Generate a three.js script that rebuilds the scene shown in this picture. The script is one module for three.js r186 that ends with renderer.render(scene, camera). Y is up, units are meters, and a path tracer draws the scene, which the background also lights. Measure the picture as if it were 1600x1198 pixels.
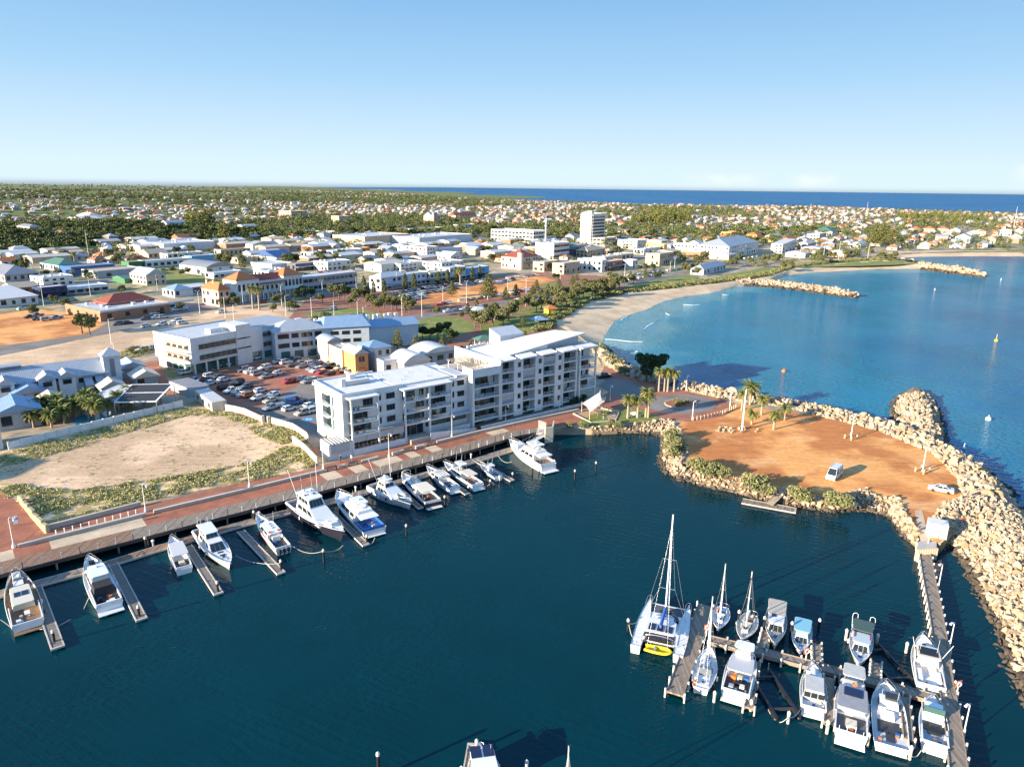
import * as THREE from 'three';
import { MarchingCubes } from 'three/addons/objects/MarchingCubes.js';
import { mergeGeometries, toCreasedNormals } from 'three/addons/utils/BufferGeometryUtils.js';
// ---------- camera, sky, sun, exposure (metres; y = 0 is the promenade, the sea lies at y = -2) ----------
const scene = new THREE.Scene();
const camera = new THREE.PerspectiveCamera(56.75, 1024 / 766, 1, 90000);
camera.position.set(0, 61, 0);
camera.rotation.set(-0.26939, 0, 0.0122, 'YXZ');
const renderer = new THREE.WebGLRenderer({ antialias: true });
renderer.setSize(1024, 766);
renderer.toneMapping = THREE.LinearToneMapping;
renderer.toneMappingExposure = 3.1;
renderer.shadowMap.enabled = true;
const SUN_EL = 14 * Math.PI / 180;
const sunDir = new THREE.Vector3(-0.84 * Math.cos(SUN_EL), Math.sin(SUN_EL), 0.545 * Math.cos(SUN_EL)).normalize();
const sun = new THREE.DirectionalLight(new THREE.Color(1, 0.84, 0.64), 5);
sun.position.copy(sunDir).multiplyScalar(900).add(new THREE.Vector3(0, 0, -250));
sun.target.position.set(0, 0, -250);
sun.castShadow = true;
sun.shadow.mapSize.set(4096, 4096);
Object.assign(sun.shadow.camera, { left: -420, right: 420, top: 420, bottom: -420, near: 10, far: 2500 });
scene.add(sun, sun.target);
{ // clear late afternoon sky: pale at the horizon, blue above, a few low far clouds
const W = 1024, Hh = 512, d = new Float32Array(W * Hh * 4);
const stops = [[-90, .08, .10, .125], [-2, .125, .155, .18], [0, .25, .305, .33], [1.5, .24, .30, .333], [4, .20, .27, .33], [8, .132, .222, .312], [14, .08, .164, .278], [25, .078, .175, .33], [45, .078, .18, .37], [90, .068, .16, .355]];
const clouds = [[36.2, 1.25, 2.6, 1.1], [16, .75, 3.5, .3], [22, .7, 2, .4], [48, 1.2, 6, 1.2], [62, 1.1, 7, .9], [80, 1.2, 8, 1.1], [-150, 1.1, 8, 1]];
for (let j = 0; j < Hh; j++) {
const el = ((j + .5) / Hh - .5) * 180;
let k = 0; while (k < stops.length - 2 && el > stops[k + 1][0]) k++;
const a = stops[k], b = stops[k + 1]; let t = Math.min(1, Math.max(0, (el - a[0]) / (b[0] - a[0])));
for (let i = 0; i < W; i++) {
const az = ((i + .5) / W - .5) * 360 + 90, o = (j * W + i) * 4;   // degrees right of the view direction
let c = 0;
for (const [ca, ce, cw, ch] of clouds) {
let da = ((az - ca + 540) % 360) - 180;
const n = .5 + .25 * Math.sin(az * 3.1 + el * 5) + .25 * Math.sin(az * 7.7 - el * 9 + 1.3);
c = Math.max(c, (1 - (da / cw) ** 2 - ((el - ce) / ch) ** 2) * n);
}
c = Math.min(.55, Math.max(0, c) * 1.1);
for (let q = 0; q < 3; q++) d[o + q] = (a[q + 1] + (b[q + 1] - a[q + 1]) * t) * (1 - c) + c * [.345, .35, .35][q];
d[o + 3] = 1;
}
}
const sky = new THREE.DataTexture(d, W, Hh, THREE.RGBAFormat, THREE.FloatType);
sky.mapping = THREE.EquirectangularReflectionMapping; sky.magFilter = sky.minFilter = THREE.LinearFilter; sky.needsUpdate = true;
scene.background = sky; scene.environment = sky;
}
// ---------- helpers ----------
function RNG(a) { return () => { a |= 0; a = a + 0x6D2B79F5 | 0; let t = Math.imul(a ^ a >>> 15, 1 | a); t = t + Math.imul(t ^ t >>> 7, 61 | t) ^ t; return ((t ^ t >>> 14) >>> 0) / 4294967296; }; }
const rnd = RNG(7);
const rr = (a, b, r = rnd) => a + (b - a) * r();
const pick = (a, r = rnd) => a[Math.floor(r() * a.length)];
const V = (x, y, z) => new THREE.Vector3(x, y, z);
const LAT = (() => { const r = RNG(99), a = new Float32Array(65536); for (let i = 0; i < 65536; i++) a[i] = r(); return a; })();
function vnoise(x, y, per) {
const xi = Math.floor(x), yi = Math.floor(y); let fx = x - xi, fy = y - yi; fx = fx * fx * (3 - 2 * fx); fy = fy * fy * (3 - 2 * fy);
const w = (i, j) => { i = per ? ((i % per) + per) % per : i & 255; j = per ? ((j % per) + per) % per : j & 255; return LAT[((j & 255) << 8 | (i & 255)) ^ (per * 77 & 65535)]; };
const a = w(xi, yi), b = w(xi + 1, yi), c = w(xi, yi + 1), d = w(xi + 1, yi + 1);
return a + (b - a) * fx + (c - a) * fy + (a - b - c + d) * fx * fy;
}
function fbm(u, v, base, oct, gain = .5) { let s = 0, a = 1, n = 0; for (let i = 0; i < oct; i++) { const p = base << i; s += a * vnoise(u * p, v * p, p); n += a; a *= gain; } return s / n; }
function tex(size, fn, srgb = true, rep = 1) {
const d = new Uint8Array(size * size * 4);
for (let j = 0; j < size; j++) for (let i = 0; i < size; i++) {
const c = fn(i / size, j / size), o = (j * size + i) * 4;
if (c.length) { d[o] = c[0]; d[o + 1] = c[1]; d[o + 2] = c[2]; } else d[o] = d[o + 1] = d[o + 2] = Math.max(0, Math.min(255, c));
d[o + 3] = 255;
}
const t = new THREE.DataTexture(d, size, size); t.wrapS = t.wrapT = THREE.RepeatWrapping; t.magFilter = THREE.LinearFilter; t.minFilter = THREE.LinearMipmapLinearFilter; t.generateMipmaps = true;
if (srgb) t.colorSpace = THREE.SRGBColorSpace; t.repeat.set(rep, rep); t.needsUpdate = true; return t;
}
const lerp = (a, b, t) => a + (b - a) * t;
const mix3 = (a, b, t) => [lerp(a[0], b[0], t), lerp(a[1], b[1], t), lerp(a[2], b[2], t)];
const sat = t => Math.max(0, Math.min(1, t));
const sstep = (a, b, x) => { const t = sat((x - a) / (b - a)); return t * t * (3 - 2 * t); };
// fine mottle shared by painted and masonry surfaces; uv in metres, repeat sets the tile size
const mottle = tex(512, (u, v) => 214 + 26 * (fbm(u, v, 8, 5, .62) - .5) + 22 * (fbm(u + .3, v, 64, 2) - .5));
const mottleBump = tex(512, (u, v) => 255 * fbm(u, v, 16, 4, .6), false);
const reps = new Map();
function rep(t, m) { const k = t.uuid + m; if (!reps.has(k)) { const c = t.clone(); c.repeat.set(1 / m, 1 / m); c.needsUpdate = true; reps.set(k, c); } return reps.get(k); }
const mats = new Map();
function M(r, g, b, rough = .8, o = {}) {      // linear base colour
const k = [r, g, b, rough, JSON.stringify(o)].join();
if (mats.has(k)) return mats.get(k);
const { plain, ...rest } = o;
const m = new THREE.MeshPhysicalMaterial({ roughness: rough, ...rest });
m.color.setRGB(r, g, b);
if (!plain) { m.map = rep(mottle, 6); m.color.setRGB(Math.min(1, r * 1.5), Math.min(1, g * 1.5), Math.min(1, b * 1.5)); }
mats.set(k, m); return m;
}
const P = (r, g, b, rough = .5, o = {}) => M(r, g, b, rough, { plain: 1, ...o });
const GLASS = P(.018, .026, .032, .06, { metalness: 0, specularIntensity: 1, ior: 1.5 });
const GLASSG = P(.05, .11, .11, .08);
const WHITE = M(.60, .60, .58, .6), STEEL = P(.45, .46, .47, .35, { metalness: .7 }), DARK = P(.03, .032, .036, .6), BLACK = P(.012, .012, .014, .5);
const used = {};
function numbered(n) { if (!(n in used)) { used[n] = 0; return n; } used[n]++; return n + '_' + String(used[n]).padStart(3, '0'); }
function thing(name, label, category, pos = [0, 0, 0], turn = 0, group) {
const o = new THREE.Group(); o.name = numbered(name); o.position.set(...pos); o.rotation.y = turn;
o.userData = { label, category }; if (group) o.userData.group = group; scene.add(o); return o;
}
function mg(list) {
if (!Array.isArray(list)) list = [list];
const out = list.map(g => { const n = g.index ? g.toNonIndexed() : g.clone(); for (const k of Object.keys(n.attributes)) if (!['position', 'normal', 'uv', 'color'].includes(k)) n.deleteAttribute(k); return n; });
const hasC = out.some(g => g.attributes.color);
for (const g of out) { if (!g.attributes.normal) g.computeVertexNormals(); metreUV(g); if (hasC && !g.attributes.color) g.setAttribute('color', new THREE.BufferAttribute(new Float32Array(g.attributes.position.count * 3).fill(1), 3)); }
return out.length === 1 ? out[0] : mergeGeometries(out);
}
function metreUV(g) {
const p = g.attributes.position.array, n = p.length / 3, uv = new Float32Array(n * 2);
for (let i = 0; i < n; i += 3) {
const a = i * 3, ux = p[a + 3] - p[a], uy = p[a + 4] - p[a + 1], uz = p[a + 5] - p[a + 2], vx = p[a + 6] - p[a], vy = p[a + 7] - p[a + 1], vz = p[a + 8] - p[a + 2];
const nx = Math.abs(uy * vz - uz * vy), ny = Math.abs(uz * vx - ux * vz), nz = Math.abs(ux * vy - uy * vx);
for (let k = 0; k < 3; k++) {
const q = (i + k) * 3, o = (i + k) * 2;
if (ny >= nx && ny >= nz) { uv[o] = p[q]; uv[o + 1] = -p[q + 2]; } else if (nx > nz) { uv[o] = p[q + 2]; uv[o + 1] = p[q + 1]; } else { uv[o] = p[q]; uv[o + 1] = p[q + 1]; }
}
}
g.setAttribute('uv', new THREE.BufferAttribute(uv, 2));
}
function mesh(name, geos, mat) { const m = new THREE.Mesh(geos.isBufferGeometry && geos.userData.ready ? geos : mg(geos), mat); m.geometry.userData.ready = true; m.name = name; m.castShadow = m.receiveShadow = true; return m; }
function part(parent, name, geos, mat, label) { const m = mesh(name, geos, mat); if (label) m.userData.label = label; parent.add(m); return m; }
function put(parent, name, geo, mat, x, y, z, ry = 0, s) { const m = mesh(name, geo, mat); m.position.set(x, y, z); m.rotation.y = ry; if (s) m.scale.set(...s); parent.add(m); return m; }
function struct(name, geos, mat) { const m = mesh(numbered(name), geos, mat); m.userData = { kind: 'structure' }; scene.add(m); return m; }
function tag(m, label, category, group) { m.name = numbered(m.name); m.userData = { label, category }; if (group) m.userData.group = group; scene.add(m); return m; }
const box = (w, h, d, x = 0, y = 0, z = 0) => new THREE.BoxGeometry(w, h, d).translate(x, y + h / 2, z);     // y = its underside
const cyl = (r0, r1, h, seg = 8, x = 0, y = 0, z = 0) => new THREE.CylinderGeometry(r1, r0, h, seg).translate(x, y + h / 2, z);
function bar(a, b, r, seg = 5) {
const A = V(...a), B = V(...b), L = A.distanceTo(B);
const g = new THREE.CylinderGeometry(r, r, L, seg); g.applyQuaternion(new THREE.Quaternion().setFromUnitVectors(V(0, 1, 0), B.clone().sub(A).normalize()));
return g.translate((a[0] + b[0]) / 2, (a[1] + b[1]) / 2, (a[2] + b[2]) / 2);
}
function rope(pts, r, seg = 14) { return new THREE.TubeGeometry(new THREE.CatmullRomCurve3(pts.map(p => V(...p))), seg, r, 4); }
// hexahedron: bottom ring then top ring, each [back-left, front-left, front-right, back-right] as given
function hexa(p) {
const f = [[3, 2, 1, 0], [4, 5, 6, 7], [0, 1, 5, 4], [1, 2, 6, 5], [2, 3, 7, 6], [3, 0, 4, 7]], v = [];
const c = p.reduce((s, q) => [s[0] + q[0] / 8, s[1] + q[1] / 8, s[2] + q[2] / 8], [0, 0, 0]);
for (const q of f) {
const [a, b, d, e] = q.map(i => p[i]);
const n = V(...b).sub(V(...a)).cross(V(...d).sub(V(...a))), out = V((a[0] + d[0]) / 2 - c[0], (a[1] + d[1]) / 2 - c[1], (a[2] + d[2]) / 2 - c[2]);
if (n.dot(out) >= 0) v.push(...a, ...b, ...d, ...a, ...d, ...e); else v.push(...a, ...d, ...b, ...a, ...e, ...d);
}
const g = new THREE.BufferGeometry(); g.setAttribute('position', new THREE.Float32BufferAttribute(v, 3)); g.computeVertexNormals(); return g;
}
// thin panel on a quad face a,b (bottom edge) d,c (top edge), in the face's own 0..1 coordinates, standing t proud
function onFace(a, b, c, d, u0, u1, v0, v1, t = .03) {
const q = (u, v) => [0, 1, 2].map(i => lerp(lerp(a[i], b[i], u), lerp(d[i], c[i], u), v));
const n = V(...b).sub(V(...a)).cross(V(...d).sub(V(...a))).normalize();
const o = [q(u0, v0), q(u1, v0), q(u1, v1), q(u0, v1)], off = (p, s) => [p[0] + n.x * s, p[1] + n.y * s, p[2] + n.z * s];
return hexa([...o.map(p => off(p, -.01)), ...o.map(p => off(p, t))]);
}
function tris(v, smooth) { const g = new THREE.BufferGeometry(); g.setAttribute('position', new THREE.Float32BufferAttribute(v, 3)); g.computeVertexNormals(); return smooth ? toCreasedNormals(g, smooth) : g; }
function flat(pts, y = 0) {      // horizontal sheet from a world outline
const s = new THREE.Shape(pts.map(p => new THREE.Vector2(p[0], -p[1])));
return new THREE.ShapeGeometry(s).rotateX(-Math.PI / 2).translate(0, y, 0);
}
function slab(pts, y0, y1) { const s = new THREE.Shape(pts.map(p => new THREE.Vector2(p[0], -p[1]))); return new THREE.ExtrudeGeometry(s, { depth: y1 - y0, bevelEnabled: false }).rotateX(-Math.PI / 2).translate(0, y0, 0); }
function resample(pl, n) {
const L = [0]; for (let i = 1; i < pl.length; i++) L.push(L[i - 1] + Math.hypot(pl[i][0] - pl[i - 1][0], pl[i][1] - pl[i - 1][1]));
const out = []; let k = 0;
for (let i = 0; i <= n; i++) { const s = L[L.length - 1] * i / n; while (k < L.length - 2 && s > L[k + 1]) k++; const t = (s - L[k]) / (L[k + 1] - L[k] || 1); out.push([lerp(pl[k][0], pl[k + 1][0], t), lerp(pl[k][1], pl[k + 1][1], t)]); }
return out;
}
const lenOf = pl => pl.reduce((s, p, i) => i ? s + Math.hypot(p[0] - pl[i - 1][0], p[1] - pl[i - 1][1]) : 0, 0);
// sheet between two lines; prof = [[t across, height], ...]
function strip(a, b, prof, n = 40, jit) {
const A = resample(a, n), B = resample(b, n), v = [];
const q = (i, k) => { const [t, h] = prof[k]; const x = lerp(A[i][0], B[i][0], t), z = lerp(A[i][1], B[i][1], t); return [x, h + (jit ? jit(x, z, t) : 0), z]; };
for (let i = 0; i < n; i++) for (let k = 0; k < prof.length - 1; k++) { const p0 = q(i, k), p1 = q(i + 1, k), p2 = q(i + 1, k + 1), p3 = q(i, k + 1); v.push(...p0, ...p1, ...p2, ...p0, ...p2, ...p3); }
const g = tris(v); const n1 = g.attributes.normal.array; if (n1[1] < 0) { const p = g.attributes.position.array; for (let i = 0; i < p.length; i += 9) for (let k = 0; k < 3; k++) { const t = p[i + 3 + k]; p[i + 3 + k] = p[i + 6 + k]; p[i + 6 + k] = t; } g.computeVertexNormals(); }
return g;
}
function band(pl, w0, w1, y0, y1) {   // box-section band along a line, from offset w0 to w1 (left of travel is positive)
const v = [], o = pl.map((p, i) => { const a = pl[Math.max(0, i - 1)], b = pl[Math.min(pl.length - 1, i + 1)], l = Math.hypot(b[0] - a[0], b[1] - a[1]); return [(b[1] - a[1]) / l, -(b[0] - a[0]) / l]; });
const q = (i, w, y) => [pl[i][0] + o[i][0] * w, y, pl[i][1] + o[i][1] * w];
const gs = []; for (let i = 0; i < pl.length - 1; i++) gs.push(hexa([q(i, w0, y0), q(i, w1, y0), q(i + 1, w1, y0), q(i + 1, w0, y0), q(i, w0, y1), q(i, w1, y1), q(i + 1, w1, y1), q(i + 1, w0, y1)]));
return gs;
}
function inside(pl, x, z) { let c = false; for (let i = 0, j = pl.length - 1; i < pl.length; j = i++) { const a = pl[i], b = pl[j]; if ((a[1] > z) !== (b[1] > z) && x < (b[0] - a[0]) * (z - a[1]) / (b[1] - a[1]) + a[0]) c = !c; } return c; }
const ORD = ['first', 'second', 'third', 'fourth', 'fifth', 'sixth', 'seventh', 'eighth', 'ninth', 'tenth', 'eleventh', 'twelfth', 'thirteenth', 'fourteenth', 'fifteenth', 'sixteenth', 'seventeenth', 'eighteenth', 'nineteenth', 'twentieth', 'twenty-first', 'twenty-second', 'twenty-third', 'twenty-fourth', 'twenty-fifth', 'twenty-sixth', 'twenty-seventh', 'twenty-eighth', 'twenty-ninth', 'thirtieth', 'thirty-first', 'thirty-second', 'thirty-third', 'thirty-fourth', 'thirty-fifth', 'thirty-sixth', 'thirty-seventh', 'thirty-eighth', 'thirty-ninth', 'fortieth'];
// is a ground point in the picture (with a margin)? used only to leave out repeats that the photograph shows nothing of
const fwd = V(0, 0, -1).applyEuler(camera.rotation), rgt = V(1, 0, 0).applyEuler(camera.rotation), upv = V(0, 1, 0).applyEuler(camera.rotation);
function inView(x, z, y = 0, m = 1.04) { const d = V(x, y - 61, z), w = d.dot(fwd); if (w < 1) return false; return Math.abs(d.dot(rgt) / w) < .7214 * m && Math.abs(d.dot(upv) / w) < .5402 * m; }
// ---------- ground, water, shore ----------
const tGround = tex(1024, (u, v) => { const a = fbm(u, v, 6, 6), b = fbm(u + .5, v + .2, 24, 4), c = fbm(u, v + .7, 90, 2); return mix3(mix3([150, 138, 118], [112, 112, 74], sstep(.45, .62, a)), [186, 158, 120], sstep(.52, .7, b)).map(x => x * (.82 + .36 * c)); });
const tDirt = tex(1024, (u, v) => { const a = fbm(u, v, 5, 6), s = fbm(u * 1, v * 1, 3, 3), t = vnoise(u * 24 + 2 * a, v * 160 + 9 * s, 0), g = fbm(u, v, 128, 2); return mix3(mix3([218, 154, 86], [180, 112, 56], sstep(.42, .62, a)), [218, 170, 118], sstep(.55, .8, fbm(u + .4, v, 9, 4)) * .7).map(x => x * (.86 + .14 * t + .14 * g)); });
const tSandLot = tex(1024, (u, v) => { const a = fbm(u, v, 5, 6), g = fbm(u, v, 150, 2), s = vnoise(u * 18 + 5 * a, v * 120 + 7 * a, 0); return mix3([214, 182, 146], [186, 156, 122], sstep(.35, .65, a)).map(x => x * (.84 + .2 * g + .1 * s)); });
const tSand = tex(512, (u, v) => { const a = fbm(u, v, 6, 5), g = fbm(u, v, 128, 2); return mix3([212, 186, 150], [190, 164, 130], sstep(.35, .7, a)).map(x => x * (.88 + .2 * g)); });
const tGrass = tex(1024, (u, v) => { const a = fbm(u, v, 7, 5), g = fbm(u, v, 110, 3, .7), d = sstep(.5, .72, fbm(u + .2, v + .6, 12, 4)); return mix3(mix3([96, 112, 44], [122, 128, 58], a), [150, 136, 84], d * .7).map(x => x * (.62 + .7 * g)); });
const tLotG = tex(1024, (u, v) => { const a = fbm(u, v, 5, 6), g = fbm(u, v, 130, 2), d = sstep(.4, .58, fbm(u + .2, v + .6, 22, 5, .65)); return mix3([218, 186, 148], [140, 130, 70], d * .7).map(x => x * (.72 + .3 * g + .2 * a)); });
const tBrick = tex(1024, (u, v) => { const n = 64, y = v * n * 2, r = Math.floor(y), x = u * n + (r & 1) * .5, c = LAT[(r * 131 + Math.floor(x) * 7) & 65535], j = (x % 1 < .06 || y % 1 < .1) ? .8 : 1, a = fbm(u, v, 6, 5); return mix3([172, 112, 86], [146, 94, 74], c).map(q => q * j * (.8 + .36 * a)); });
const tPave = tex(512, (u, v) => { const a = fbm(u, v, 6, 5), g = fbm(u, v, 90, 2); return [198, 176, 148].map(q => q * (.78 + .26 * a + .12 * g)); });
const tAsph = tex(512, (u, v) => { const a = fbm(u, v, 5, 5), g = fbm(u, v, 128, 2); return [118, 112, 106].map(q => q * (.72 + .36 * a + .2 * g)); });
const tDeck = tex(512, (u, v) => { const n = 40, r = Math.floor(u * n), f = u * n % 1, a = LAT[r * 37 & 65535], g = vnoise(u * 300, v * 9, 0), w = fbm(u, v, 8, 4); return [138, 124, 108].map(q => q * (f < .1 ? .5 : 1) * (.68 + .25 * a + .12 * g + .2 * w)); });
const gm = (t, m, rough = .95, o = {}) => new THREE.MeshPhysicalMaterial({ map: rep(t, m), roughness: rough, ...o });
const mGround = gm(tGround, 180), mDirt = gm(tDirt, 70, .95), mLot = gm(tSandLot, 60), mSand = gm(tSand, 40), mGrass = gm(tGrass, 26), mBrick = gm(tBrick, 14, .9), mRust = gm(tBrick, 9, .9, { color: new THREE.Color(1, .92, .86) }), mPave = gm(tPave, 16), mAsph = gm(tAsph, 30), mDeck = gm(tDeck, 6, .85), mDeckRed = gm(tDeck, 6, .85, { color: new THREE.Color(1, .74, .58) });
const mLotGrass = gm(tLotG, 34), mPath = gm(tBrick, 14, .9, { color: new THREE.Color(.86, .93, .95) }), mScrub = gm(tGrass, 120, 1, { color: new THREE.Color(.62, .68, .6) });
// shorelines (x, z)
const quay = [[-106.5,-84],[-88.7,-102.3],[-84.7,-105.5],[-66.3,-120],[-36,-143.4],[-9.39,-166.6],[-0.51,-174.4],[7.24,-177.5]];
const basinTop = [[7.91,-177.5],[21.3,-178],[34.5,-181.1],[40.4,-184.6],[43.7,-185.3],[44.2,-175.3],[43,-167],[42.3,-159.9],[39,-153.3],[42.9,-152.6],[46.1,-148.1],[50.1,-144.6],[54.1,-140.6],[58.3,-137.4],[65.9,-134.8],[75.9,-139.9],[75.7,-135.4],[79.7,-135.5],[77.4,-126.6],[75.8,-119.9]];
const basinWater = [[8.75,-172.2],[21.3,-177.6],[32.3,-179.5],[37.9,-178.2],[38.6,-173.3],[37.1,-167.2],[34.1,-157.3],[34.7,-151.5],[37.6,-147.9],[42.3,-143.8],[47,-141.6],[51.2,-138.7],[55.1,-136.3],[59.1,-134.6],[65,-131.5],[70,-132.5],[72.4,-132.9],[75.7,-130],[74.2,-122.4],[74.4,-117.2]];
const seaIn = [[35.4,-238.4],[42.6,-228.5],[53.4,-216.5],[64.7,-206.4],[75.6,-201.6],[83.2,-195.6],[86.1,-191.5],[92.2,-185],[97.7,-178.3],[100.7,-168.1],[102.5,-162],[101.5,-155.7],[98.6,-144.7],[95.6,-138.5],[94.4,-132.9]];
const seaOutCrest = [[37.2,-251.6],[44.7,-240.6],[54.5,-224.2],[60,-221.3],[65.1,-217],[70.1,-213.6],[78.1,-207.6],[89.4,-199.6],[99.4,-190.9],[105.3,-184.9],[108,-177.6],[108.6,-168],[108.5,-158],[107.8,-152],[105,-142.1],[101,-132.4],[97,-122.3]];
const beachIn = [[34.6,-245.7],[32.7,-273.7],[28.5,-298.4],[20.6,-327.6],[27.9,-345.2],[41.5,-386],[68.4,-424.4],[94.4,-443.1],[131.4,-473.7],[154.1,-492.5],[186.1,-521.1],[226.3,-580.6],[276,-621.2],[322.5,-654.5],[353.8,-664.3],[356.6,-630.6]];
const beachWater = [[39.7,-243.6],[35.3,-263.8],[34.8,-285.1],[37.9,-297.9],[44.6,-326.9],[50.6,-348.9],[62.6,-368.4],[76.7,-390],[88.6,-414],[105.1,-433.1],[124.8,-448.4],[150.7,-480.8],[179,-500],[213,-552.5],[244.5,-577.4],[276,-589.9],[311.4,-608.2],[349.1,-612.3]];
const farBeachIn = [[366.2,-690.6],[380.7,-726.1],[427.3,-754.3],[476.2,-768.8],[551.8,-779.2]];
const farBeachWater = [[371.6,-657.3],[371,-699.3],[382.4,-723.8],[403,-733.4],[464.4,-748.5],[534.8,-754.2]];
const farCoast = [[1655.1,-2372.7],[1484.1,-2433.5],[1397.7,-2677.7],[1345.6,-3100],[1064.9,-3071.8],[789.2,-3044.1],[540.2,-3144.5],[286.8,-3400.3],[-11.28,-3701.1],[-388,-4293.8],[-843.6,-5915.5],[-1377.4,-7764.8],[-2087.8,-10967.1]];
const landOutline = [...quay, ...basinTop, ...[[77.6,-115.8],[85.4,-123]], ...[...seaIn].reverse(), ...beachIn, ...farBeachIn, [800, -1000], [1500, -1500], [2300, -2300], ...farCoast, [-1800, -13000], [-14000, -15000], [-16000, 0], [-1200, 500]];
struct('ground', slab(landOutline, -6, 0), mGround);
// low hills behind the town on the left, and the far ridges
const HILLS = [[-545, -690, 110, 80, 19, .2], [-470, -850, 210, 55, 17, .05], [-980, -1350, 320, 180, 13, .2], [-1500, -2200, 700, 330, 20, .1], [-1650, -3300, 1000, 600, 26, 0], [-2600, -5000, 1500, 900, 36, 0], [-5200, -6500, 2400, 1500, 42, 0], [-2600, -8200, 1100, 900, 40, 0]];
function hillY(x, z) { let h = 0; for (const [a, b, rx, rz, y, t] of HILLS) { const dx = x - a, dz = z - b, c = Math.cos(t), s = Math.sin(t), u = (dx * c - dz * s) / rx, w = (dx * s + dz * c) / rz; h += y * Math.exp(-(u * u + w * w)); } h += h > .3 ? h * .16 * (vnoise(x / 60 + 50, z / 60 + 900, 0) - .5) : 0; return Math.max(0, h - 1.2); }
{
const v = [], N = 155, K = 90, q = (i, k) => { const d = 420 * Math.pow(9500 / 420, k / K), a = lerp(-.86, .2, i / N), x = Math.sin(a) * d, z = -Math.cos(a) * d, h = hillY(x, z); return [x, h > 0 ? h : -1.5, z]; };
for (let i = 0; i < N; i++) for (let k = 0; k < K; k++) { const a = q(i, k), b = q(i + 1, k), c = q(i + 1, k + 1), d = q(i, k + 1); if (Math.max(a[1], b[1], c[1], d[1]) <= 0) continue; v.push(...a, ...b, ...c, ...a, ...c, ...d); }
struct('hills', toCreasedNormals(tris(v), 1.2), mScrub);
}
// water: a smooth sheet that mirrors and lets some light through to the bed below
const tWave = tex(1024, (u, v) => { const w = fbm(u, v, 5, 3) * 1.4; let s = 0; for (const [a, b, c, p] of [[9, 21, .5, 0], [17, 34, .34, 1.7], [-13, 47, .22, 4], [41, 62, .16, 2.2], [-33, 91, .1, .6]]) s += c * Math.sin(6.28318 * (a * u + b * v + 1.2 * w) + p); const wind = .35 + 1.3 * sstep(.3, .7, fbm(u + .1, v + .7, 3, 4)); return 128 + wind * (46 * s + 120 * (fbm(u, v, 48, 4, .6) - .5)); }, false);
const tPatch = tex(1024, (u, v) => { const a = fbm(u, v, 4, 6, .55), g = fbm(u + .3, v, 40, 3); return 238 + 40 * (a - .5) + 18 * (g - .5); });
// the bay: clear water over pale sand shoals off the beach, deeper blue over weed farther out
const tBay = tex(1024, (u, v) => { const x = (u - .2) * 1400, z = -(v * 1400), sd = pl => { let m = 1e9; for (let i = 1; i < pl.length; i++) { const a = pl[i - 1], b = pl[i], dx = b[0] - a[0], dz = b[1] - a[1], t = sat(((x - a[0]) * dx + (z - a[1]) * dz) / (dx * dx + dz * dz)); m = Math.min(m, Math.hypot(x - a[0] - dx * t, z - a[1] - dz * t)); } return m; }, n = fbm(u, v, 14, 6, .6), n2 = fbm(u + .4, v + .1, 60, 4, .6), d = sd(beachWater) + 150 * (n - .5) + 40 * (n2 - .5); return mix3(mix3([110, 164, 176], [38, 134, 166], sstep(10, 50, d)), [22, 96, 142], sstep(80, 190, d)).map(q => q * (.92 + .16 * n2)); });
function water(col, tile, bump, trans, patch, o = {}) { const m = new THREE.MeshPhysicalMaterial({ roughness: .09, transmission: trans, thickness: 0, ior: 1.33, bumpMap: rep(tWave, tile), bumpScale: bump, map: rep(tPatch, patch), ...o }); m.color.setRGB(...col); return m; }
const mHarbour = water([.0002, .039, .052], 36, .085, .2, 140, { specularIntensity: .42 });
const bayMap = tBay.clone(); bayMap.repeat.set(1 / 1400, 1 / 1400); bayMap.offset.set(.2, 0); bayMap.needsUpdate = true;
const mBay = water([1, 1, 1], 52, 1.0, .3, 700, { specularIntensity: .13, map: bayMap });
const mOcean = water([.010, .12, .27], 900, 9, 0, 4200, { specularIntensity: .06, roughness: .3 });
const divide = [[-900, 320], [-60, -176], [6, -192], [40, -192], [78, -170], [98, -146], [90, -120], [80, -92], [72, -70], [62, -30], [60, 200]];
struct('harbour_water', flat([...divide, [-900, 320]], -2), mHarbour);
struct('bay_water', flat([...divide, [4000, 600], [4000, -900], [1600, -1450], [900, -1000], [400, -800], [-60, -420], [-200, -300]], -2), mBay);
struct('ocean', flat([[-6000, -60000], [60000, -60000], [60000, -2400], [4000, -890], [2000, -1500], [300, -2600], [-500, -3400], [-900, -6000], [-6000, -14000]], -2.02), mOcean);
// the bed: dark silt in the basin, pale sand off the beach that gives way to weed
{
const tBed = tex(512, (u, v) => { const a = fbm(u, v, 5, 5); return mix3([46, 56, 44], [70, 76, 58], a); });
struct('harbour_bed', flat([...divide, [-900, 320]], -6.5), gm(tBed, 80, 1));
const tWeed = tex(1024, (u, v) => { const a = fbm(u, v, 6, 6, .6); return mix3([196, 192, 160], [70, 92, 84], sstep(.46, .6, a)); });
struct('sandy_bed', flat([[-60, -420], [60, -200], [100, -215], [130, -240], [165, -300], [190, -380], [230, -470], [330, -600], [700, -700], [700, -900], [200, -800]], -3.4), gm(tSand, 60, 1, { color: new THREE.Color(.9, 1, .96) }));
struct('weedy_bed', flat([...divide, [4000, 600], [4000, -900], [1600, -1450], [900, -1000], [400, -800], [-60, -420], [-200, -300]], -6), gm(tWeed, 260, 1));
}
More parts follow.
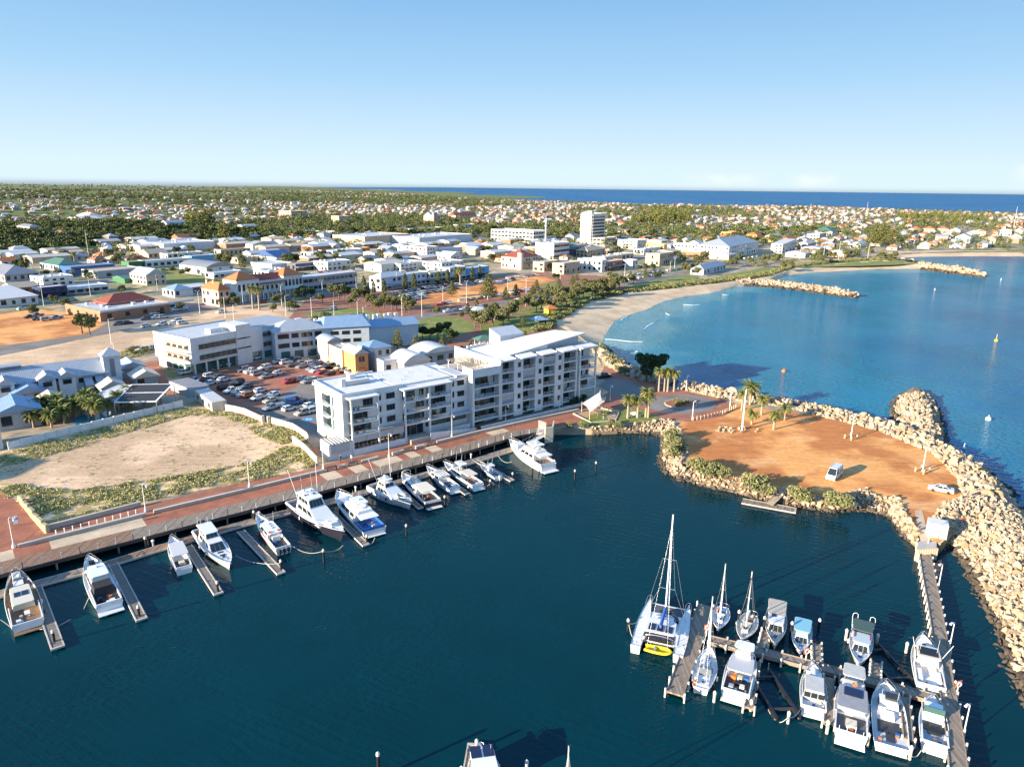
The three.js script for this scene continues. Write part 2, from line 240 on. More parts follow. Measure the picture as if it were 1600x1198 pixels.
// beach: dry sand running down under the water
{
const out = beachWater.map((p, i) => { const q = beachIn[Math.round(i * (beachIn.length - 1) / (beachWater.length - 1))], l = Math.hypot(p[0] - q[0], p[1] - q[1]) || 1; return [p[0] + (p[0] - q[0]) / l * 26, p[1] + (p[1] - q[1]) / l * 26]; });
const wob = (x, z) => .22 * (vnoise(x / 7 + 300, z / 7 + 300, 0) - .5) + .1 * (vnoise(x / 2 + 300, z / 2 + 300, 0) - .5);
const inner = beachIn.map((p, i) => { const q = beachWater[Math.round(i * (beachWater.length - 1) / (beachIn.length - 1))], l = Math.hypot(p[0] - q[0], p[1] - q[1]) || 1; return [p[0] + (p[0] - q[0]) / l * 5, p[1] + (p[1] - q[1]) / l * 5]; });
struct('beach', [strip(inner, beachWater, [[0, .1], [.2, .15], [.5, -.5], [.8, -1.35], [1, -1.98]], 110, wob), strip(beachWater, out, [[0, -1.98], [.5, -2.5], [1, -3.5]], 110)], mSand);
struct('far_beach', strip(farBeachIn.map(p => [p[0] - 5, p[1] - 16]), farBeachWater.map(p => [p[0] + 6, p[1] + 8]), [[0, .3], [.6, -.6], [1, -2.4]], 60), mSand);
// small breaking waves along the sand
const foam = P(.6, .64, .66, .9);
for (const [pl, w, lab] of [[[[61,-364.4],[56.2,-354.7],[52.4,-343.8],[50.6,-340.3]], 1, 'curling white wave breaking in front of the wide sand'], [[[60.1,-321.8],[64.2,-333],[69.2,-343.2],[73.2,-350.5]], 1.1, 'longest white wave crest breaking off the beach'], [[[40,-302],[44,-300.9],[50.4,-297.3],[55.9,-297.6]], .7, 'thin flat foam line nearest the white apartments'], [[[47.7,-275.3],[49.6,-277.7],[51.2,-281.2]], 1.3, 'small white splash of a wave beside the rock shore'], [[[80.7,-371.6],[81.5,-365.8],[83.3,-367.9]], 1.6, 'short foaming wave tip farther along the beach'], [[[96.8,-400.5],[101.4,-398.6],[106.8,-401.3]], .9, 'low foam line off the middle of the beach'], [[[130.7,-443.3],[133.1,-440.8],[137.2,-446.7]], 1, 'small foam patch near the first rock groyne']]) {
const s = resample(pl, 22), v = []; const e = (i, k) => { const a = s[Math.max(0, i - 1)], b = s[Math.min(22, i + 1)], l = Math.hypot(b[0] - a[0], b[1] - a[1]) || 1, q = w * .4 * Math.sin(i / 22 * 3.1416) * (.35 + 1.3 * LAT[(i * 7 + k * 3 + Math.round(w * 100)) & 65535]); return [s[i][0] + (b[1] - a[1]) / l * q * k, -1.97, s[i][1] - (b[0] - a[0]) / l * q * k]; };
for (let i = 0; i < 22; i++) { const m0 = [s[i][0], -1.8, s[i][1]], m1 = [s[i + 1][0], -1.8, s[i + 1][1]]; for (const k of [-1, 1]) { const a = e(i, k), b = e(i + 1, k); if (k < 0) v.push(...m0, ...a, ...b, ...m0, ...b, ...m1); else v.push(...m0, ...b, ...a, ...m0, ...m1, ...b); } }
const gs = tris(v);
tag(mesh('breaking_wave', gs, foam), lab, 'wave', 'waves breaking on the beach');
}
}
// sheets of ground: each a little above the one below
let lift = .02; const SHEETS = [];
const sheet = (name, pts, mat, y) => SHEETS.push(pts) && struct(name, flat(pts, y ?? (lift += .004)), mat);
const dirtPts = [[45.3,-183.2],[43.8,-167.1],[42.7,-159.1],[39.4,-152.5],[43.2,-151.8],[46.2,-147.4],[50.3,-143.2],[54.6,-139.3],[59,-136.8],[65.8,-134.5],[75.5,-138.6],[75.1,-134.1],[78.8,-134.2],[77.1,-126.6],[75.3,-119.4],[77.3,-116.2],[86.1,-124.1],[93.6,-132.2],[98.6,-144.7],[101.7,-156.1],[102.1,-162],[100.3,-167.7],[97.2,-177.7],[92,-184.4],[85.9,-190.9],[74.2,-196.5],[66.4,-201.2],[63.9,-199.2],[63.2,-194.8],[59.2,-189.3],[54,-186.3],[49.2,-185]];
sheet('dirt_lot', dirtPts, mDirt);
sheet('brick_forecourt', [[19.3,-193.6],[24.7,-201.4],[32.5,-217.1],[30,-233.8],[33,-245.6],[42.6,-228.5],[53,-215.8],[63.9,-205.7],[66.2,-200.5],[63.6,-194.2],[59.1,-188.7],[49,-183.8],[43.9,-184.8],[41,-187.4],[36.8,-194.3],[29.4,-194]], mBrick);
sheet('access_road', [[27.7,-219.1],[32.1,-229.6],[38.9,-225.1],[42.7,-216.8],[39.3,-208.7],[44.2,-194.6],[39.5,-199.4],[32.2,-207]], mAsph);
const rc = [49.9,-200.5];
const ring = (r, n = 40, sx = 1.25) => Array.from({ length: n }, (_, i) => { const a = i / n * 6.28318, x = Math.cos(a) * r * sx, z = Math.sin(a) * r; return [rc[0] + x * .85 + z * .5, rc[1] - x * .5 + z * .85]; });
struct('turning_circle', flat(ring(9.2), .045), mAsph);
struct('island_kerb', slab(ring(4.6, 36, 1.1), .046, .2), mPave);
struct('island_paving', flat(ring(4.3, 36, 1.1), .206), mRust);
sheet('vacant_lot', [[-122.7,-142.1],[-118.6,-157],[-93.5,-192.7],[-80.1,-189],[-66.2,-178.9],[-56.3,-173.1],[-51.1,-166.5],[-53.2,-163.7],[-43.8,-149.8],[-45.3,-146.7],[-87.2,-120.2],[-92.8,-124.1],[-106.6,-136.8],[-110.6,-126.5]], mLot);
sheet('lot_grass', [[-87.2,-120.2],[-95.9,-126.9],[-103.7,-132.7],[-111.3,-132.4],[-117.4,-140.5],[-103.9,-136.9],[-89.6,-133.1],[-80.3,-137.6],[-68.8,-142],[-57,-147.9],[-53.2,-153.8],[-52.9,-160.1],[-52.9,-163.7],[-43.8,-149.8],[-45.3,-146.7]], mLotGrass);
sheet('lot_grass', [[-120.8,-141.5],[-118,-156.2],[-101.8,-178.6],[-93,-191.5],[-80,-187.8],[-79.3,-183.9],[-89.7,-185.7],[-96.7,-173.6],[-106.4,-158.3],[-111.9,-150.7],[-119.5,-141.5]], mLotGrass);
sheet('lot_grass', [[-79.6,-187.9],[-66,-178.4],[-56.2,-172.6],[-51.8,-166.5],[-56.6,-164.5],[-62.8,-168.9],[-71.3,-178.7],[-79.3,-183.9]], mLotGrass);
sheet('forecourt', [[-121.4,-135.3],[-110.3,-138.3],[-102.4,-132.7],[-92,-123.6],[-86,-118.5],[-85.3,-110.3],[-95,-102.4]], mRust);
sheet('car_park', [[-110,-216.7],[-106.1,-227.2],[-92.2,-244.9],[-85.6,-249.1],[-77.1,-251.6],[-66.2,-250.2],[-52.8,-235.8],[-39.5,-224.6],[-33,-228.2],[-28.9,-191.7],[-44.6,-157.8],[-45.6,-155.3],[-51.4,-167.4],[-56.6,-174.1],[-64.9,-180],[-66.7,-179.4],[-80.6,-189.6],[-95.5,-202.9],[-104.6,-210.2]], mBrick);
sheet('car_park_asphalt', [[-71.8,-189.9],[-67.1,-217.1],[-61.5,-218.9],[-52,-217.8],[-42,-169.7],[-45.6,-158.7],[-52.9,-168.3]], mAsph);
sheet('street', [[-206.4,-252.9],[-196.4,-265.4],[-174.1,-340],[-159.8,-385.9],[-126.7,-429.3],[-66.9,-458.5],[-44.7,-487.2],[-19.62,-519.7],[-20.2,-500.5],[-43.2,-470.4],[-64.3,-440.6],[-118.3,-403.7],[-149.2,-365],[-160.8,-318.8],[-185.6,-249.9],[-194.8,-237.8]], mAsph);
sheet('bare_block', [[-197.7,-235.8],[-185.6,-249.9],[-174.1,-277.3],[-159.3,-315.7],[-150.8,-336.3],[-142.9,-281.6],[-134.2,-261.1],[-143.9,-252.1],[-145.1,-248],[-160.8,-233.2],[-179,-212]], mLot);
sheet('bare_block', [[-255.5,-309.4],[-245,-334.9],[-235.5,-348.6],[-209.8,-337.4],[-181.4,-311.2],[-178.1,-288.6],[-196.4,-265.4],[-207.8,-248.7]], mDirt);
sheet('side_road', [[-137.6,-234.3],[-126.9,-246],[-110.3,-219],[-97.2,-207],[-102.6,-202.6],[-126.3,-217.4]], mBrick);
sheet('bare_verge', [[-131.3,-252.8],[-142.9,-281.6],[-150.8,-329.3],[-149.8,-360.9],[-132.8,-383.5],[-96.3,-328],[-106.3,-304.1],[-127.9,-295.7],[-137.2,-269.9]], mLot);
sheet('lawn', [[-295.4,-612],[-175.3,-461.1],[-187.9,-441.2],[-235.2,-452.2]], mGrass);
sheet('foreshore_ground', [[-101.3,-297.4],[-114.9,-394.2],[-92.6,-424],[-65.2,-446.4],[-18.76,-497],[18.2,-535.9],[89.6,-504],[92.3,-448.7],[68.8,-427.1],[41.7,-388.2],[28.1,-347],[20,-327.6],[21.2,-291.4],[-0.17,-271.8],[-40,-269.6],[-66.3,-299.5]], mPath);
sheet('park_lawn', [[-103.2,-341.4],[-93.4,-365.1],[-75.5,-358.4],[-61,-340.8],[-65.7,-325.1],[-82.5,-320.8]], mGrass);
sheet('park_lawn', [[-61.6,-311.4],[-54.8,-330.8],[-37.9,-342.4],[-25.2,-339.7],[-16.45,-320.4],[-18.31,-302.5],[-29.4,-288.4],[-41.7,-281.4],[-53,-287]], mGrass);
sheet('park_lawn', [[-16.13,-314.3],[-3.52,-343],[15.67,-353.5],[24.2,-336.2],[14.17,-316.2],[-0.23,-292.7],[-10.97,-292.1]], mGrass);
sheet('park_lawn', [[-3.63,-352.1],[9.76,-377],[24.6,-396],[40.6,-435.6],[73.9,-447],[54.8,-408],[40.4,-392.6],[27,-354.3],[15.52,-349.8]], mGrass);
sheet('park_lawn', [[15.8,-459.9],[29.4,-480.6],[32.5,-461.4],[19.47,-448.1]], mGrass);
sheet('park_lawn', [[73,-468.3],[123.6,-534.5],[136.3,-527.8],[130.5,-504.4],[99.6,-464.4],[73.9,-447]], mGrass);
sheet('park_lawn', [[155.8,-529.8],[202,-582.6],[215.5,-598.7],[213.9,-579.2],[187.8,-533.1],[152.7,-503]], mGrass);
sheet('dirt_parking', [[-54,-368],[-47.1,-428],[-17.84,-472.8],[17.56,-515.7],[29.8,-487.5],[7.25,-441.2],[-0.63,-413.4],[-21.9,-392.3],[-37.4,-369.3]], mDirt);
sheet('foreshore_road', [[-99.1,-290.7],[-87.1,-315.8],[-60.1,-327.2],[-45,-349.2],[-14.46,-383.9],[14.37,-414.7],[39.3,-444],[79.9,-485.4],[125.5,-543],[165.8,-603.1],[234.4,-661.5],[228.1,-643],[165.8,-583.3],[120.9,-522.3],[76.8,-465.5],[37.9,-427.1],[13.91,-399.9],[-13.82,-367],[-43.2,-335],[-57.4,-311.6],[-84,-304.1]], mAsph);
sheet('foreshore_lawn', [[17.33,-181],[24.7,-192.6],[29.3,-193.4],[25.8,-186.9],[27.7,-181.4],[21.4,-178.5]], mGrass);
sheet('foreshore_lawn', [[29,-188.1],[32.6,-197.3],[36.8,-194.3],[40.8,-186.9],[42.2,-184.7],[34.6,-181.7],[29.2,-182]], mGrass);
sheet('dune_grass', [[228.9,-590.4],[280.9,-632.6],[328.5,-667.1],[357.1,-670.7],[362.2,-636.7],[332.1,-622.4],[266.7,-599.6]], mGrass);
sheet('dune_grass', [[382.8,-726.4],[583.7,-825.3],[557.9,-788],[427.3,-754.3]], mGrass);
sheet('hill_road_foot', [[-487.1,-776.2],[-491.6,-795],[-387.3,-636.1],[-388.7,-623.5]], mAsph);
// ---------- rocks ----------
function rockGeo(seed) {
const r = RNG(seed), g = new THREE.IcosahedronGeometry(1, 1), p = g.attributes.position, pl = [];
for (let i = 0; i < 11; i++) pl.push([V(r() - .5, r() - .5, r() - .5).normalize(), rr(.36, .74, r)]);
const q = V(0, 0, 0);
for (let i = 0; i < p.count; i++) { q.fromBufferAttribute(p, i); for (const [n, d] of pl) { const t = q.dot(n); if (t > d) q.addScaledVector(n, d - t); } p.setXYZ(i, q.x * 1.15, q.y * .8, q.z * .95); }
g.computeVertexNormals(); return mg(g);
}
const ROCKS = [11, 12, 13, 14, 15, 16].map(rockGeo); ROCKS.forEach(g => g.userData.ready = true);
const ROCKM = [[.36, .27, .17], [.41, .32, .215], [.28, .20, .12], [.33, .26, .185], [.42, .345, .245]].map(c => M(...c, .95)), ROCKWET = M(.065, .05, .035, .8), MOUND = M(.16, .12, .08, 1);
function rockWall(t, inner, outer, prof, sp, size, o = {}) {
const L = Math.max(lenOf(inner), lenOf(outer)), n = Math.ceil(L / sp), A = resample(inner, n), B = resample(outer, n), list = [];
const py = s => { let k = 0; while (k < prof.length - 2 && s > prof[k + 1][0]) k++; return lerp(prof[k][1], prof[k + 1][1], sat((s - prof[k][0]) / (prof[k + 1][0] - prof[k][0]))); };
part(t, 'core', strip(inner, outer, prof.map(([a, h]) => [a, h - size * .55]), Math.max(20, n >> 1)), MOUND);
for (let i = 0; i <= n; i++) {
const w = Math.hypot(A[i][0] - B[i][0], A[i][1] - B[i][1]), m = Math.max(2, Math.round(w / sp));
for (let k = 0; k <= m; k++) {
const s = sat((k + rr(-.4, .4)) / m), j = Math.min(n, Math.max(0, i + rr(-.45, .45))), i0 = Math.floor(j), i1 = Math.min(n, i0 + 1), f = j - i0;
const x = lerp(lerp(A[i0][0], A[i1][0], f), lerp(B[i0][0], B[i1][0], f), s), z = lerp(lerp(A[i0][1], A[i1][1], f), lerp(B[i0][1], B[i1][1], f), s);
if (o.skip && o.skip(x, z)) continue;
const sc = size * rr(.5, 1.5) * (rnd() < .14 ? 1.45 : 1.1), ax = [rr(.75, 1.3), rr(.7, 1.1), rr(.75, 1.3)];
let yy = py(s) + rr(-.3, .2) * size; if (o.taper) yy = lerp(yy, Math.min(yy, -2.2), sstep(.8, 1, j / n));
list.push({ x, z, y: yy, sc, ax, d: Math.hypot(x, z, 61) / sc, e: [rr(0, 6.3), rr(0, 6.3), rr(0, 6.3)], g: Math.floor(rnd() * 6), m: Math.floor(rnd() * 5) });
}
}
const seen = list.filter(q => inView(q.x, q.z, q.y, 1.02) && q.y > -2.4).sort((a, b) => a.d - b.d), own = new Set(seen.slice(0, o.own ?? 300));
for (const q of own) { const m = new THREE.Mesh(ROCKS[q.g], q.y < -1.5 ? ROCKWET : ROCKM[q.m]); m.name = 'rock'; m.castShadow = m.receiveShadow = true; m.position.set(q.x, q.y, q.z); m.rotation.set(...q.e); m.scale.set(...q.ax.map(a => a * q.sc)); t.add(m); }
const rest = list.filter(q => !own.has(q));
if (rest.length) {
const im = new THREE.InstancedMesh(ROCKS[0], M(.667, .667, .667, .95), rest.length), D = new THREE.Object3D(), c = new THREE.Color(); im.name = 'rock_fill'; im.userData = { kind: 'stuff' }; im.castShadow = im.receiveShadow = true;
rest.forEach((q, i) => { D.position.set(q.x, q.y, q.z); D.rotation.set(...q.e); D.scale.set(...q.ax.map(a => a * q.sc)); D.updateMatrix(); im.setMatrixAt(i, D.matrix); const w = q.y < -1.5 ? [.09, .07, .05] : [[.54, .405, .255], [.615, .48, .32], [.42, .30, .18], [.495, .39, .28], [.63, .52, .37]][q.m]; im.setColorAt(i, c.setRGB(...w)); });
t.add(im);
}
}
{
let t = thing('rock_seawall', 'long seawall of big pale boulders curving round the orange dirt lot', 'seawall');
const off = (pl, d) => pl.map((p, i) => { const a = pl[Math.max(0, i - 1)], b = pl[Math.min(pl.length - 1, i + 1)], l = Math.hypot(b[0] - a[0], b[1] - a[1]); return [p[0] - (b[1] - a[1]) / l * d * -1, p[1] + (b[0] - a[0]) / l * d * -1]; });
rockWall(t, seaIn.slice(2), off(seaOutCrest, 4.5).slice(2), [[0, .1], [.3, .85], [.5, .9], [.72, -.5], [1, -2.6]], 1.05, .7);
t = thing('rock_breakwater', 'wide slope of tumbled tan boulders beside the long jetty walkway', 'breakwater');
rockWall(t, [[74.8,-118],[78.4,-116.6],[80,-115.7],[77.9,-109.1],[75.6,-103.4],[73.1,-95.8],[69.6,-87.8],[67.4,-82.6],[65.5,-77.4],[64.2,-73.5],[59.8,-63.7]], [[89.5,-132.7],[99.9,-140.6],[102.6,-136.8],[102.1,-129.5],[98.4,-117.5],[94.8,-105.3],[89.2,-94.2],[84.7,-86.3],[82,-80.8],[78.5,-74.7],[71,-61.9]], [[0, -2.7], [.14, -1.2], [.34, .5], [.55, 1.7], [.74, 1.7], [.9, .9], [1, -.6]], 0.86, .47);
t = thing('spur_groyne', 'stubby rounded rock groyne jutting into the bay behind the seawall', 'groyne');
rockWall(t, [[104.1,-180.6],[108,-191.5],[111.9,-201.8],[116.7,-210.5],[122.4,-218.4],[127.5,-223]], [[109.3,-165.6],[115.3,-176],[121.5,-187.6],[128.5,-201.8],[133.1,-213.2],[134.8,-221.9]], [[0, -2.6], [.22, -.9], [.44, .35], [.64, .35], [.84, -.9], [1, -2.6]], .86, .56, { taper: 1 });
t = thing('basin_revetment', 'low bank of cream stones lining the marina basin below the dirt lot', 'revetment');
rockWall(t, basinTop.slice(1), basinWater.slice(1), [[0, .2], [.3, -.1], [.7, -1.3], [1, -2.5]], 0.74, .4);
t = thing('beach_revetment', 'shaded rock bank beside the seaward end of the white apartments', 'revetment');
rockWall(t, [[33,-265.8],[34.6,-245.7],[38,-233.3],[43.4,-226.9],[49.6,-220.9]], [[37.9,-291.4],[39.8,-266.1],[44.8,-254.2],[50.5,-246.9],[57,-234.9]], [[0, .3], [.4, .4], [1, -2.4]], 1.5, 1.0, { own: 120 });
t = thing('rock_groyne', 'nearer of two long rock groynes reaching out from the beach', 'groyne');
rockWall(t, [[152.8,-487.5],[171.9,-479.5],[186.9,-462.4],[199.7,-443.6],[209.9,-433.8]], [[161.4,-516.1],[182.8,-510.9],[199.6,-495.1],[212.6,-473.7],[216.8,-445]], [[0, -2.5], [.3, -.9], [.55, .1], [.75, -.4], [1, -2.5]], 1.6, 1.05, { own: 220 });
t = thing('rock_groyne', 'farther rock groyne at the sandy point, out in the bay', 'groyne');
rockWall(t, [[343.3,-602],[351.8,-579.8],[359.7,-559.1],[363.8,-551.4]], [[374.9,-663.4],[382.1,-631.3],[383.2,-596.8],[373.3,-564.7]], [[0, -2.5], [.35, -.7], [.6, .2], [.8, -.5], [1, -2.5]], 2.0, 1.3, { own: 150 });
t = thing('rock_groyne', 'short dark rock spit in the small inlet behind the sandy point', 'groyne');
rockWall(t, [[360.7,-694.8],[368.5,-680.3],[374.5,-669.1]], [[365.8,-705.1],[377.2,-696.9],[379.7,-678.7]], [[0, -2.4], [.5, -.4], [1, -2.4]], 2.6, 1.5, { own: 40 });
}
// ---------- promenade ----------
const LIME = M(.44, .38, .30, .9), RENDER = M(.56, .54, .50, .85), TIMBER = M(.23, .19, .15, .9), CONC = M(.40, .37, .33, .9), PONTOON = M(.36, .34, .32, .9), DECKG = gm(tDeck, 3, .9, { color: new THREE.Color(.8, .84, .92) });
const bwOut = [[-103.6,-81.3],[-82.1,-101.7],[-34.9,-138.9],[-9.08,-160.9],[0.65,-170.2],[6.95,-173.9]], bwIn = [[-106.5,-84],[-84.7,-105.5],[-36,-143.4],[-9.39,-166.6],[-0.51,-174.4],[7.24,-177.5]], wallFront = [[-110.3,-87.6],[-85.4,-110.1],[-69.2,-123.4],[-40.8,-145.4],[-9.63,-170.8],[6.9,-183],[19.14,-191.8]];
const lineAt = (pl, t) => { const L = lenOf(pl) * t; let s = 0; for (let i = 1; i < pl.length; i++) { const d = Math.hypot(pl[i][0] - pl[i - 1][0], pl[i][1] - pl[i - 1][1]); if (s + d >= L || i === pl.length - 1) { const f = (L - s) / d; return [lerp(pl[i - 1][0], pl[i][0], f), lerp(pl[i - 1][1], pl[i][1], f)]; } s += d; } };
{
struct('quay_wall', band(bwIn.slice(0), -.3, .05, -4, -.05), M(.12, .11, .10, .95));
const t = thing('boardwalk', 'weathered grey timber boardwalk running along the edge of the marina', 'boardwalk');
const n = 62, A = resample(bwOut, n), B = resample(bwIn, n);
for (let i = 0; i < n; i++) part(t, 'deck_panel', slab([A[i], A[i + 1], B[i + 1], B[i]].map(p => p), -.22, .03 + .004 * (i % 2)), i < 21 ? mDeckRed : mDeck);
part(t, 'edge_beam', band(bwOut, -.15, .12, -.6, -.02), DARK);
for (let i = 0; i < n; i += 2) put(t, 'pile', cyl(.16, .16, 4, 8), TIMBER, A[i][0] * .9 + B[i][0] * .1, -4.2, A[i][1] * .9 + B[i][1] * .1);
const r = thing('railing', 'line of short posts with wires edging the timber boardwalk', 'railing');
const k = Math.round(lenOf(bwOut) / 2.7), Q = resample(bwOut, k);
const post = mg([box(.11, 1.05, .11), box(.16, .05, .16, 0, 1.05, 0)]); post.userData.ready = true;
for (let i = 0; i <= k; i++) if (inView(Q[i][0], Q[i][1])) put(r, 'post', post, i % 3 ? WHITE : DARK, Q[i][0], .03, Q[i][1], .66);
for (const y of [.45, .75, 1.0]) part(r, 'wire', band(Q, -.012, .012, y, y + .02), STEEL);
// chequer of rust and cream paving between the deck and the low wall
const pv = thing('promenade_paving', 'promenade paved in alternating rust and cream bands beside the boardwalk', 'paving');
const dir = [bwIn[3][0] - bwIn[1][0], bwIn[3][1] - bwIn[1][1]], dl = Math.hypot(...dir); dir[0] /= dl; dir[1] /= dl;
const cutAt = (pl, p) => { for (let i = 1; i < pl.length; i++) { const a = pl[i - 1], b = pl[i], da = (a[0] - p[0]) * dir[0] + (a[1] - p[1]) * dir[1], db = (b[0] - p[0]) * dir[0] + (b[1] - p[1]) * dir[1]; if (da <= 0 && db >= 0) { const f = -da / (db - da || 1); return [lerp(a[0], b[0], f), lerp(a[1], b[1], f)]; } } return pl[pl.length - 1]; };
const brk = [[-105.5,-84.7],[-84.7,-105.5],[-83.1,-106.7],[-79,-110],[-67.3,-119.3],[-39.2,-140.8],[-36.3,-143],[-34.1,-145.1],[-31.6,-147.2],[-29.7,-148.9],[-24.9,-153.2],[-23.2,-154.6],[-21.2,-156.3],[-18.85,-158.5],[-16.45,-160.5],[-4.72,-170.5],[-0.51,-174.4],[7.24,-177.5]];
for (let i = 0; i < brk.length - 1; i++) { const a = brk[i], b = brk[i + 1], last = i === brk.length - 2; part(pv, i % 2 ? 'cream_paving' : 'rust_paving', flat([cutAt(bwIn, a), last ? [7.24,-177.5] : cutAt(bwIn, b), last ? [11.06,-186.3] : cutAt(wallFront, b), cutAt(wallFront, a)], .035), i % 2 ? mPave : mRust); }
part(pv, 'rust_paving', flat([[7.24,-177.5],[11.06,-186.3],[19.14,-191.8],[24.7,-193.2],[16.9,-179.9],[10.65,-178.1]], .032), mRust);
struct('upper_path', flat([...wallFront, ...[[27.4,-200.2],[19.74,-198.6],[7.35,-191.9],[-16.26,-172.1],[-35.7,-155.2],[-43.1,-149.4],[-54,-142.8],[-70.6,-128.8],[-86.2,-118.4],[-86.1,-114],[-115.3,-92.3]]], .03), mBrick);
// low limestone wall with gaps and seats in it
const w = thing('low_wall', 'low pale limestone wall between promenade paving and red brick path', 'wall');
for (const pl of [[[-84.8,-110.1],[-69.2,-123]], [[-68.2,-124],[-52.8,-135.9],[-41.1,-145.4]], [[-38.2,-147.5],[-37.1,-148.5]], [[-33.9,-150.9],[-30.6,-153.6]], [[-27.8,-156.1],[-25.2,-158.3]], [[-22.9,-160.3],[-20.9,-161.9]], [[-18.1,-164.4],[-9.65,-171.3],[6.92,-183.6],[19.17,-192.1]]]) { part(w, 'wall_block', band(pl, 0, .5, 0, .62), LIME); part(w, 'capping', band(pl, -.04, .54, .62, .7), M(.52, .46, .38, .9)); }
const w2 = thing('low_wall', 'second limestone wall edging the weedy lot near the brick forecourt', 'wall'); part(w2, 'wall_block', band([[-84.2,-116.7],[-72.3,-127.3]], 0, .6, 0, .95), LIME);
const bs = [[-39.7,-146.5, 'dark slatted bench set in the limestone wall farthest from the sea'], [-35.7,-149.7, 'dark slatted bench in the wall below the cafe corner'], [-24.5,-158.7, 'dark slatted bench in the wall below the entry ramp'], [-19.54,-163.3, 'dark slatted bench nearest the sea end of the limestone wall']];
for (const [x, z, lab] of bs) { const b = thing('bench', lab, 'bench', [x, .03, z], .665, 'benches set in the promenade wall'); for (let i = 0; i < 4; i++) part(b, 'seat_slat', box(2.4, .05, .11, 0, .45, -.2 + i * .14), TIMBER); for (let i = 0; i < 3; i++) part(b, 'back_slat', box(2.4, .1, .04, 0, .6 + i * .14, -.34), TIMBER); for (const s of [-1, 1]) part(b, 'leg', box(.08, .85, .5, s * 1.05, 0, -.1), DARK); }
// posts and wire fence of the lot
const f = thing('lot_fence', 'thin post and wire fence along the weedy edge of vacant lot', 'fence');
const fl = [[-84.7,-117.5],[-81.3,-121.2],[-71,-129.6],[-62.4,-136.5],[-52.9,-143.9],[-45.6,-147.8]], FQ = resample(fl, 24); for (const p of FQ) put(f, 'post', cyl(.05, .05, 1.5, 6), TIMBER, p[0], 0, p[1]);
for (const y of [.6, 1.3]) part(f, 'wire', band(FQ, -.012, .012, y, y + .02), STEEL);
const f2 = thing('dune_fence', 'short brushwood screen fence standing at the corner of the lot', 'fence'); const F2 = resample([[-97.3,-129.2],[-90,-122],[-83.6,-116]], 20); for (const p of F2) put(f2, 'brush_bundle', cyl(.5, .35, rr(1.1, 1.7), 6), M(.42, .34, .2, 1), p[0], 0, p[1]);
// small inner railing beside the second wall
const bl = resample([[-81.5,-115.3],[-71.6,-123.9]], 10); bl.forEach((p, i) => tag(mesh('bollard', [box(.14, .8, .14, p[0], .03, p[1]), box(.2, .06, .2, p[0], .83, p[1])], WHITE), `white wooden bollard beside the second wall, ${ORD[i]} from the brick forecourt`, 'bollard', 'white bollards'));
}
// ---------- lamp posts ----------
const LAMPW = P(.62, .61, .58, .45), LAMPHEAD = P(.7, .7, .68, .3);
function promLamp(x, z, h, lab) {
const t = thing('promenade_lamp', lab, 'street lamp', [x, .04, z], .66, 'white promenade lamps');
part(t, 'base', [cyl(.32, .3, .5, 8), cyl(.22, .14, .5, 8, 0, .5)], LAMPW); part(t, 'post', cyl(.1, .07, h - .6, 8, 0, .6), LAMPW);
part(t, 'arm', rope([[0, h - .1, 0], [0, h + .5, 0], [.35, h + .75, 0], [.7, h + .5, 0]], .05, 8), LAMPW); part(t, 'lantern', [cyl(.12, .32, .22, 10, .7, h + .2, 0), cyl(.26, .2, .2, 10, .7, h, 0)], LAMPHEAD);
}
const PL = [[-85.7,-110.3, 5, 'white lamp post on the brick forecourt beside the sign board'], [-70.2,-124.8, 5, 'white lamp post where the two limestone walls meet'], [-54.6,-137, 5, 'white lamp post beside the middle of vacant lot'], [-41.9,-147.6, 4.6, 'white lamp post in front of lot corner, near the planted strip'], [-28.5,-155.1, 5, 'white lamp post in front of the cafe terrace'], [-15.07,-169.7, 5, 'white lamp post beside the apartment entry ramp'], [-1.59,-180.8, 4.4, 'white lamp post in front of garden hedge, middle of apartments'], [13.5,-191.6, 4, 'white lamp post by the seaward garden of the apartments'], [29.3,-202.9, 4, 'white lamp post on the forecourt past the shade sail']];
for (const [x, z, h, l] of PL) promLamp(x, z, h, l);
function pole(x, z, h, lab, o = {}) {
const t = thing(o.name || 'light_pole', lab, o.cat || 'light pole', [x, hillY(x, z), z], o.turn ?? .6, o.group || 'tall light poles');
part(t, 'post', cyl(o.r || .16, (o.r || .16) * .6, h, 8), o.mat || LAMPW);
if (o.cross) { for (const y of [h - .5, h - 1.5]) part(t, 'cross_arm', box(2.2, .12, .12, 0, y, 0), TIMBER); }
else if (o.twin) { part(t, 'cross_arm', box(1.8, .1, .1, 0, h - .1, 0), STEEL); for (const s of [-1, 1]) part(t, 'lamp_head', box(.5, .25, .35, s * .8, h, 0), LAMPHEAD); }
else { part(t, 'arm', bar([0, h - .1, 0], [o.arm ?? 1.6, h + .1, 0], .05), LAMPW); part(t, 'lamp_head', box(.7, .14, .3, (o.arm ?? 1.6) + .2, h + .04, 0), LAMPHEAD); }
if (o.stumps) for (const [a, b] of [[-1.3, .9], [1.3, .9], [-1.3, -.9], [1.3, -.9]]) part(t, 'guard_post', cyl(.2, .18, 1.1, 7, a, 0, b), M(.5, .38, .2, .9));
return t;
}
pole(60.9,-177.4, 11, 'tallest white mast in a rock garden on the dirt lot', { r: .3, arm: .2, name: 'flag_mast', cat: 'mast' });
pole(87.1,-171.9, 6.3, 'light pole with guard stumps in the middle of dirt lot', { stumps: 1, twin: 1 });
pole(93.3,-150, 5.8, 'light pole with guard stumps near the parked white sedan', { stumps: 1, arm: .1 });
pole(49.7,-185.5, 5.2, 'slim light pole at the marina side of the turning circle', { arm: .6 });
pole(63.5,-197.3, 5.6, 'light pole with long arm at the seaward side of turning circle', { arm: -2.4 });
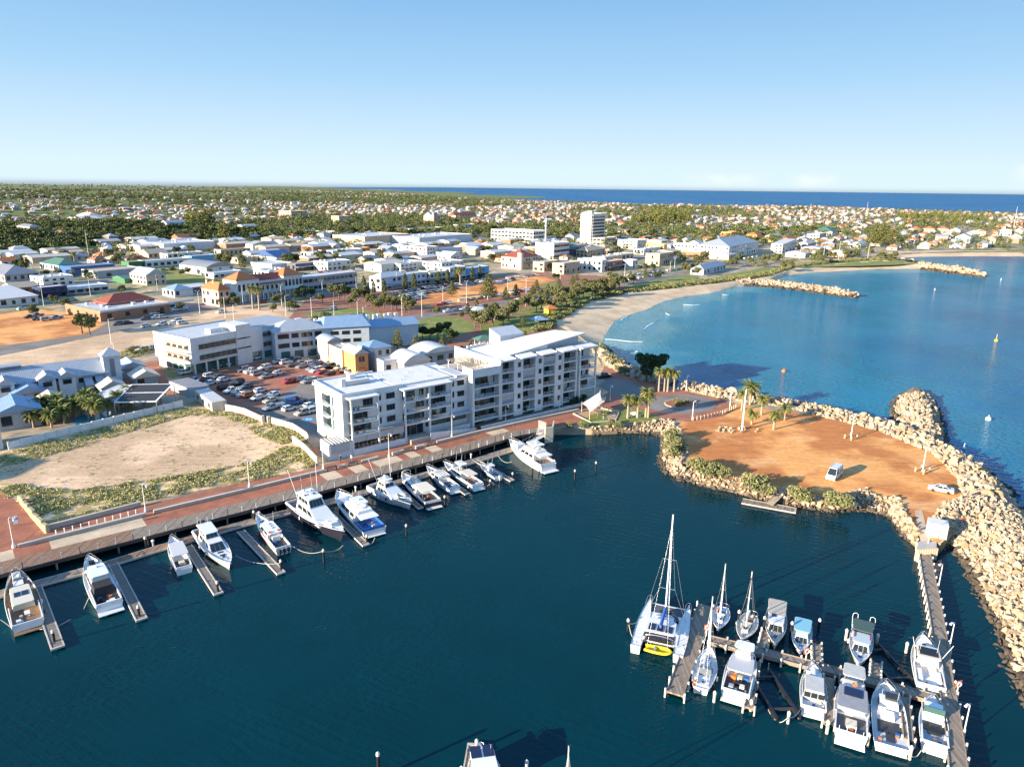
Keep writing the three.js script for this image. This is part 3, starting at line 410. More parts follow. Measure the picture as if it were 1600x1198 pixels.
pole(54.9,-215.1, 4.6, 'slim light pole beside the group of four palms', { arm: .4 });
{
// pale timber bollards on the edge of the turning circle
const pl = resample([[49.8,-185],[52.2,-186.2],[55.3,-188],[58.7,-190.4],[62.4,-194.2],[65.2,-197.3]], 15);
pl.forEach((p, i) => tag(mesh('timber_bollard', [cyl(.16, .15, 1.1, 7, p[0], 0, p[1])], M(.5, .38, .22, .9)), `pale timber bollard edging the turning circle, ${ORD[i]} from the marina side`, 'bollard', 'timber bollards by the turning circle'));
// island planting, rock garden
const rg = thing('rock_garden', 'ring of boulders round the foot of the tall white mast', 'rock garden');
for (let i = 0; i < 26; i++) { const a = rr(0, 6.3), d = rr(.9, 3), m = new THREE.Mesh(pick(ROCKS), pick(ROCKM)); m.name = 'rock'; const [bx, bz] = [59.1,-177.1]; m.position.set(bx + Math.cos(a) * d * 2, .25, bz + Math.sin(a) * d * .8); m.scale.setScalar(rr(.3, .65)); m.rotation.set(a, a * 2, 1); rg.add(m); }
}
// ---------- playground with shade sail ----------
{
const [x, z] = [24.1,-187.9], t = thing('playground_pit', 'sand pit playground with pale edging under the shade sail', 'playground');
const pts = [[17.31,-189.4],[21.5,-181.7],[28.3,-183.6],[30.2,-190.5],[25.9,-195.1],[22.1,-193.7]];
part(t, 'soft_fall', flat(pts, .05), M(.42, .29, .18, 1)); part(t, 'edging', band([...pts, pts[0]], -.15, .15, 0, .35), LIME);
const c = [[19.81,-191.3],[21.2,-183.6],[26.1,-192.1],[25.6,-197.6]], hs = [2.6, 2.4, 2.9, 4.2], s = thing('shade_sail', 'pale four cornered shade sail stretched over the playground', 'shade sail');
c.forEach((p, i) => part(s, 'post', cyl(.13, .1, hs[i] + .5, 7, p[0], 0, p[1]), LIME));
const v = [], N = 8, q = (i, k) => { const a = i / N, b = k / N, X = n => lerp(lerp(c[0][n], c[1][n], a), lerp(c[3][n], c[2][n], a), b), y = lerp(lerp(hs[0], hs[1], a), lerp(hs[3], hs[2], a), b), pin = 1 - .16 * Math.sin(a * 3.1416) * Math.abs(2 * b - 1) , cx = (c[0][0] + c[1][0] + c[2][0] + c[3][0]) / 4, cz = (c[0][1] + c[1][1] + c[2][1] + c[3][1]) / 4; return [cx + (X(0) - cx) * pin, y, cz + (X(1) - cz) * pin]; };
for (let i = 0; i < N; i++) for (let k = 0; k < N; k++) v.push(...q(i, k), ...q(i + 1, k), ...q(i + 1, k + 1), ...q(i, k), ...q(i + 1, k + 1), ...q(i, k + 1));
part(s, 'sail', toCreasedNormals(tris(v), 1), M(.66, .6, .5, .9));
const p = thing('play_frame', 'timber climbing frame with slide on the playground sand', 'play equipment', [x, .05, z], .5);
for (const [a, b] of [[-1, -1], [1, -1], [-1, 1], [1, 1]]) part(p, 'post', cyl(.09, .09, 2.1, 6, a, 0, b), TIMBER); part(p, 'platform', box(2.2, .12, 2.2, 0, 1.2, 0), TIMBER); part(p, 'slide', hexa([[1, 1.2, -.4], [1, 1.2, .4], [3.2, 0, .4], [3.2, 0, -.4], [1, 1.3, -.4], [1, 1.3, .4], [3.2, .1, .4], [3.2, .1, -.4]]), M(.6, .5, .35, .5)); part(p, 'ladder', bar([-1, 0, 0], [-1, 2, 0], .05), TIMBER);
for (const [px, pz, lab, sc] of [[34,-189.5, 'large white painted boulder between palms on the lawn', .9], [35.1,-187.2, 'smaller white boulder beside the palms on the lawn', .7], [33,-186.9, 'smallest white boulder on the lawn near playground', .5]]) { const b = new THREE.Mesh(ROCKS[1], WHITE); b.name = 'boulder'; b.position.set(px, .4, pz); b.scale.setScalar(sc); b.castShadow = b.receiveShadow = true; tag(b, lab, 'boulder', 'white boulders'); }
}
// ---------- marina: pontoons, fingers, piles ----------
const PILEW = M(.58, .55, .48, .7), PILEG = M(.44, .40, .34, .8);
function pile(x, z, top, lab, white) {
const t = thing('mooring_pile', lab, 'mooring pile', [x, -6.5, z], 0, 'mooring piles');
top *= white ? .62 : .85; part(t, 'shaft', cyl(.19, .19, 4.5 + top, 9), white ? PILEG : BLACK); part(t, 'cap', [cyl(.22, .22, .3, 9, 0, 4.5 + top - .05), cyl(.22, .02, .22, 9, 0, 4.75 + top)], PILEW);
}
function finger(a, b, w, lab, name = 'finger_pontoon', mat = DECKG) {
const L = Math.hypot(b[0] - a[0], b[1] - a[1]), t = thing(name, lab, 'pontoon', [(a[0] + b[0]) / 2, -2, (a[1] + b[1]) / 2], Math.atan2(-(b[1] - a[1]), b[0] - a[0]), name === 'finger_pontoon' ? 'finger pontoons between the boats' : undefined);
part(t, 'float', box(L - .3, .5, w - .3, 0, -.25, 0), DARK);
const n = Math.max(3, Math.round(L / 3)); for (let i = 0; i < n; i++) part(t, 'deck_section', box(L / n - .03, .1, w - .4, -L / 2 + L / n * (i + .5), .3, 0), mat);
for (const s of [-1, 1]) part(t, 'edge_rail', box(L, .26, .18, 0, .2, s * (w / 2 - .1)), CONC);
part(t, 'end_cap', box(.35, .28, w, L / 2, .19, 0), CONC);
for (let i = 0; i < n; i += 2) for (const s of [-1, 1]) part(t, 'cleat', box(.35, .1, .1, -L / 2 + L / n * (i + .5), .46, s * (w / 2 - .12)), STEEL);
return t;
}
{
const mp = [[-83.9,-95.5],[-80.3,-98.7],[-69.8,-107],[-60.8,-115.5],[-49.2,-125.3],[-34.4,-136],[-22.5,-146.2],[-8.88,-157.3],[3.42,-168.6]];
const t = thing('main_pontoon', 'long grey pontoon walkway running parallel to the boardwalk', 'pontoon');
const R = resample(mp, 34);
for (let i = 0; i < 34; i++) { const sgm = [R[i], R[i + 1]]; part(t, 'deck_section', band(sgm, -.95, .95, -1.75, -1.6), i > 5 && i < 12 ? mDeckRed : mDeck); part(t, 'float', band(sgm, -.9, .9, -2.4, -1.76), DARK); }
for (const s of [-1.1, .95]) part(t, 'edge_rail', band(R, s, s + .15, -1.9, -1.54), CONC);
const FG = [[[[-76.2,-101],[-63,-85.5]], 1.7, 'finger pontoon beside the teak decked cruiser'], [[[-67.9,-108.5],[-54.8,-92.4]], 1.6, 'finger pontoon beside the cruiser with black canopy'], [[[-57.9,-114.8],[-46.2,-99.5]], 1.5, 'finger pontoon between the small canopy launch and bow-out cruiser'], [[[-50.6,-120.7],[-38.3,-105.9]], 1.5, 'finger pontoon beside the triple outboard boat'], [[[-35.6,-129.2],[-26.1,-115.9]], 1.4, 'finger pontoon between game boat and blue stern catamaran'], [[[-25.9,-143.1],[-18.19,-131.5]], 1.3, 'finger pontoon beside the black hulled cruiser'], [[[-17.23,-150.2],[-9.2,-138.6]], 1.3, 'finger pontoon between striped roof boat and tower boat'], [[[-8.61,-158],[0.26,-146]], 1.3, 'finger pontoon beside the little centre console boat'], [[[3.74,-168],[10.05,-153.8]], 1.2, 'finger pontoon beside the large flybridge yacht by the gangway']];
for (const [p, w, l] of FG) finger(p[0], p[1], w, l);
for (const [x, z, h, l, wt] of [[-64.3,-86.8, 2.2, 'dark pile at the tip of leftmost finger pontoon'], [-55.5,-93.1, 2.2, 'dark pile on the finger beside the black canopy cruiser'], [-46.5,-100.1, 2.2, 'dark pile at the finger tip beside the bow-out cruiser'], [-38.6,-107, 2.2, 'dark pile at the finger tip by the triple outboard boat'], [-32.2,-110.1, 2.6, 'free standing dark pile off the bow of game boat'], [-26.1,-116.9, 1.8, 'dark pile at the finger tip beside the blue stern catamaran'], [-19.43,-120.5, 2.2, 'lone dark pile in open water off the white game boat'], [-13.46,-133.5, 2.2, 'dark pile between the black cruiser and striped roof boat'], [-8.99,-139.6, 1.7, 'dark pile at the finger tip beside the tower boat'], [-4.44,-142.4, 2, 'dark pile off the stern of little centre console'], [0.41,-147.1, 1.7, 'dark pile at the finger tip left of the flybridge yacht'], [4.93,-150.9, 1.8, 'dark pile off the flybridge yacht stern'], [10.1,-154.5, 2, 'dark pile right of the flybridge yacht'], [14.31,-147.5, 2.5, 'nearer of two white capped channel piles in open basin'], [19.63,-152.9, 2.3, 'farther of two channel piles toward the dirt lot'], [-81,-103, 2, 'dark pile behind the teak decked cruiser'], [-65.1,-114.3, 2.3, 'dark pile on the main pontoon left of canopy launch'], [-49.7,-125.5, 2.2, 'dark pile on main pontoon by the centre console bow'], [-38.8,-132.7, 2, 'dark pile on main pontoon behind the game boat'], [-26.5,-146.6, 1.9, 'dark pile on main pontoon behind the white game boat'], [-13.66,-158.2, 2, 'dark pile on main pontoon behind the tower boat'], [3.48,-172, 1.9, 'dark pile at the foot of the gangway'], [-14.17,-63.9, 3.6, 'lone pile standing in the dark near water']]) pile(x, z, h, l, wt);
for (const [x, z, l] of [[-78.6,-101.6, 'left end of pontoon'], [-63.9,-114.5, 'near the canopy launch'], [-49,-126.4, 'near the centre console'], [-32.9,-139, 'near the catamaran'], [-9.58,-158.9, 'near the tower boat']]) { const b = thing('service_pedestal', `small white power pedestal on the main pontoon, ${l}`, 'power pedestal', [x, -1.6, z], .66, 'power pedestals on the pontoon'); part(b, 'post', box(.25, .9, .25), WHITE); part(b, 'hood', [cyl(.22, .3, .2, 8, 0, .9), cyl(.3, .1, .15, 8, 0, 1.1)], LAMPHEAD); }
// pier head and gangway at the end of the boardwalk
const g = thing('gangway', 'lattice sided gangway sloping from pier head to the pontoon', 'gangway');
const [ax, az] = [3.08,-167.4], [bx, bz] = [9.75,-173.5], L = Math.hypot(bx - ax, bz - az), dx = (bx - ax) / L, dz = (bz - az) / L, w = .8;
const q = (s, o, y) => [ax + dx * L * s - dz * o, lerp(-1.5, .1, s) + y, az + dz * L * s + dx * o];
part(g, 'ramp', hexa([q(0, -w, 0), q(0, w, 0), q(1, w, 0), q(1, -w, 0), q(0, -w, .12), q(0, w, .12), q(1, w, .12), q(1, -w, .12)]), CONC);
for (const o of [-w, w]) { part(g, 'hand_rail', bar(q(0, o, 1.1), q(1, o, 1.1), .05), STEEL); for (let i = 0; i < 8; i++) part(g, 'brace', bar(q(i / 8, o, i % 2 ? 1.1 : .1), q((i + 1) / 8, o, i % 2 ? .1 : 1.1), .04), STEEL); }
const p = thing('pier_head', 'small concrete pier head with pale screen walls above the water', 'pier');
part(p, 'deck', slab([[6.44,-173.4],[10.36,-172.5],[11.16,-178.1],[7.27,-178.5]], -.5, .06), CONC); part(p, 'screen_wall', band([[8.65,-171],[10.67,-172.1]], 0, .3, -2.6, 2.2), M(.62, .55, .4, .85)); part(p, 'screen_wall', band([[10.67,-172.1],[11.3,-177.6]], 0, .3, -2.6, 2.0), M(.62, .55, .4, .85)); part(p, 'gate', band([[7.07,-177.5],[9.01,-175.5]], 0, .08, 0, 2.1), STEEL);
// floating landing below the dirt lot
const fp = finger([48.5,-136.8], [58,-132.5], 2.6, 'grey floating landing moored below the dirt lot bank', 'floating_landing', mDeck);
const sg = thing('landing_gangway', 'short timber gangway from the rock bank to floating landing', 'gangway');
{ const a = [53.6,-134.9], b = [57.7,-138.3], L2 = Math.hypot(b[0] - a[0], b[1] - a[1]), ux = (b[0] - a[0]) / L2, uz = (b[1] - a[1]) / L2, r = (s, o, y) => [a[0] + ux * L2 * s - uz * o, lerp(-1.5, .3, s) + y, a[1] + uz * L2 * s + ux * o]; for (let i = 0; i < 14; i++) part(sg, 'tread', hexa([[i, -1], [i, 1], [i + .9, 1], [i + .9, -1]].flatMap(([s, o]) => [r(s / 14, o * .8, 0)]).concat([[i, -1], [i, 1], [i + .9, 1], [i + .9, -1]].map(([s, o]) => r(s / 14, o * .8, .12)))), TIMBER); for (const o of [-.8, .8]) { part(sg, 'hand_rail', bar(r(0, o, 1), r(1, o, 1), .06), TIMBER); for (const s of [0, .33, .66, 1]) part(sg, 'rail_post', bar(r(s, o, 0), r(s, o, 1), .05), TIMBER); } }
pile(51.9,-137.2, 3, 'dark pile beside the floating landing, nearer the boats'); pile(56.5,-134.8, 2.4, 'dark pile beside the landing gangway');
}
// right marina: walkway on piles, main jetty, fingers
{
const J = (pl, w, y, lab, name) => { const t = thing(name, lab, 'jetty'); const n = Math.max(4, Math.round(lenOf(pl) / 2.4)), R = resample(pl, n); for (let i = 0; i < n; i++) { part(t, 'deck_section', band([R[i], R[i + 1]], -w / 2, w / 2, y - .25 - .002 * (i % 2), y - .003 * (i % 2)), mDeck); } for (const s of [-w / 2 - .1, w / 2]) part(t, 'edge_beam', band(R, s, s + .1, y - .45, y + .12), TIMBER); for (let i = 0; i <= n; i += 1) for (const s of [-w / 2 - .22, w / 2 + .25]) { const a = R[Math.max(0, i - 1)], b = R[Math.min(n, i + 1)], l = Math.hypot(b[0] - a[0], b[1] - a[1]); put(t, 'pile', cyl(.13, .13, 5.5 + y + .38, 7), PILEW, R[i][0] + (b[1] - a[1]) / l * s, -5.5, R[i][1] - (b[0] - a[0]) / l * s); } return t; };
J([[75.2,-116.7],[70.1,-106],[65.8,-96.6],[61.5,-87.7],[57.7,-80.1],[54.9,-74.1],[52.3,-68.8],[49,-62.4]], 1.7, -.8, 'long timber walkway on piles leading from abutment past the boats', 'timber_walkway');
J([[55.5,-76],[50.3,-78.5],[43.5,-81.9],[36.1,-85.3],[28.7,-88.4]], 1.5, -1, 'main timber jetty with boats berthed on both sides', 'timber_jetty');
J([[30.4,-97],[26.5,-88],[23.5,-81.7],[21.3,-76.9]], 2, -1, 'wide timber jetty head beside the sailing catamaran', 'wide_jetty');
for (const [a, l] of [[[[33.7,-83.6],[30,-74.5]], 'narrow finger jetty right of the orange decked cruiser'], [[[35.4,-85.9],[37.7,-90.5]], 'short finger jetty between sloop and old launch'], [[[42.5,-80.4],[38.9,-72.1]], 'narrow finger jetty left of the grey canopy cruiser'], [[[41.9,-82.7],[43.8,-87.6]], 'short finger jetty by the orange life ring'], [[[50.5,-76.8],[47.2,-69.5]], 'narrow finger jetty beside the white open fishing boat'], [[[48.5,-80.2],[50.3,-83.5]], 'short finger jetty beside the empty boat lift']]) J(a, .9, -1, l, 'finger_jetty');
struct('jetty_ramp', flat([[80.4,-129.5],[82.2,-130.1],[75.5,-115.2],[73.8,-115.2]], .06), mPave);
const ab = thing('jetty_abutment', 'pale timber faced abutment where the walkway leaves the shore', 'abutment');
for (let i = 0; i < 9; i++) { const e = [[72.1,-113.3],[75.8,-113.9]], x = lerp(e[0][0], e[1][0], i / 8), z = lerp(e[0][1], e[1][1], i / 8); part(ab, 'sheet_pile', box(.45, 3.4, .35, x, -3.2, z), M(.5, .4, .27, .9)); }
part(ab, 'deck', slab([[72.1,-113.8],[75.8,-113.9],[77.4,-116.7],[74.1,-116.6]], -.3, .09), CONC);
for (const [x, z, l] of [[70.1,-103.1, 'farthest out'], [62.3,-86.9, 'beside the moored cruiser'], [54.4,-70.6, 'nearest, beside the open fishing boat']]) pole(x, z, 5.2, `bent white lamp post on the timber walkway, ${l}`, { arm: -1.1, r: .1 }).position.y = -2;
for (const [x, z, h, l, wt] of [[17.59,-91.6, 1.9, 'white topped pile tied to the catamaran', 0], [34.5,-93.5, 2.4, 'tall white pile between the two sloops', 0], [37.5,-91.2, 3, 'white pile left of the old launch', 0], [41.3,-90.5, 2.6, 'white pile between old launch and blue cabin boat', 0], [46.1,-92.2, 1.9, 'white pile right of the blue cabin boat', 0], [49.1,-89.9, 2.4, 'white pile left of the dark roofed boat', 1], [53.3,-89.2, 2, 'white pile right of the dark roofed boat', 1], [56.4,-87.1, 2.2, 'white pile left of the berthed cruiser by walkway', 1], [26.3,-76.6, 2, 'white pile off the stern of white sloop', 1], [30.5,-75.1, 2, 'white pile off the orange decked cruiser stern', 1], [34.4,-73, 2.2, 'white pile beside the empty lift cradle', 1], [38.5,-71.4, 2.4, 'white pile left of the grey canopy cruiser stern', 1], [42.4,-69.4, 2.4, 'white pile between the canopy cruiser and console boat', 1], [46.4,-67.5, 2.4, 'white pile between the two open fishing boats', 1]]) pile(x, z, h, l, wt);
for (const [x, z, turn, l] of [[34.3,-78.1, .08, 'empty dark boat lift cradle next to orange decked cruiser'], [52.1,-84.2, .1, 'empty dark boat lift cradle next to dark roofed boat']]) { const t = thing('boat_lift', l, 'boat lift', [x, -2, z], turn, 'empty boat lifts'); for (const s of [-1.5, 1.5]) { part(t, 'beam', box(.35, .4, 9, s, .1, 0), BLACK); for (const k of [-3.5, 0, 3.5]) part(t, 'pontoon_tank', new THREE.CapsuleGeometry(.35, 1.6, 3, 8).rotateX(1.5708).translate(s, 0, k), BLACK); } for (const k of [-3, 3]) part(t, 'cross_beam', box(3.2, .25, .3, 0, .2, k), DARK); for (const s of [-1.1, 1.1]) part(t, 'guide_post', cyl(.08, .08, 1.5, 6, s, .2, -4), STEEL); }
for (const [x, z, l] of [[40.8,-83.9, 'orange life ring board on the jetty by blue cabin boat'], [28.5,-89.1, 'red life ring board on jetty head'], [57.7,-77.5, 'red striped rescue post beside the timber walkway']]) { const t = thing('life_ring_stand', l, 'life ring', [x, -1, z], .3, 'life ring stands'); part(t, 'post', box(.12, 1.6, .12), WHITE); part(t, 'board', box(.9, .9, .08, 0, 1, 0), M(.6, .12, .04, .6)); part(t, 'ring', new THREE.TorusGeometry(.32, .08, 6, 14).translate(0, 1.45, .1), WHITE); }
// shore: white container, bins
}
// ---------- boats: local +x is the bow, y = 0 the waterline ----------
const GEL = P(.70, .70, .68, .22, { clearcoat: .5, clearcoatRoughness: .1 }), GELD = P(.62, .62, .60, .4), CREAM = P(.62, .56, .44, .4), NAVY = P(.012, .02, .05, .15, { clearcoat: .6 }), HBLUE = P(.03, .12, .36, .25), LBLUE = P(.25, .42, .52, .4), GREYH = P(.30, .33, .36, .3), TEAK = gm(tDeck, 2, .8, { color: new THREE.Color(1, .72, .5) }), CANVAS = M(.42, .42, .40, .9), DCANVAS = P(.02, .02, .024, .8), BROWNISH = P(.44, .38, .30, .6), ORANGE = P(.7, .16, .02, .6), YELLOW = P(.72, .52, .02, .5), SAILBLUE = P(.03, .10, .35, .8), SOLAR = P(.012, .018, .05, .12), ALU = P(.55, .56, .57, .35, { metalness: .8 });
function hullGeo(L, B, f, o = {}) {
const n = 16, st = o.stern ?? .88, rise = o.rise ?? .45, fine = o.fine ?? 2.1, S = [];
const hb = t => B / 2 * (t < .4 ? lerp(st, 1, Math.sin(t / .4 * 1.5708)) : Math.pow(Math.max(0, 1 - Math.pow((t - .4) / .6, fine)), .85)), sh = t => f * (1 + rise * t * t - (o.sag || 0) * Math.sin(t * 3.1416));
for (let i = 0; i <= n; i++) { const t = i / n, b = Math.max(.03, hb(t)), x = -L / 2 + L * t, y = sh(t), fl = 1 - .4 * t * t; S.push([[x - (t * t * L * .06), -.55 + .5 * t ** 6, 0], [x - t * t * L * .05, .02 + .3 * t * t, b * .86 * fl], [x - t * t * L * .02, y * .55 + .1, b * lerp(.95, .97 * fl + .06, t)], [x, y, b]]); }
const v = [], m = p => [p[0], p[1], -p[2]], q = (a, b, c, d) => v.push(...a, ...b, ...c, ...a, ...c, ...d);
for (let i = 0; i < n; i++) for (let k = 0; k < 3; k++) { const a = S[i][k], b = S[i + 1][k], c = S[i + 1][k + 1], d = S[i][k + 1]; q(a, b, c, d); q(m(d), m(c), m(b), m(a)); }
const s = S[0]; for (let k = 0; k < 3; k++) q(s[k], s[k + 1], m(s[k + 1]), m(s[k]));
const e = S[n]; for (let k = 0; k < 3; k++) q(m(e[k]), m(e[k + 1]), e[k + 1], e[k]);
const hull = toCreasedNormals(tris(v), .7), w = [], dd = o.bul ?? .12;
for (let i = 0; i < n; i++) { const a = S[i][3], b = S[i + 1][3], A = [a[0], a[1] - dd, a[2] * .97], Bq = [b[0], b[1] - dd, b[2] * .97]; w.push(...A, ...Bq, ...m(Bq), ...A, ...m(Bq), ...m(A)); }
const deck = tris(w), rail = [];
for (const z of [1, -1]) { const pts = S.map(p => [p[3][0], p[3][1] + .02, p[3][2] * z]); rail.push(rope(pts, .05 * (o.rail ?? 1), 26)); }
// bow pulpit line, raised above the gunwale from station r0 on
const pul = (h, t0) => { const pts = []; for (let i = Math.round(t0 * n); i <= n; i++) pts.push([S[i][3][0], S[i][3][1] + h, S[i][3][2] * .9 + (i === n ? 0 : .02)]); return [...pts, ...pts.slice(0, -1).reverse().map(m)]; };
return { hull, deck, rail, hb, sh, pul, S, n, x: t => -L / 2 + L * t };
}
function cabin(t, name, x0, x1, w, y, h, o = {}) {
const { rf = .8, rb = .15, tp = .82, fr = 1, mat = GEL, glass = GLASS, nw = 3, wv = [.35, .85], front = 1, back = 0, side = 1 } = o;
const w0 = w / 2, w1 = w / 2 * fr, y1 = y + h;
const a = [x0, y, w0], b = [x1, y, w1], c = [x1, y, -w1], d = [x0, y, -w0], A = [x0 + rb * h, y1, w0 * tp], Bq = [x1 - rf * h, y1, w1 * tp], C = [x1 - rf * h, y1, -w1 * tp], D = [x0 + rb * h, y1, -w0 * tp];
const p = part(t, name, hexa([a, b, c, d, A, Bq, C, D]), mat);
if (side) for (let i = 0; i < nw; i++) { const u0 = .08 + i * .84 / nw, u1 = .08 + (i + .88) * .84 / nw; part(p, 'side_window', onFace(a, b, Bq, A, u0, u1, ...wv), glass); part(p, 'side_window', onFace(c, d, D, C, 1 - u1, 1 - u0, ...wv), glass); }
if (front) for (let i = 0; i < front; i++) part(p, 'windscreen', onFace(b, c, C, Bq, .06 + i * .88 / front, .06 + (i + .93) * .88 / front, .16, .9), glass);
if (back) part(p, 'rear_window', onFace(d, a, A, D, .1, .9, .2, .9), glass);
return p;
}
function roofTop(t, name, x0, x1, w, y, th, mat, legs, ly = 0) {
const g = new THREE.ExtrudeGeometry((() => { const s = new THREE.Shape(), r = Math.min(.35, w / 6), X = (x1 - x0) / 2, Z = w / 2; s.moveTo(-X + r, -Z); s.lineTo(X - r, -Z * .92); s.quadraticCurveTo(X, -Z * .9, X, -Z * .6); s.lineTo(X, Z * .6); s.quadraticCurveTo(X, Z * .9, X - r, Z * .92); s.lineTo(-X + r, Z); s.quadraticCurveTo(-X, Z, -X, Z - r); s.lineTo(-X, -Z + r); s.quadraticCurveTo(-X, -Z, -X + r, -Z); return s; })(), { depth: th, bevelEnabled: true, bevelSize: .05, bevelThickness: .04, bevelSegments: 1, curveSegments: 4 }).rotateX(-1.5708).translate((x0 + x1) / 2, y, 0);
const p = part(t, name, g, mat);
if (legs) for (const x of [x0 + .25, x1 - .35]) for (const s of [-1, 1]) part(t, 'roof_post', bar([x + (x > 0 ? .2 : 0), ly, s * w * .44], [x, y, s * w * .42], .04), ALU);
return p;
}
function boat(name, label, cx, cz, L, turn, B, f, o = {}) {
const t = thing(name, label, o.cat || 'boat', [cx, -2, cz], turn, o.group || 'boats moored in the marina');
const H = hullGeo(L, B, f, o), deckM = o.deck || GELD;
const hm = part(t, 'hull', H.hull, o.hull || GEL); part(t, 'deck', H.deck, deckM); for (const g of H.rail) part(hm, 'rub_rail', g, o.railMat || GEL);
if (o.stripe) for (const s of [-1, 1]) part(hm, 'hull_stripe', rope(H.S.slice(1, -1).map(p => [p[2][0], p[2][1] + .12, s * (p[2][2] + .035)]), .06, 24), o.stripe);
const dy = u => H.sh(u) - (o.bul ?? .12), X = u => -L / 2 + L * u;
const k = { t, H, X, dy, L, B, f };
if (o.pulpit) { part(t, 'bow_rail', rope(H.pul(.55, o.pulpit), .03, 34), ALU); const pp = H.pul(.55, o.pulpit); for (let i = 0; i < pp.length; i += 2) part(t, 'stanchion', bar(pp[i], [pp[i][0], pp[i][1] - .55, pp[i][2]], .025, 4), ALU); part(t, 'anchor_roller', box(.7, .12, .25, L / 2 + .1, H.sh(1) - .08, 0), ALU); }
if (o.cockpit) { const [a, b, m, wf = .8] = o.cockpit, w = B * wf; part(t, 'cockpit_floor', box(L * (b - a), .04, w, X((a + b) / 2), dy(a) - .02 + .03, 0), m || TEAK); if (o.coaming !== 0) { for (const s of [-1, 1]) part(t, 'coaming', box(L * (b - a), .5, .16, X((a + b) / 2), dy(a), s * (w / 2 + .08)), o.coamMat || GEL); part(t, 'transom_rail', box(.18, .5, w, X(a) - .02, dy(a), 0), o.coamMat || GEL); } }
if (o.platform) part(t, 'swim_platform', box(o.platform, .1, B * .84, -L / 2 - o.platform / 2, .28, 0), o.platMat || TEAK);
for (let i = 0; i < (o.motors || 0); i++) { const z = (i - (o.motors - 1) / 2) * .75, m = part(t, 'outboard_motor', [hexa([[-L / 2 - .75, .75, z - .2], [-L / 2 - .15, .75, z - .2], [-L / 2 - .15, .75, z + .2], [-L / 2 - .75, .75, z + .2], [-L / 2 - .65, 1.4, z - .16], [-L / 2 - .2, 1.35, z - .16], [-L / 2 - .2, 1.35, z + .16], [-L / 2 - .65, 1.4, z + .16]]), box(.22, 1, .16, -L / 2 - .4, -.2, z)], o.motorMat || BLACK); }
for (const a of o.ant || []) part(t, 'whip_antenna', bar([X(a[0]), a[1], a[2]], [X(a[0]) - (a[4] || .4), a[1] + a[3], a[2]], .02, 4), GEL);
for (const a of o.outriggers ? [1, -1] : []) part(t, 'outrigger', bar([X(o.outriggers[0]), o.outriggers[1], a * B * .38], [X(o.outriggers[0]) - o.outriggers[2] * .35, o.outriggers[1] + o.outriggers[2], a * (B * .38 + .9)], .045, 5), GEL);
for (const a of o.domes || []) part(t, 'radar_dome', new THREE.SphereGeometry(a[3], 9, 6).scale(1, .75, 1).translate(X(a[0]), a[1], a[2]), GEL);
for (const a of o.seats || []) part(t, 'seat', [box(.5, .45, a[2] || .6, X(a[0]), dy(0) + (a[3] || 0), a[1]), box(.14, .8, a[2] || .6, X(a[0]) - .22, dy(0) + (a[3] || 0), a[1])], a[4] || GEL);
const gr = RNG(Math.round(cx * 31 + cz * 17)); for (let i = 0; i < 3; i++) part(t, 'rope_coil', new THREE.TorusGeometry(.17, .05, 4, 9).rotateX(1.5708).translate(X(rr(.72, .9, gr)), dy(.8) + .06, rr(-.4, .4, gr)), pick([SAILBLUE, CREAM, DARK], gr)); part(t, 'deck_hatch', box(.5, .06, .5, X(.8), dy(.8) + .01, 0), GLASS); for (let i = 0; i < 3; i++) { const e = rr(.2, .4, gr); part(t, 'deck_box', box(e, e, e * 1.3, X(rr(.05, .2, gr)), dy(0), rr(-.3, .3, gr) * B), pick([GEL, HBLUE, DARK, CREAM, ORANGE], gr)); }
for (let i = 0, nf = o.fenders || 3; i < nf; i++) { const u = .2 + .5 * i / nf, s = H.S[Math.round(u * H.n)][3]; part(t, 'fender', new THREE.CapsuleGeometry(.13, .5, 3, 7).translate(s[0], s[1] - .5, s[2] + .14), i % 2 ? GEL : NAVY); }
return k;
}
function moor(x0, y0, z0, x1, y1, z1, lab) { const m = mesh('mooring_rope', rope([[x0, y0, z0], [lerp(x0, x1, .3), Math.min(y0, y1) - .5 - .12 * Math.abs(y0 - y1), lerp(z0, z1, .3)], [lerp(x0, x1, .65), Math.min(y0, y1) - .4, lerp(z0, z1, .65)], [x1, y1, z1]], .045, 18), M(.5, .46, .38, .9)); tag(m, lab, 'rope', 'mooring ropes'); }
let k;
// --- left row ---
k = boat('cabin_cruiser', 'old white cruiser with teak decks and small solar panels at left edge', -75.3,-96.5,17.61,2.25, 4.4, 1.15, { deck: TEAK, cockpit: [.02, .34, TEAK, .82], bul: .2, platform: .9, rise: .6, pulpit: .62, domes: [[.8, 2.4, .3, .3]] });
cabin(k.t, 'wheelhouse', k.X(.3), k.X(.62), 2.9, k.dy(.3), 1.35, { mat: CREAM, rf: .5, nw: 2, front: 3 }); roofTop(k.t, 'cabin_roof', k.X(.24), k.X(.58), 2.7, k.dy(.3) + 1.4, .08, CREAM); for (const z of [-.5, .5]) part(k.t, 'solar_panel', box(1.5, .05, .85, k.X(.42), k.dy(.3) + 1.52, z), SOLAR);
cabin(k.t, 'foredeck_hatch', k.X(.68), k.X(.8), 1.6, k.dy(.7), .5, { nw: 1 }); cabin(k.t, 'dinghy_cover', k.X(.8), k.X(.97), 1.3, k.dy(.85), .6, { mat: CANVAS, side: 0, front: 0 }); part(k.t, 'table', box(1.2, .08, .7, k.X(.15), k.dy(0) + .7, .2), GEL); part(k.t, 'storage_box', box(.6, .5, .6, k.X(.08), k.dy(0), -1), GEL);
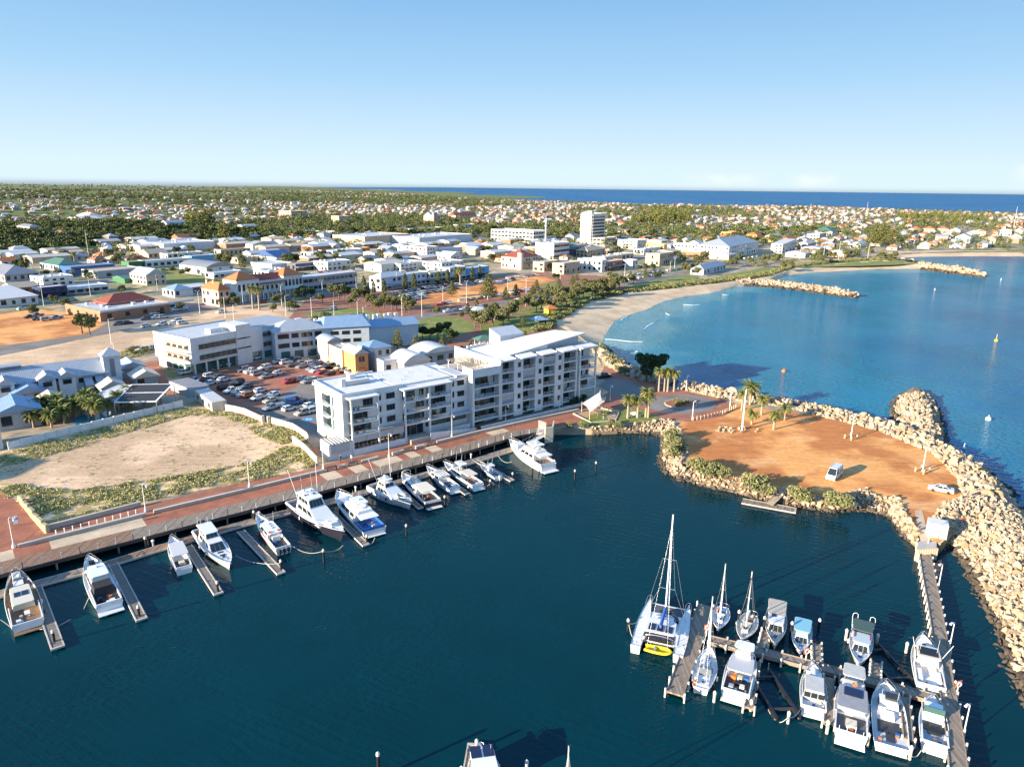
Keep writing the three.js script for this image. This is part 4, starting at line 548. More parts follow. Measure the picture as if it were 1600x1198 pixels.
k = boat('cabin_cruiser', 'white cruiser with black aft canopy and swim platform', -66.2,-101.5,17.47,2.25, 4.1, 1.25, { cockpit: [.02, .36, DCANVAS, .8], platform: 1.2, platMat: GELD, stripe: GREYH, pulpit: .55, ant: [[.5, 3.3, .7, 1.6], [.5, 3.3, -.7, 1.2]], domes: [[.52, 3.5, 0, .28]] });
cabin(k.t, 'saloon', k.X(.33), k.X(.74), 3.1, k.dy(.35), 1.1, { rf: 1.3, nw: 3, front: 3 }); cabin(k.t, 'flybridge', k.X(.36), k.X(.6), 2.5, k.dy(.35) + 1.1, .95, { rf: .9, nw: 2, front: 2 }); roofTop(k.t, 'hardtop', k.X(.34), k.X(.58), 2.5, k.dy(.35) + 2.15, .08, GEL); cabin(k.t, 'aft_canopy', k.X(.2), k.X(.36), 3.1, k.dy(.2), 1.35, { mat: DCANVAS, rf: .1, rb: .3, side: 0, front: 0 }); part(k.t, 'anchor_winch', box(.9, .5, .8, k.X(.84), k.dy(.84), 0), BLACK); part(k.t, 'engine_hatch', box(.8, .35, .7, k.X(.06), k.dy(0), .6), GEL); part(k.t, 'barbecue', box(.4, .8, .5, k.X(.1), k.dy(0), -.9), BLACK);
k = boat('small_launch', 'small white launch with pale canvas canopy over its cockpit', -57.8,-110.9,12.32,2.16, 2.9, .95, { cockpit: [.03, .5, DARK, .78], pulpit: .68, rise: .6 });
cabin(k.t, 'cabin', k.X(.46), k.X(.78), 2, k.dy(.5), .7, { rf: 1, nw: 2, front: 2 }); roofTop(k.t, 'canopy', k.X(.2), k.X(.62), 2.5, k.dy(.3) + 1.55, .05, P(.5, .5, .49, .7), 1, k.dy(.3)); part(k.t, 'engine_box', box(1, .5, .9, k.X(.18), k.dy(0), 0), CREAM);
k = boat('cabin_cruiser', 'white cruiser moored bow out with raked windscreen beside finger pontoon', -52.1,-112.9,16.4,-0.89, 3.9, 1.35, { cockpit: [.02, .2, TEAK, .8], pulpit: .55, stripe: GREYH, rise: .35, fine: 2.3, ant: [[.15, 3, .5, 1.5], [.2, 3.2, -.5, 1.6]] });
cabin(k.t, 'saloon', k.X(.2), k.X(.66), 2.9, k.dy(.3), 1.25, { rf: 1.6, nw: 3, front: 3 }); cabin(k.t, 'flybridge', k.X(.2), k.X(.45), 2.4, k.dy(.3) + 1.25, .8, { rf: 1, nw: 2, front: 3 }); roofTop(k.t, 'hardtop', k.X(.12), k.X(.42), 2.5, k.dy(.3) + 2.1, .08, GEL); for (const u of [.68, .76]) part(k.t, 'deck_hatch', box(.55, .06, .9, k.X(u), k.dy(u), 0), GLASS); part(k.t, 'navy_light_bar', box(.2, .5, 1.2, k.X(.12), k.dy(.3) + 2.2, .3), DARK);
k = boat('fishing_boat', 'white and grey centre cabin boat with three black outboards and red life rings', -44.5,-119,15.44,2.2, 3.1, 1.1, { hull: GEL, motors: 3, cockpit: [.02, .34, DARK, .8], pulpit: .5, ant: [[.5, 2.8, .8, 2.4], [.5, 2.8, -.8, 2.2]], stripe: P(.6, .1, .05, .4) });
cabin(k.t, 'cabin', k.X(.34), k.X(.68), 2.3, k.dy(.4), 1.25, { rf: .9, nw: 2, front: 3 }); roofTop(k.t, 'hardtop', k.X(.26), k.X(.6), 2.4, k.dy(.4) + 1.35, .08, GEL, 1, k.dy(.4)); for (const z of [-.8, .8]) part(k.t, 'life_ring', new THREE.TorusGeometry(.25, .08, 6, 12).rotateX(1.5708).translate(k.X(.3), k.dy(.4) + 1.55, z), P(.6, .08, .03, .6)); for (const u of [.4, .46, .52]) part(k.t, 'roof_hatch', box(.3, .05, .4, k.X(u), k.dy(.4) + 1.48, .3), DARK); part(k.t, 'helm_seat', box(.6, .9, 1.4, k.X(.26), k.dy(0), 0), GEL);
k = boat('sportfisher', 'largest game fishing boat, dark hulled with tall outriggers, moored bow out', -36.8,-124.2,19.9,-0.85, 5.2, 1.75, { hull: P(.022, .022, .034, .2), railMat: GEL, deck: GELD, cockpit: [.02, .24, TEAK, .84], rise: .55, fine: 1.8, pulpit: .62, outriggers: [.3, 4.2, 6], ant: [[.26, 5.6, .8, 3], [.3, 5.6, -.9, 3.4]], domes: [[.3, 5.75, -.5, .32], [.27, 5.75, .6, .4], [.36, 5.6, .1, .25]] });
cabin(k.t, 'saloon', k.X(.22), k.X(.72), 4.2, k.dy(.3), 1.9, { rf: 2.1, nw: 3, front: 0, tp: .8, wv: [.45, .85] }); cabin(k.t, 'flybridge', k.X(.23), k.X(.5), 3.2, k.dy(.3) + 1.9, 1.5, { rf: .7, nw: 3, front: 4, tp: .88 }); roofTop(k.t, 'hardtop', k.X(.2), k.X(.46), 3.3, k.dy(.3) + 3.45, .12, GEL); cabin(k.t, 'dinghy_cover', k.X(.7), k.X(.86), 1.8, k.dy(.75), .9, { mat: WHITE, side: 0, front: 0, rb: .6, rf: .6 }); part(k.t, 'deck_crane', bar([k.X(.66), k.dy(.66), .9], [k.X(.78), k.dy(.66) + 1.2, .9], .07), GEL); for (const z of [-.8, .2, .9]) part(k.t, 'roof_hatch', box(.5, .06, .4, k.X(.34), k.dy(.3) + 3.62, z), GLASS);
k = boat('power_catamaran', 'white power catamaran with bright blue stern cockpit and round flybridge', -30.5,-127.6,18.71,2.17, 4.8, 1.45, { hull: GEL, fine: 3.2, stern: .96, cockpit: [.02, .26, HBLUE, .84], coamMat: HBLUE, pulpit: .6, platform: .6, platMat: GELD, ant: [[.5, 4.2, .8, 1.4], [.48, 4.2, -.6, 2]], domes: [[.4, 4.6, 0, .28]] });
cabin(k.t, 'saloon', k.X(.26), k.X(.72), 4, k.dy(.3), 1.5, { rf: .9, nw: 3, front: 3 }); cabin(k.t, 'foredeck_cover', k.X(.7), k.X(.86), 2.4, k.dy(.7), .3, { side: 0, front: 0 }); cabin(k.t, 'flybridge', k.X(.22), k.X(.56), 3.4, k.dy(.3) + 1.5, .7, { rf: .4, nw: 0, front: 1, side: 0 }); roofTop(k.t, 'hardtop', k.X(.3), k.X(.5), 2.6, k.dy(.3) + 3, .08, GEL, 1, k.dy(.3) + 2.1); roofTop(k.t, 'aft_awning', k.X(.1), k.X(.26), 3.6, k.dy(.3) + 1.55, .08, GEL); part(k.t, 'wheel_seat', new THREE.TorusGeometry(.9, .18, 6, 16, 4).rotateX(1.5708).translate(k.X(.33), k.dy(.3) + 2.2, 0), GELD); 
k = boat('sportfisher', 'white game fishing boat with outriggers and rounded foredeck, bow out', -24.6,-135.6,13.31,-0.79, 4.3, 1.5, { hull: GEL, cockpit: [.02, .24, TEAK, .84], rise: .5, fine: 1.9, pulpit: .62, outriggers: [.3, 3.6, 5], ant: [[.3, 4.8, .6, 2.4]], domes: [[.32, 4.7, 0, .45]] });
cabin(k.t, 'saloon', k.X(.24), k.X(.72), 3.5, k.dy(.3), 1.4, { rf: 2.3, nw: 3, front: 0, tp: .8, wv: [.4, .85] }); cabin(k.t, 'flybridge', k.X(.25), k.X(.46), 2.6, k.dy(.3) + 1.4, .9, { rf: .4, nw: 2, front: 2 }); roofTop(k.t, 'hardtop', k.X(.24), k.X(.42), 2.4, k.dy(.3) + 2.7, .08, GEL, 1, k.dy(.3) + 2.2); part(k.t, 'foredeck_raft', new THREE.TorusGeometry(.9, .25, 6, 14).rotateX(1.5708).scale(1.3, 1, .8).translate(k.X(.74), k.dy(.74) + .3, 0), CREAM);
k = boat('cabin_cruiser', 'black hulled cruiser with cream hardtop and folded rail arch', -19.78,-139.1,16.04,2.11, 4, 1.25, { hull: BLACK, cockpit: [.02, .3, DARK, .84], platform: 1, platMat: GELD, pulpit: .45, railMat: GEL, fine: 2.4 });
cabin(k.t, 'saloon', k.X(.34), k.X(.8), 3.1, k.dy(.4), 1, { mat: GELD, rf: 1.2, nw: 4, front: 2 }); roofTop(k.t, 'hardtop', k.X(.12), k.X(.42), 3.2, k.dy(.3) + 1.75, .1, P(.66, .6, .48, .5), 1, k.dy(.2)); part(k.t, 'tender', new THREE.CapsuleGeometry(.5, 1.8, 4, 8).rotateZ(1.5708).scale(1, .7, 1).translate(k.X(.62), k.dy(.5) + 1.2, 0), CREAM); part(k.t, 'rail_arch', rope([[k.X(.9), k.dy(.9), 1], [k.X(.88), k.dy(.9) + 1.4, .9], [k.X(.88), k.dy(.9) + 1.7, 0], [k.X(.88), k.dy(.9) + 1.4, -.9], [k.X(.9), k.dy(.9), -1]], .06), GEL);
k = boat('fishing_boat', 'white half cabin boat with white striped roof and blue cockpit', -15.53,-145.2,13.57,2.14, 3, 1.1, { hull: GEL, cockpit: [.02, .4, P(.05, .07, .11, .6), .8], pulpit: .6, platform: .7, platMat: GELD });
cabin(k.t, 'cabin', k.X(.4), k.X(.76), 2.4, k.dy(.4), 1, { rf: 1.2, nw: 2, front: 2 }); roofTop(k.t, 'hardtop', k.X(.3), k.X(.58), 2.5, k.dy(.4) + 1.35, .07, P(.25, .27, .3, .5), 1, k.dy(.3)); for (const z of [-.9, -.3, .3, .9]) part(k.t, 'roof_stripe', box(k.L * .26, .06, .28, k.X(.44), k.dy(.4) + 1.5, z), GEL); part(k.t, 'bait_table', box(.5, .9, 1, k.X(.04), k.dy(0), 0), GEL);
k = boat('fishing_boat', 'white boat with tall tuna tower, awning and gear cluttered deck', -11.28,-147.5,15.03,2.17, 3.3, 1.1, { cockpit: [.02, .34, TEAK, .82], pulpit: .5, platform: .8, platMat: GELD, ant: [[.55, 3.9, .7, 2.2], [.55, 3.9, -.7, 2.8], [.5, 4, .2, 2]] });
cabin(k.t, 'cabin', k.X(.36), k.X(.74), 2.5, k.dy(.4), 1.05, { rf: 1, nw: 3, front: 2 }); roofTop(k.t, 'awning', k.X(.14), k.X(.38), 2.6, k.dy(.3) + 1.7, .06, CREAM, 1, k.dy(.2)); roofTop(k.t, 'tower_platform', k.X(.4), k.X(.58), 1.9, k.dy(.4) + 2.7, .1, GEL, 1, k.dy(.4) + 1); for (let i = 0; i < 7; i++) part(k.t, 'gear', box(rr(.2, .5), rr(.2, .5), rr(.2, .5), k.X(rr(.45, .68)), k.dy(.4) + 1.05, rr(-.8, .8)), pick([GEL, DARK, CREAM, GREYH])); part(k.t, 'radar_bar', box(.15, .12, 1.2, k.X(.5), k.dy(.4) + 3, 0), GEL);
k = boat('centre_console', 'smallest white centre console boat with T-top', -4.88,-150.1,8.19,2.13, 2.3, .75, { hull: GEL, cockpit: [.03, .55, P(.12, .17, .24, .7), .8], pulpit: .6, motors: 1, ant: [[.5, 2.2, .6, 2], [.5, 2.2, -.6, 1.8]], motorMat: GEL });
part(k.t, 'console', box(.8, 1, .8, k.X(.48), k.dy(0), 0), GEL); roofTop(k.t, 't_top', k.X(.36), k.X(.58), 1.7, k.dy(0) + 1.75, .07, GELD, 1, k.dy(0));
k = boat('flybridge_yacht', 'large white flybridge yacht nearest the gangway, stern to the basin', 4.1,-159.5,17.23,2.13, 4.8, 1.7, { cockpit: [.02, .22, TEAK, .84], platform: 1.4, platMat: GELD, rise: .5, pulpit: .5, ant: [[.36, 5.4, .5, 1.5]], domes: [[.32, 5.5, 0, .3]] });
cabin(k.t, 'saloon', k.X(.2), k.X(.66), 3.9, k.dy(.3), 1.7, { rf: 1.6, nw: 3, front: 2, tp: .82, wv: [.4, .8] }); cabin(k.t, 'flybridge', k.X(.18), k.X(.5), 3.4, k.dy(.3) + 1.7, .7, { rf: .5, side: 0, front: 1 }); roofTop(k.t, 'hardtop', k.X(.22), k.X(.44), 3, k.dy(.3) + 3.4, .1, GEL, 1, k.dy(.3) + 2.3); roofTop(k.t, 'aft_awning', k.X(.06), k.X(.2), 3.6, k.dy(.3) + 1.7, .1, GEL, 1, k.dy(.1)); cabin(k.t, 'foredeck_cover', k.X(.66), k.X(.86), 2.6, k.dy(.7), .9, { mat: WHITE, side: 0, front: 0, rb: .4 }); for (let i = 0; i < 4; i++) part(k.t, 'flybridge_seat', box(.6, .6, .6, k.X(.24 + .05 * i), k.dy(.3) + 2, (i % 2) - .5), GELD);
// --- right group: sailing boats ---
function rig(k, u, h, r, spread, lab) {
const y = k.dy(u), x = k.X(u), m = part(k.t, 'mast', [cyl(r, r * .7, h, 8, x, y, 0)], P(.62, .63, .64, .35));
for (const s of spread) { part(m, 'spreader', box(.08, .05, k.B * .34 * (1 - s * .3), x, y + h * s, 0), ALU); }
part(m, 'masthead', [box(.4, .05, .05, x, y + h, 0), box(.05, .05, .4, x, y + h + .05, 0)], DARK);
const top = [x, y + h * .93, 0], st = (b, t2 = top) => part(k.t, 'stay', bar(b, t2, .022, 4), STEEL);
st([k.X(.99), k.H.sh(1), 0]); st([k.X(.02), k.H.sh(0), k.B * .2]); st([k.X(.02), k.H.sh(0), -k.B * .2]);
for (const s of [-1, 1]) { const b = [x - .15, k.dy(u) + .1, s * k.B * .44]; for (const q of spread) part(k.t, 'stay', bar(b, [x, y + h * q, s * k.B * .17 * (1 - q * .3)], .02, 4), STEEL); if (spread.length) part(k.t, 'stay', bar([x, y + h * spread[0], s * k.B * .17 * (1 - spread[0] * .3)], top, .02, 4), STEEL); }
return m;
}
{ // catamaran
const [cx, cz, L, turn] = [22.7,-91.1,12.33,1.22], t = thing('sailing_catamaran', 'big grey and white sailing catamaran with tall mast and yellow dinghy', 'catamaran', [cx, -2, cz], turn, 'boats moored in the marina'), B = 7.6, H = hullGeo(L * 1.02, 1.75, 1.35, { stern: .8, rise: .2, fine: 1.7 });
for (const s of [-1, 1]) { const h = part(t, 'hull', H.hull.clone().translate(0, 0, s * 2.95), P(.50, .52, .53, .3)); part(h, 'hull_deck', H.deck.clone().translate(0, .02, s * 2.95), GELD); for (let i = 0; i < 3; i++) part(h, 'stern_step', box(.6, .14, 1.2, -L / 2 + .4 + i * .62, .55 + i * .3, s * 2.95), GEL); for (let i = 0; i < 3; i++) part(h, 'hull_window', box(.8, .25, .03, -1.5 + i * 1.6, .8, s * 2.95 + s * .86), GLASS); part(h, 'pulpit', rope([[L * .36, 1.5, s * 2.95 + .5], [L * .48, 2, s * 2.95 + .3], [L * .5, 2, s * 2.95], [L * .48, 2, s * 2.95 - .3], [L * .36, 1.5, s * 2.95 - .5]], .03), ALU); }
part(t, 'bridge_deck', box(L * .58, .5, 5, -L * .06, .85, 0), GEL); const tr = part(t, 'trampoline', box(L * .2, .03, 4.6, L * .33, 1.25, 0), P(.08, .09, .1, .95)); part(t, 'cross_beam', bar([L * .42, 1.3, -3], [L * .42, 1.3, 3], .13, 8), ALU);
const cb = cabin(t, 'coach_house', -L * .16, L * .18, 4.6, 1.35, .95, { rf: 1.6, rb: .1, fr: .7, tp: .8, nw: 2, front: 3 }); part(t, 'cockpit_floor', box(L * .2, .05, 4, -L * .27, 1.37, 0), DARK); const ht = roofTop(t, 'hardtop', -L * .36, -L * .08, 4.2, 2.75, .1, GELD, 1, 1.3); for (const z of [-1.2, 0, 1.2]) part(ht, 'solar_panel', box(1.5, .05, .95, -L * .27, 2.92, z), SOLAR);
for (let i = 0; i < 4; i++) part(t, 'rear_solar_panel', box(1, .05, .9, -L * .4, 2.6, -1.65 + i * 1.1), SOLAR); part(t, 'targa_arch', rope([[-L * .4, 1.2, -2.4], [-L * .42, 2.5, -2.1], [-L * .42, 2.6, 2.1], [-L * .4, 1.2, 2.4]], .06), ALU); part(t, 'curved_window', new THREE.TorusGeometry(1.9, .25, 5, 16, 2.2).rotateX(1.5708).rotateY(-1.1 + 1.5708).translate(L * .05, 1.95, 0), GLASS);
const k2 = { t, H: { sh: () => 1.4 }, X: u => -L / 2 + L * u, dy: () => 1.4, B: 7, L }; rig(k2, .62, 17, .17, [.3, .58]); part(t, 'boom', bar([L * .11, 3.2, 0], [-L * .3, 3.3, 0], .12, 7), ALU); part(t, 'sail_cover', new THREE.CapsuleGeometry(.24, 4.6, 4, 8).rotateZ(1.5708).translate(-L * .1, 3.45, 0), SAILBLUE); part(t, 'blue_halyard', bar([L * .12 - .25, 1.5, .1], [L * .12 - .2, 13, .1], .06, 5), SAILBLUE); part(t, 'furled_headsail', bar([L * .44, 1.6, 0], [L * .14, 16, 0], .09, 6), P(.3, .34, .38, .8));
const d = thing('inflatable_dinghy', 'yellow inflatable dinghy slung across the catamaran stern', 'dinghy', [cx - Math.cos(turn) * L * .47, -.95, cz + Math.sin(turn) * L * .47], turn); part(d, 'tube', rope([[.55, 0, -1.7], [.7, 0, 0], [.55, .05, 1.4], [0, .12, 1.9], [-.55, .05, 1.4], [-.7, 0, 0], [-.55, 0, -1.7]], .24, 28), YELLOW); part(d, 'floor', box(1.1, .08, 3, 0, -.12, -.1), YELLOW); part(d, 'bench_seat', box(1.1, .08, .3, 0, .1, -.3), GREYH);
}
function sloop(label, S, B, f, h, o = {}) {
const k = boat('sailing_yacht', label, ...S, B, f, { stern: .62, fine: 1.9, rise: .25, sag: .08, pulpit: .7, cat: 'yacht', deck: o.deck || GELD, hull: o.hull || GEL, stripe: o.stripe });
cabin(k.t, 'coach_roof', k.X(.36), k.X(.74), B * .56, k.dy(.45), .45, { fr: .6, rf: 1.2, nw: 3, front: 0, mat: o.house || GEL }); part(k.t, 'cockpit_well', box(k.L * .22, .05, B * .42, k.X(.19), k.dy(.2) + .01, 0), o.well || TEAK); for (const s of [-1, 1]) part(k.t, 'cockpit_coaming', box(k.L * .26, .28, .14, k.X(.2), k.dy(.2), s * B * .26), GEL);
rig(k, .58, h, .1, o.spread || [.55]); part(k.t, 'boom', bar([k.X(.57), k.dy(.5) + 1.4, 0], [k.X(.2), k.dy(.5) + 1.5, 0], .08, 6), ALU); part(k.t, 'sail_cover', new THREE.CapsuleGeometry(.17, k.L * .3, 4, 7).rotateZ(1.5708).translate(k.X(.39), k.dy(.5) + 1.68, 0), o.cover || SAILBLUE); part(k.t, 'furled_headsail', bar([k.X(.97), k.dy(1) + .3, 0], [k.X(.6), k.dy(.5) + h * .9, 0], .06, 5), o.furl || GELD);
part(k.t, 'stern_rail', rope([[k.X(.1), k.dy(.1) + .7, B * .38], [k.X(.01), k.dy(.1) + .75, B * .28], [k.X(.01), k.dy(.1) + .75, -B * .28], [k.X(.1), k.dy(.1) + .7, -B * .38]], .03), ALU); for (let i = 0; i < 2; i++) part(k.t, 'deck_hatch', box(.45, .06, .45, k.X(.62 + .14 * i), k.dy(.6) + .46 - i * .4, 0), GLASS);
return k;
}
sloop('white sloop with blue sail cover beside the jetty head, bow toward viewer', [31.9,-93.9,6.42,-1.96], 2.6, .8, 9.5, {});
sloop('cream decked sloop right of the blue covered one, bow toward viewer', [35.1,-91.6,7.37,-2.06], 2.9, .85, 9.6, { deck: CREAM, house: CREAM, cover: CREAM, furl: DARK });
k = sloop('white sloop with grey canvas dodger, stern toward viewer beside jetty head', [26.6,-82.2,9.01,1.18], 3.1, .95, 10.5, { cover: GREYH, well: GEL, spread: [.5] }); cabin(k.t, 'dodger', k.X(.32), k.X(.48), 2.1, k.dy(.4) + .2, .8, { mat: P(.10, .13, .17, .8), side: 0, front: 1 });
k = boat('cabin_cruiser', 'cruiser with pale roof and orange and blue gear in its cockpit', 31.2,-81.5,10.76,1.13, 3.9, 1.2, { hull: GEL, cockpit: [.02, .36, DARK, .8], platform: .8, platMat: GELD, pulpit: .6, motors: 0 });
cabin(k.t, 'cabin', k.X(.5), k.X(.82), 2.9, k.dy(.5), 1.1, { rf: 1, nw: 2, front: 3 }); roofTop(k.t, 'hardtop', k.X(.28), k.X(.6), 3.2, k.dy(.5) + 1.15, .1, P(.42, .43, .44, .5), 1, k.dy(.3)); cabin(k.t, 'flybridge', k.X(.56), k.X(.72), 2.1, k.dy(.5) + 1.1, .7, { rf: .4, nw: 0, side: 0 }); roofTop(k.t, 'flybridge_roof', k.X(.6), k.X(.76), 2.5, k.dy(.5) + 2.4, .08, GEL, 1, k.dy(.5) + 1.5); for (const [u, z, m] of [[.3, -.7, ORANGE], [.3, .1, CREAM], [.32, .9, HBLUE], [.2, 0, BLACK], [.14, .6, CREAM], [.1, -.7, GREYH]]) part(k.t, 'deck_gear', box(.6, .5, .6, k.X(u), k.dy(0), z), m); for (let i = 0; i < 3; i++) part(k.t, 'stern_rail_loop', new THREE.TorusGeometry(.28, .035, 5, 12).rotateY(1.5708).translate(-k.L / 2 - .75, .75, (i - 1) * .62), GEL);
k = boat('old_launch', 'weathered timber launch with long brownish canvas top', 39.4,-91.6,10.55,-1.95, 3, 1.0, { hull: P(.52, .47, .4, .6), deck: BROWNISH, rise: .7, pulpit: .75, stern: .8 });
cabin(k.t, 'wheelhouse', k.X(.34), k.X(.66), 2.3, k.dy(.4), 1.25, { mat: GELD, rf: .25, nw: 2, front: 3 }); roofTop(k.t, 'canvas_top', k.X(.0), k.X(.42), 2.6, k.dy(.3) + 1.35, .06, BROWNISH, 1, k.dy(.1)); roofTop(k.t, 'wheelhouse_roof', k.X(.36), k.X(.62), 2.2, k.dy(.4) + 1.27, .07, GELD); part(k.t, 'roof_hatch', box(.7, .06, .6, k.X(.44), k.dy(.4) + 1.4, .4), GLASS);
k = boat('cabin_boat', 'small pale blue cabin boat with aqua roof beside the life ring', 42.2,-89,7.93,-2, 2.7, .9, { hull: GEL, deck: GELD, rise: .5, stripe: LBLUE, pulpit: .72 });
cabin(k.t, 'cabin', k.X(.36), k.X(.7), 2, k.dy(.4), .9, { mat: GEL, rf: .7, nw: 2, front: 3 }); roofTop(k.t, 'aqua_roof', k.X(.06), k.X(.5), 2.3, k.dy(.4) + 1.1, .07, P(.2, .42, .5, .5), 1, k.dy(.2));
k = boat('fishing_boat', 'white fishing boat with dark green roof and red rails, bow toward viewer', 49.8,-87,9.85,-2.06, 3, 1.05, { hull: GEL, rise: .5, pulpit: .7, cockpit: [.02, .3, DARK, .8] });
cabin(k.t, 'wheelhouse', k.X(.4), k.X(.68), 2.3, k.dy(.4), 1.1, { rf: .5, nw: 2, front: 3 }); roofTop(k.t, 'green_canopy', k.X(.04), k.X(.34), 2.7, k.dy(.4) + 1.5, .06, P(.05, .09, .08, .8), 1, k.dy(.1)); roofTop(k.t, 'wheelhouse_roof', k.X(.34), k.X(.6), 2.4, k.dy(.4) + 1.15, .07, P(.4, .48, .5, .5)); for (const s of [-1, 1]) { part(k.t, 'stern_arch', rope([[k.X(0), k.dy(0), s * 1.4], [k.X(0), k.dy(0) + 2.2, s * 1.4], [k.X(0), k.dy(0) + 2.3, s * .9], [k.X(0), k.dy(0), s * .9]], .04), GEL); part(k.t, 'red_rail', bar([k.X(.36), k.dy(.4) + 1.35, s * 1], [k.X(.5), k.dy(.4) + 1.35, s * 1], .06), P(.5, .04, .03, .5)); }
k = boat('cabin_cruiser', 'white game cruiser with black hatch and antennas berthed against the timber walkway', 57.1,-83.5,11.84,1.15, 3.8, 1.25, { cockpit: [.02, .4, GELD, .82], rise: .5, pulpit: .5, ant: [[.5, 2.6, 1, 2.6], [.5, 2.6, -1, 2.8]], outriggers: [.45, 2.2, 3.4] });
cabin(k.t, 'cabin', k.X(.42), k.X(.78), 2.8, k.dy(.4), 1.1, { rf: 1.3, nw: 3, front: 2, mat: CREAM }); roofTop(k.t, 'hardtop', k.X(.36), k.X(.6), 2.8, k.dy(.4) + 1.6, .08, CREAM, 1, k.dy(.4)); part(k.t, 'black_hatch', box(1.8, .06, 2.2, k.X(.48), k.dy(.4) + 1.72, 0), BLACK); for (const s of [-1, 1]) part(k.t, 'cockpit_seat', box(2.2, .5, .5, k.X(.2), k.dy(0), s * 1.1), GEL);
k = boat('cabin_cruiser', 'grey canopied cruiser left in the near row, stern toward viewer', 39.5,-78.2,9.03,1.19, 3.2, 1.1, { hull: GELD, cockpit: [.02, .2, GELD, .82], pulpit: .6, platform: .5, platMat: GELD });
cabin(k.t, 'cabin', k.X(.58), k.X(.84), 2.3, k.dy(.6), .8, { rf: 1.1, nw: 2, front: 2 }); cabin(k.t, 'saloon', k.X(.2), k.X(.6), 2.7, k.dy(.3), 1.5, { mat: CANVAS, rf: .3, rb: .05, nw: 3, front: 2, back: 0, wv: [.3, .8] }); for (let i = 0; i < 3; i++) part(k.t, 'rear_window', box(.05, .7, .7, k.X(.2) - .02, k.dy(.3) + .5, (i - 1) * .82), GLASS); part(k.t, 'tender', new THREE.CapsuleGeometry(.4, 1.4, 4, 8).rotateZ(1.5708).scale(1, .6, 1).translate(k.X(.68), k.dy(.6) + 1, 0), WHITE);
k = boat('cabin_cruiser', 'cruiser with grey speckled roof and dark solar sheet in near row', 43.1,-75.2,12.39,1.12, 3.9, 1.2, { cockpit: [.02, .3, P(.08, .08, .1, .8), .84], pulpit: .6, platform: .9, platMat: GELD, fenders: 4 });
cabin(k.t, 'cabin', k.X(.34), k.X(.84), 3.1, k.dy(.4), 1.15, { rf: .9, nw: 4, front: 3 }); roofTop(k.t, 'hardtop', k.X(.26), k.X(.62), 3.4, k.dy(.4) + 1.3, .08, M(.24, .25, .27, .95)); part(k.t, 'solar_sheet', box(k.L * .13, .05, 2.1, k.X(.52), k.dy(.4) + 1.46, 0), SOLAR); roofTop(k.t, 'flybridge_awning', k.X(.72), k.X(.94), 2.6, k.dy(.5) + 1.9, .06, CANVAS, 1, k.dy(.6)); part(k.t, 'life_ring', new THREE.TorusGeometry(.3, .09, 6, 12).rotateX(1.5708).translate(k.X(.66), k.dy(.4) + 1.45, .2), ORANGE); part(k.t, 'engine_box', box(1.3, .5, 1.2, k.X(.16), k.dy(0), 0), CREAM); for (const z of [-1.3, -.45, .45, 1.3]) part(k.t, 'rod_holder', bar([k.X(.02), k.dy(0), z], [k.X(0), k.dy(0) + 1.2, z], .035), GEL);
k = boat('fishing_boat', 'broad white open work boat with dark non-slip panels, near row', 46.9,-73.6,11.5,1.16, 3.9, 1.1, { hull: GEL, deck: M(.46, .46, .45, .9), stern: .94, fine: 2.8, pulpit: .72, bul: .3, fenders: 3, platform: .5, platMat: GELD, ant: [[.6, 2.4, .9, 1.4], [.6, 2.4, -.9, 1.4]] });
cabin(k.t, 'wheelhouse', k.X(.56), k.X(.74), 2.4, k.dy(.5), 1.2, { rf: .5, nw: 1, front: 2 }); part(k.t, 'gear_rack', box(1.2, .3, 1.4, k.X(.66), k.dy(.5) + 1.2, .3), DARK); part(k.t, 'deck_locker', box(1.3, .5, 1.2, k.X(.46), k.dy(.4), 0), GEL); part(k.t, 'non_slip_panel', box(2.2, .05, 2.6, k.X(.3), k.dy(.2) + .02, 0), DARK); part(k.t, 'non_slip_panel', box(1.6, .05, 1, k.X(.15), k.dy(.2) + .02, 0), DARK);
k = boat('fishing_boat', 'white fishing boat with black deck in the corner by walkway', 51.7,-72.3,9.38,1.09, 3.1, 1.1, { hull: GEL, stern: .92, cockpit: [.04, .34, M(.3, .33, .37, .8), .8], pulpit: .6, fenders: 3 });
cabin(k.t, 'half_cabin', k.X(.56), k.X(.86), 2.4, k.dy(.6), .9, { rf: 1, nw: 2, front: 2 }); part(k.t, 'helm_screen', box(.15, .8, 2.2, k.X(.57), k.dy(.5) + .7, 0), GLASSG); part(k.t, 'non_slip_deck', box(k.L * .22, .05, 2.4, k.X(.42), k.dy(.3) + .02, 0), DARK); part(k.t, 'fish_bin', box(.7, .4, 1.4, k.X(.28), k.dy(0), 0), BLACK);
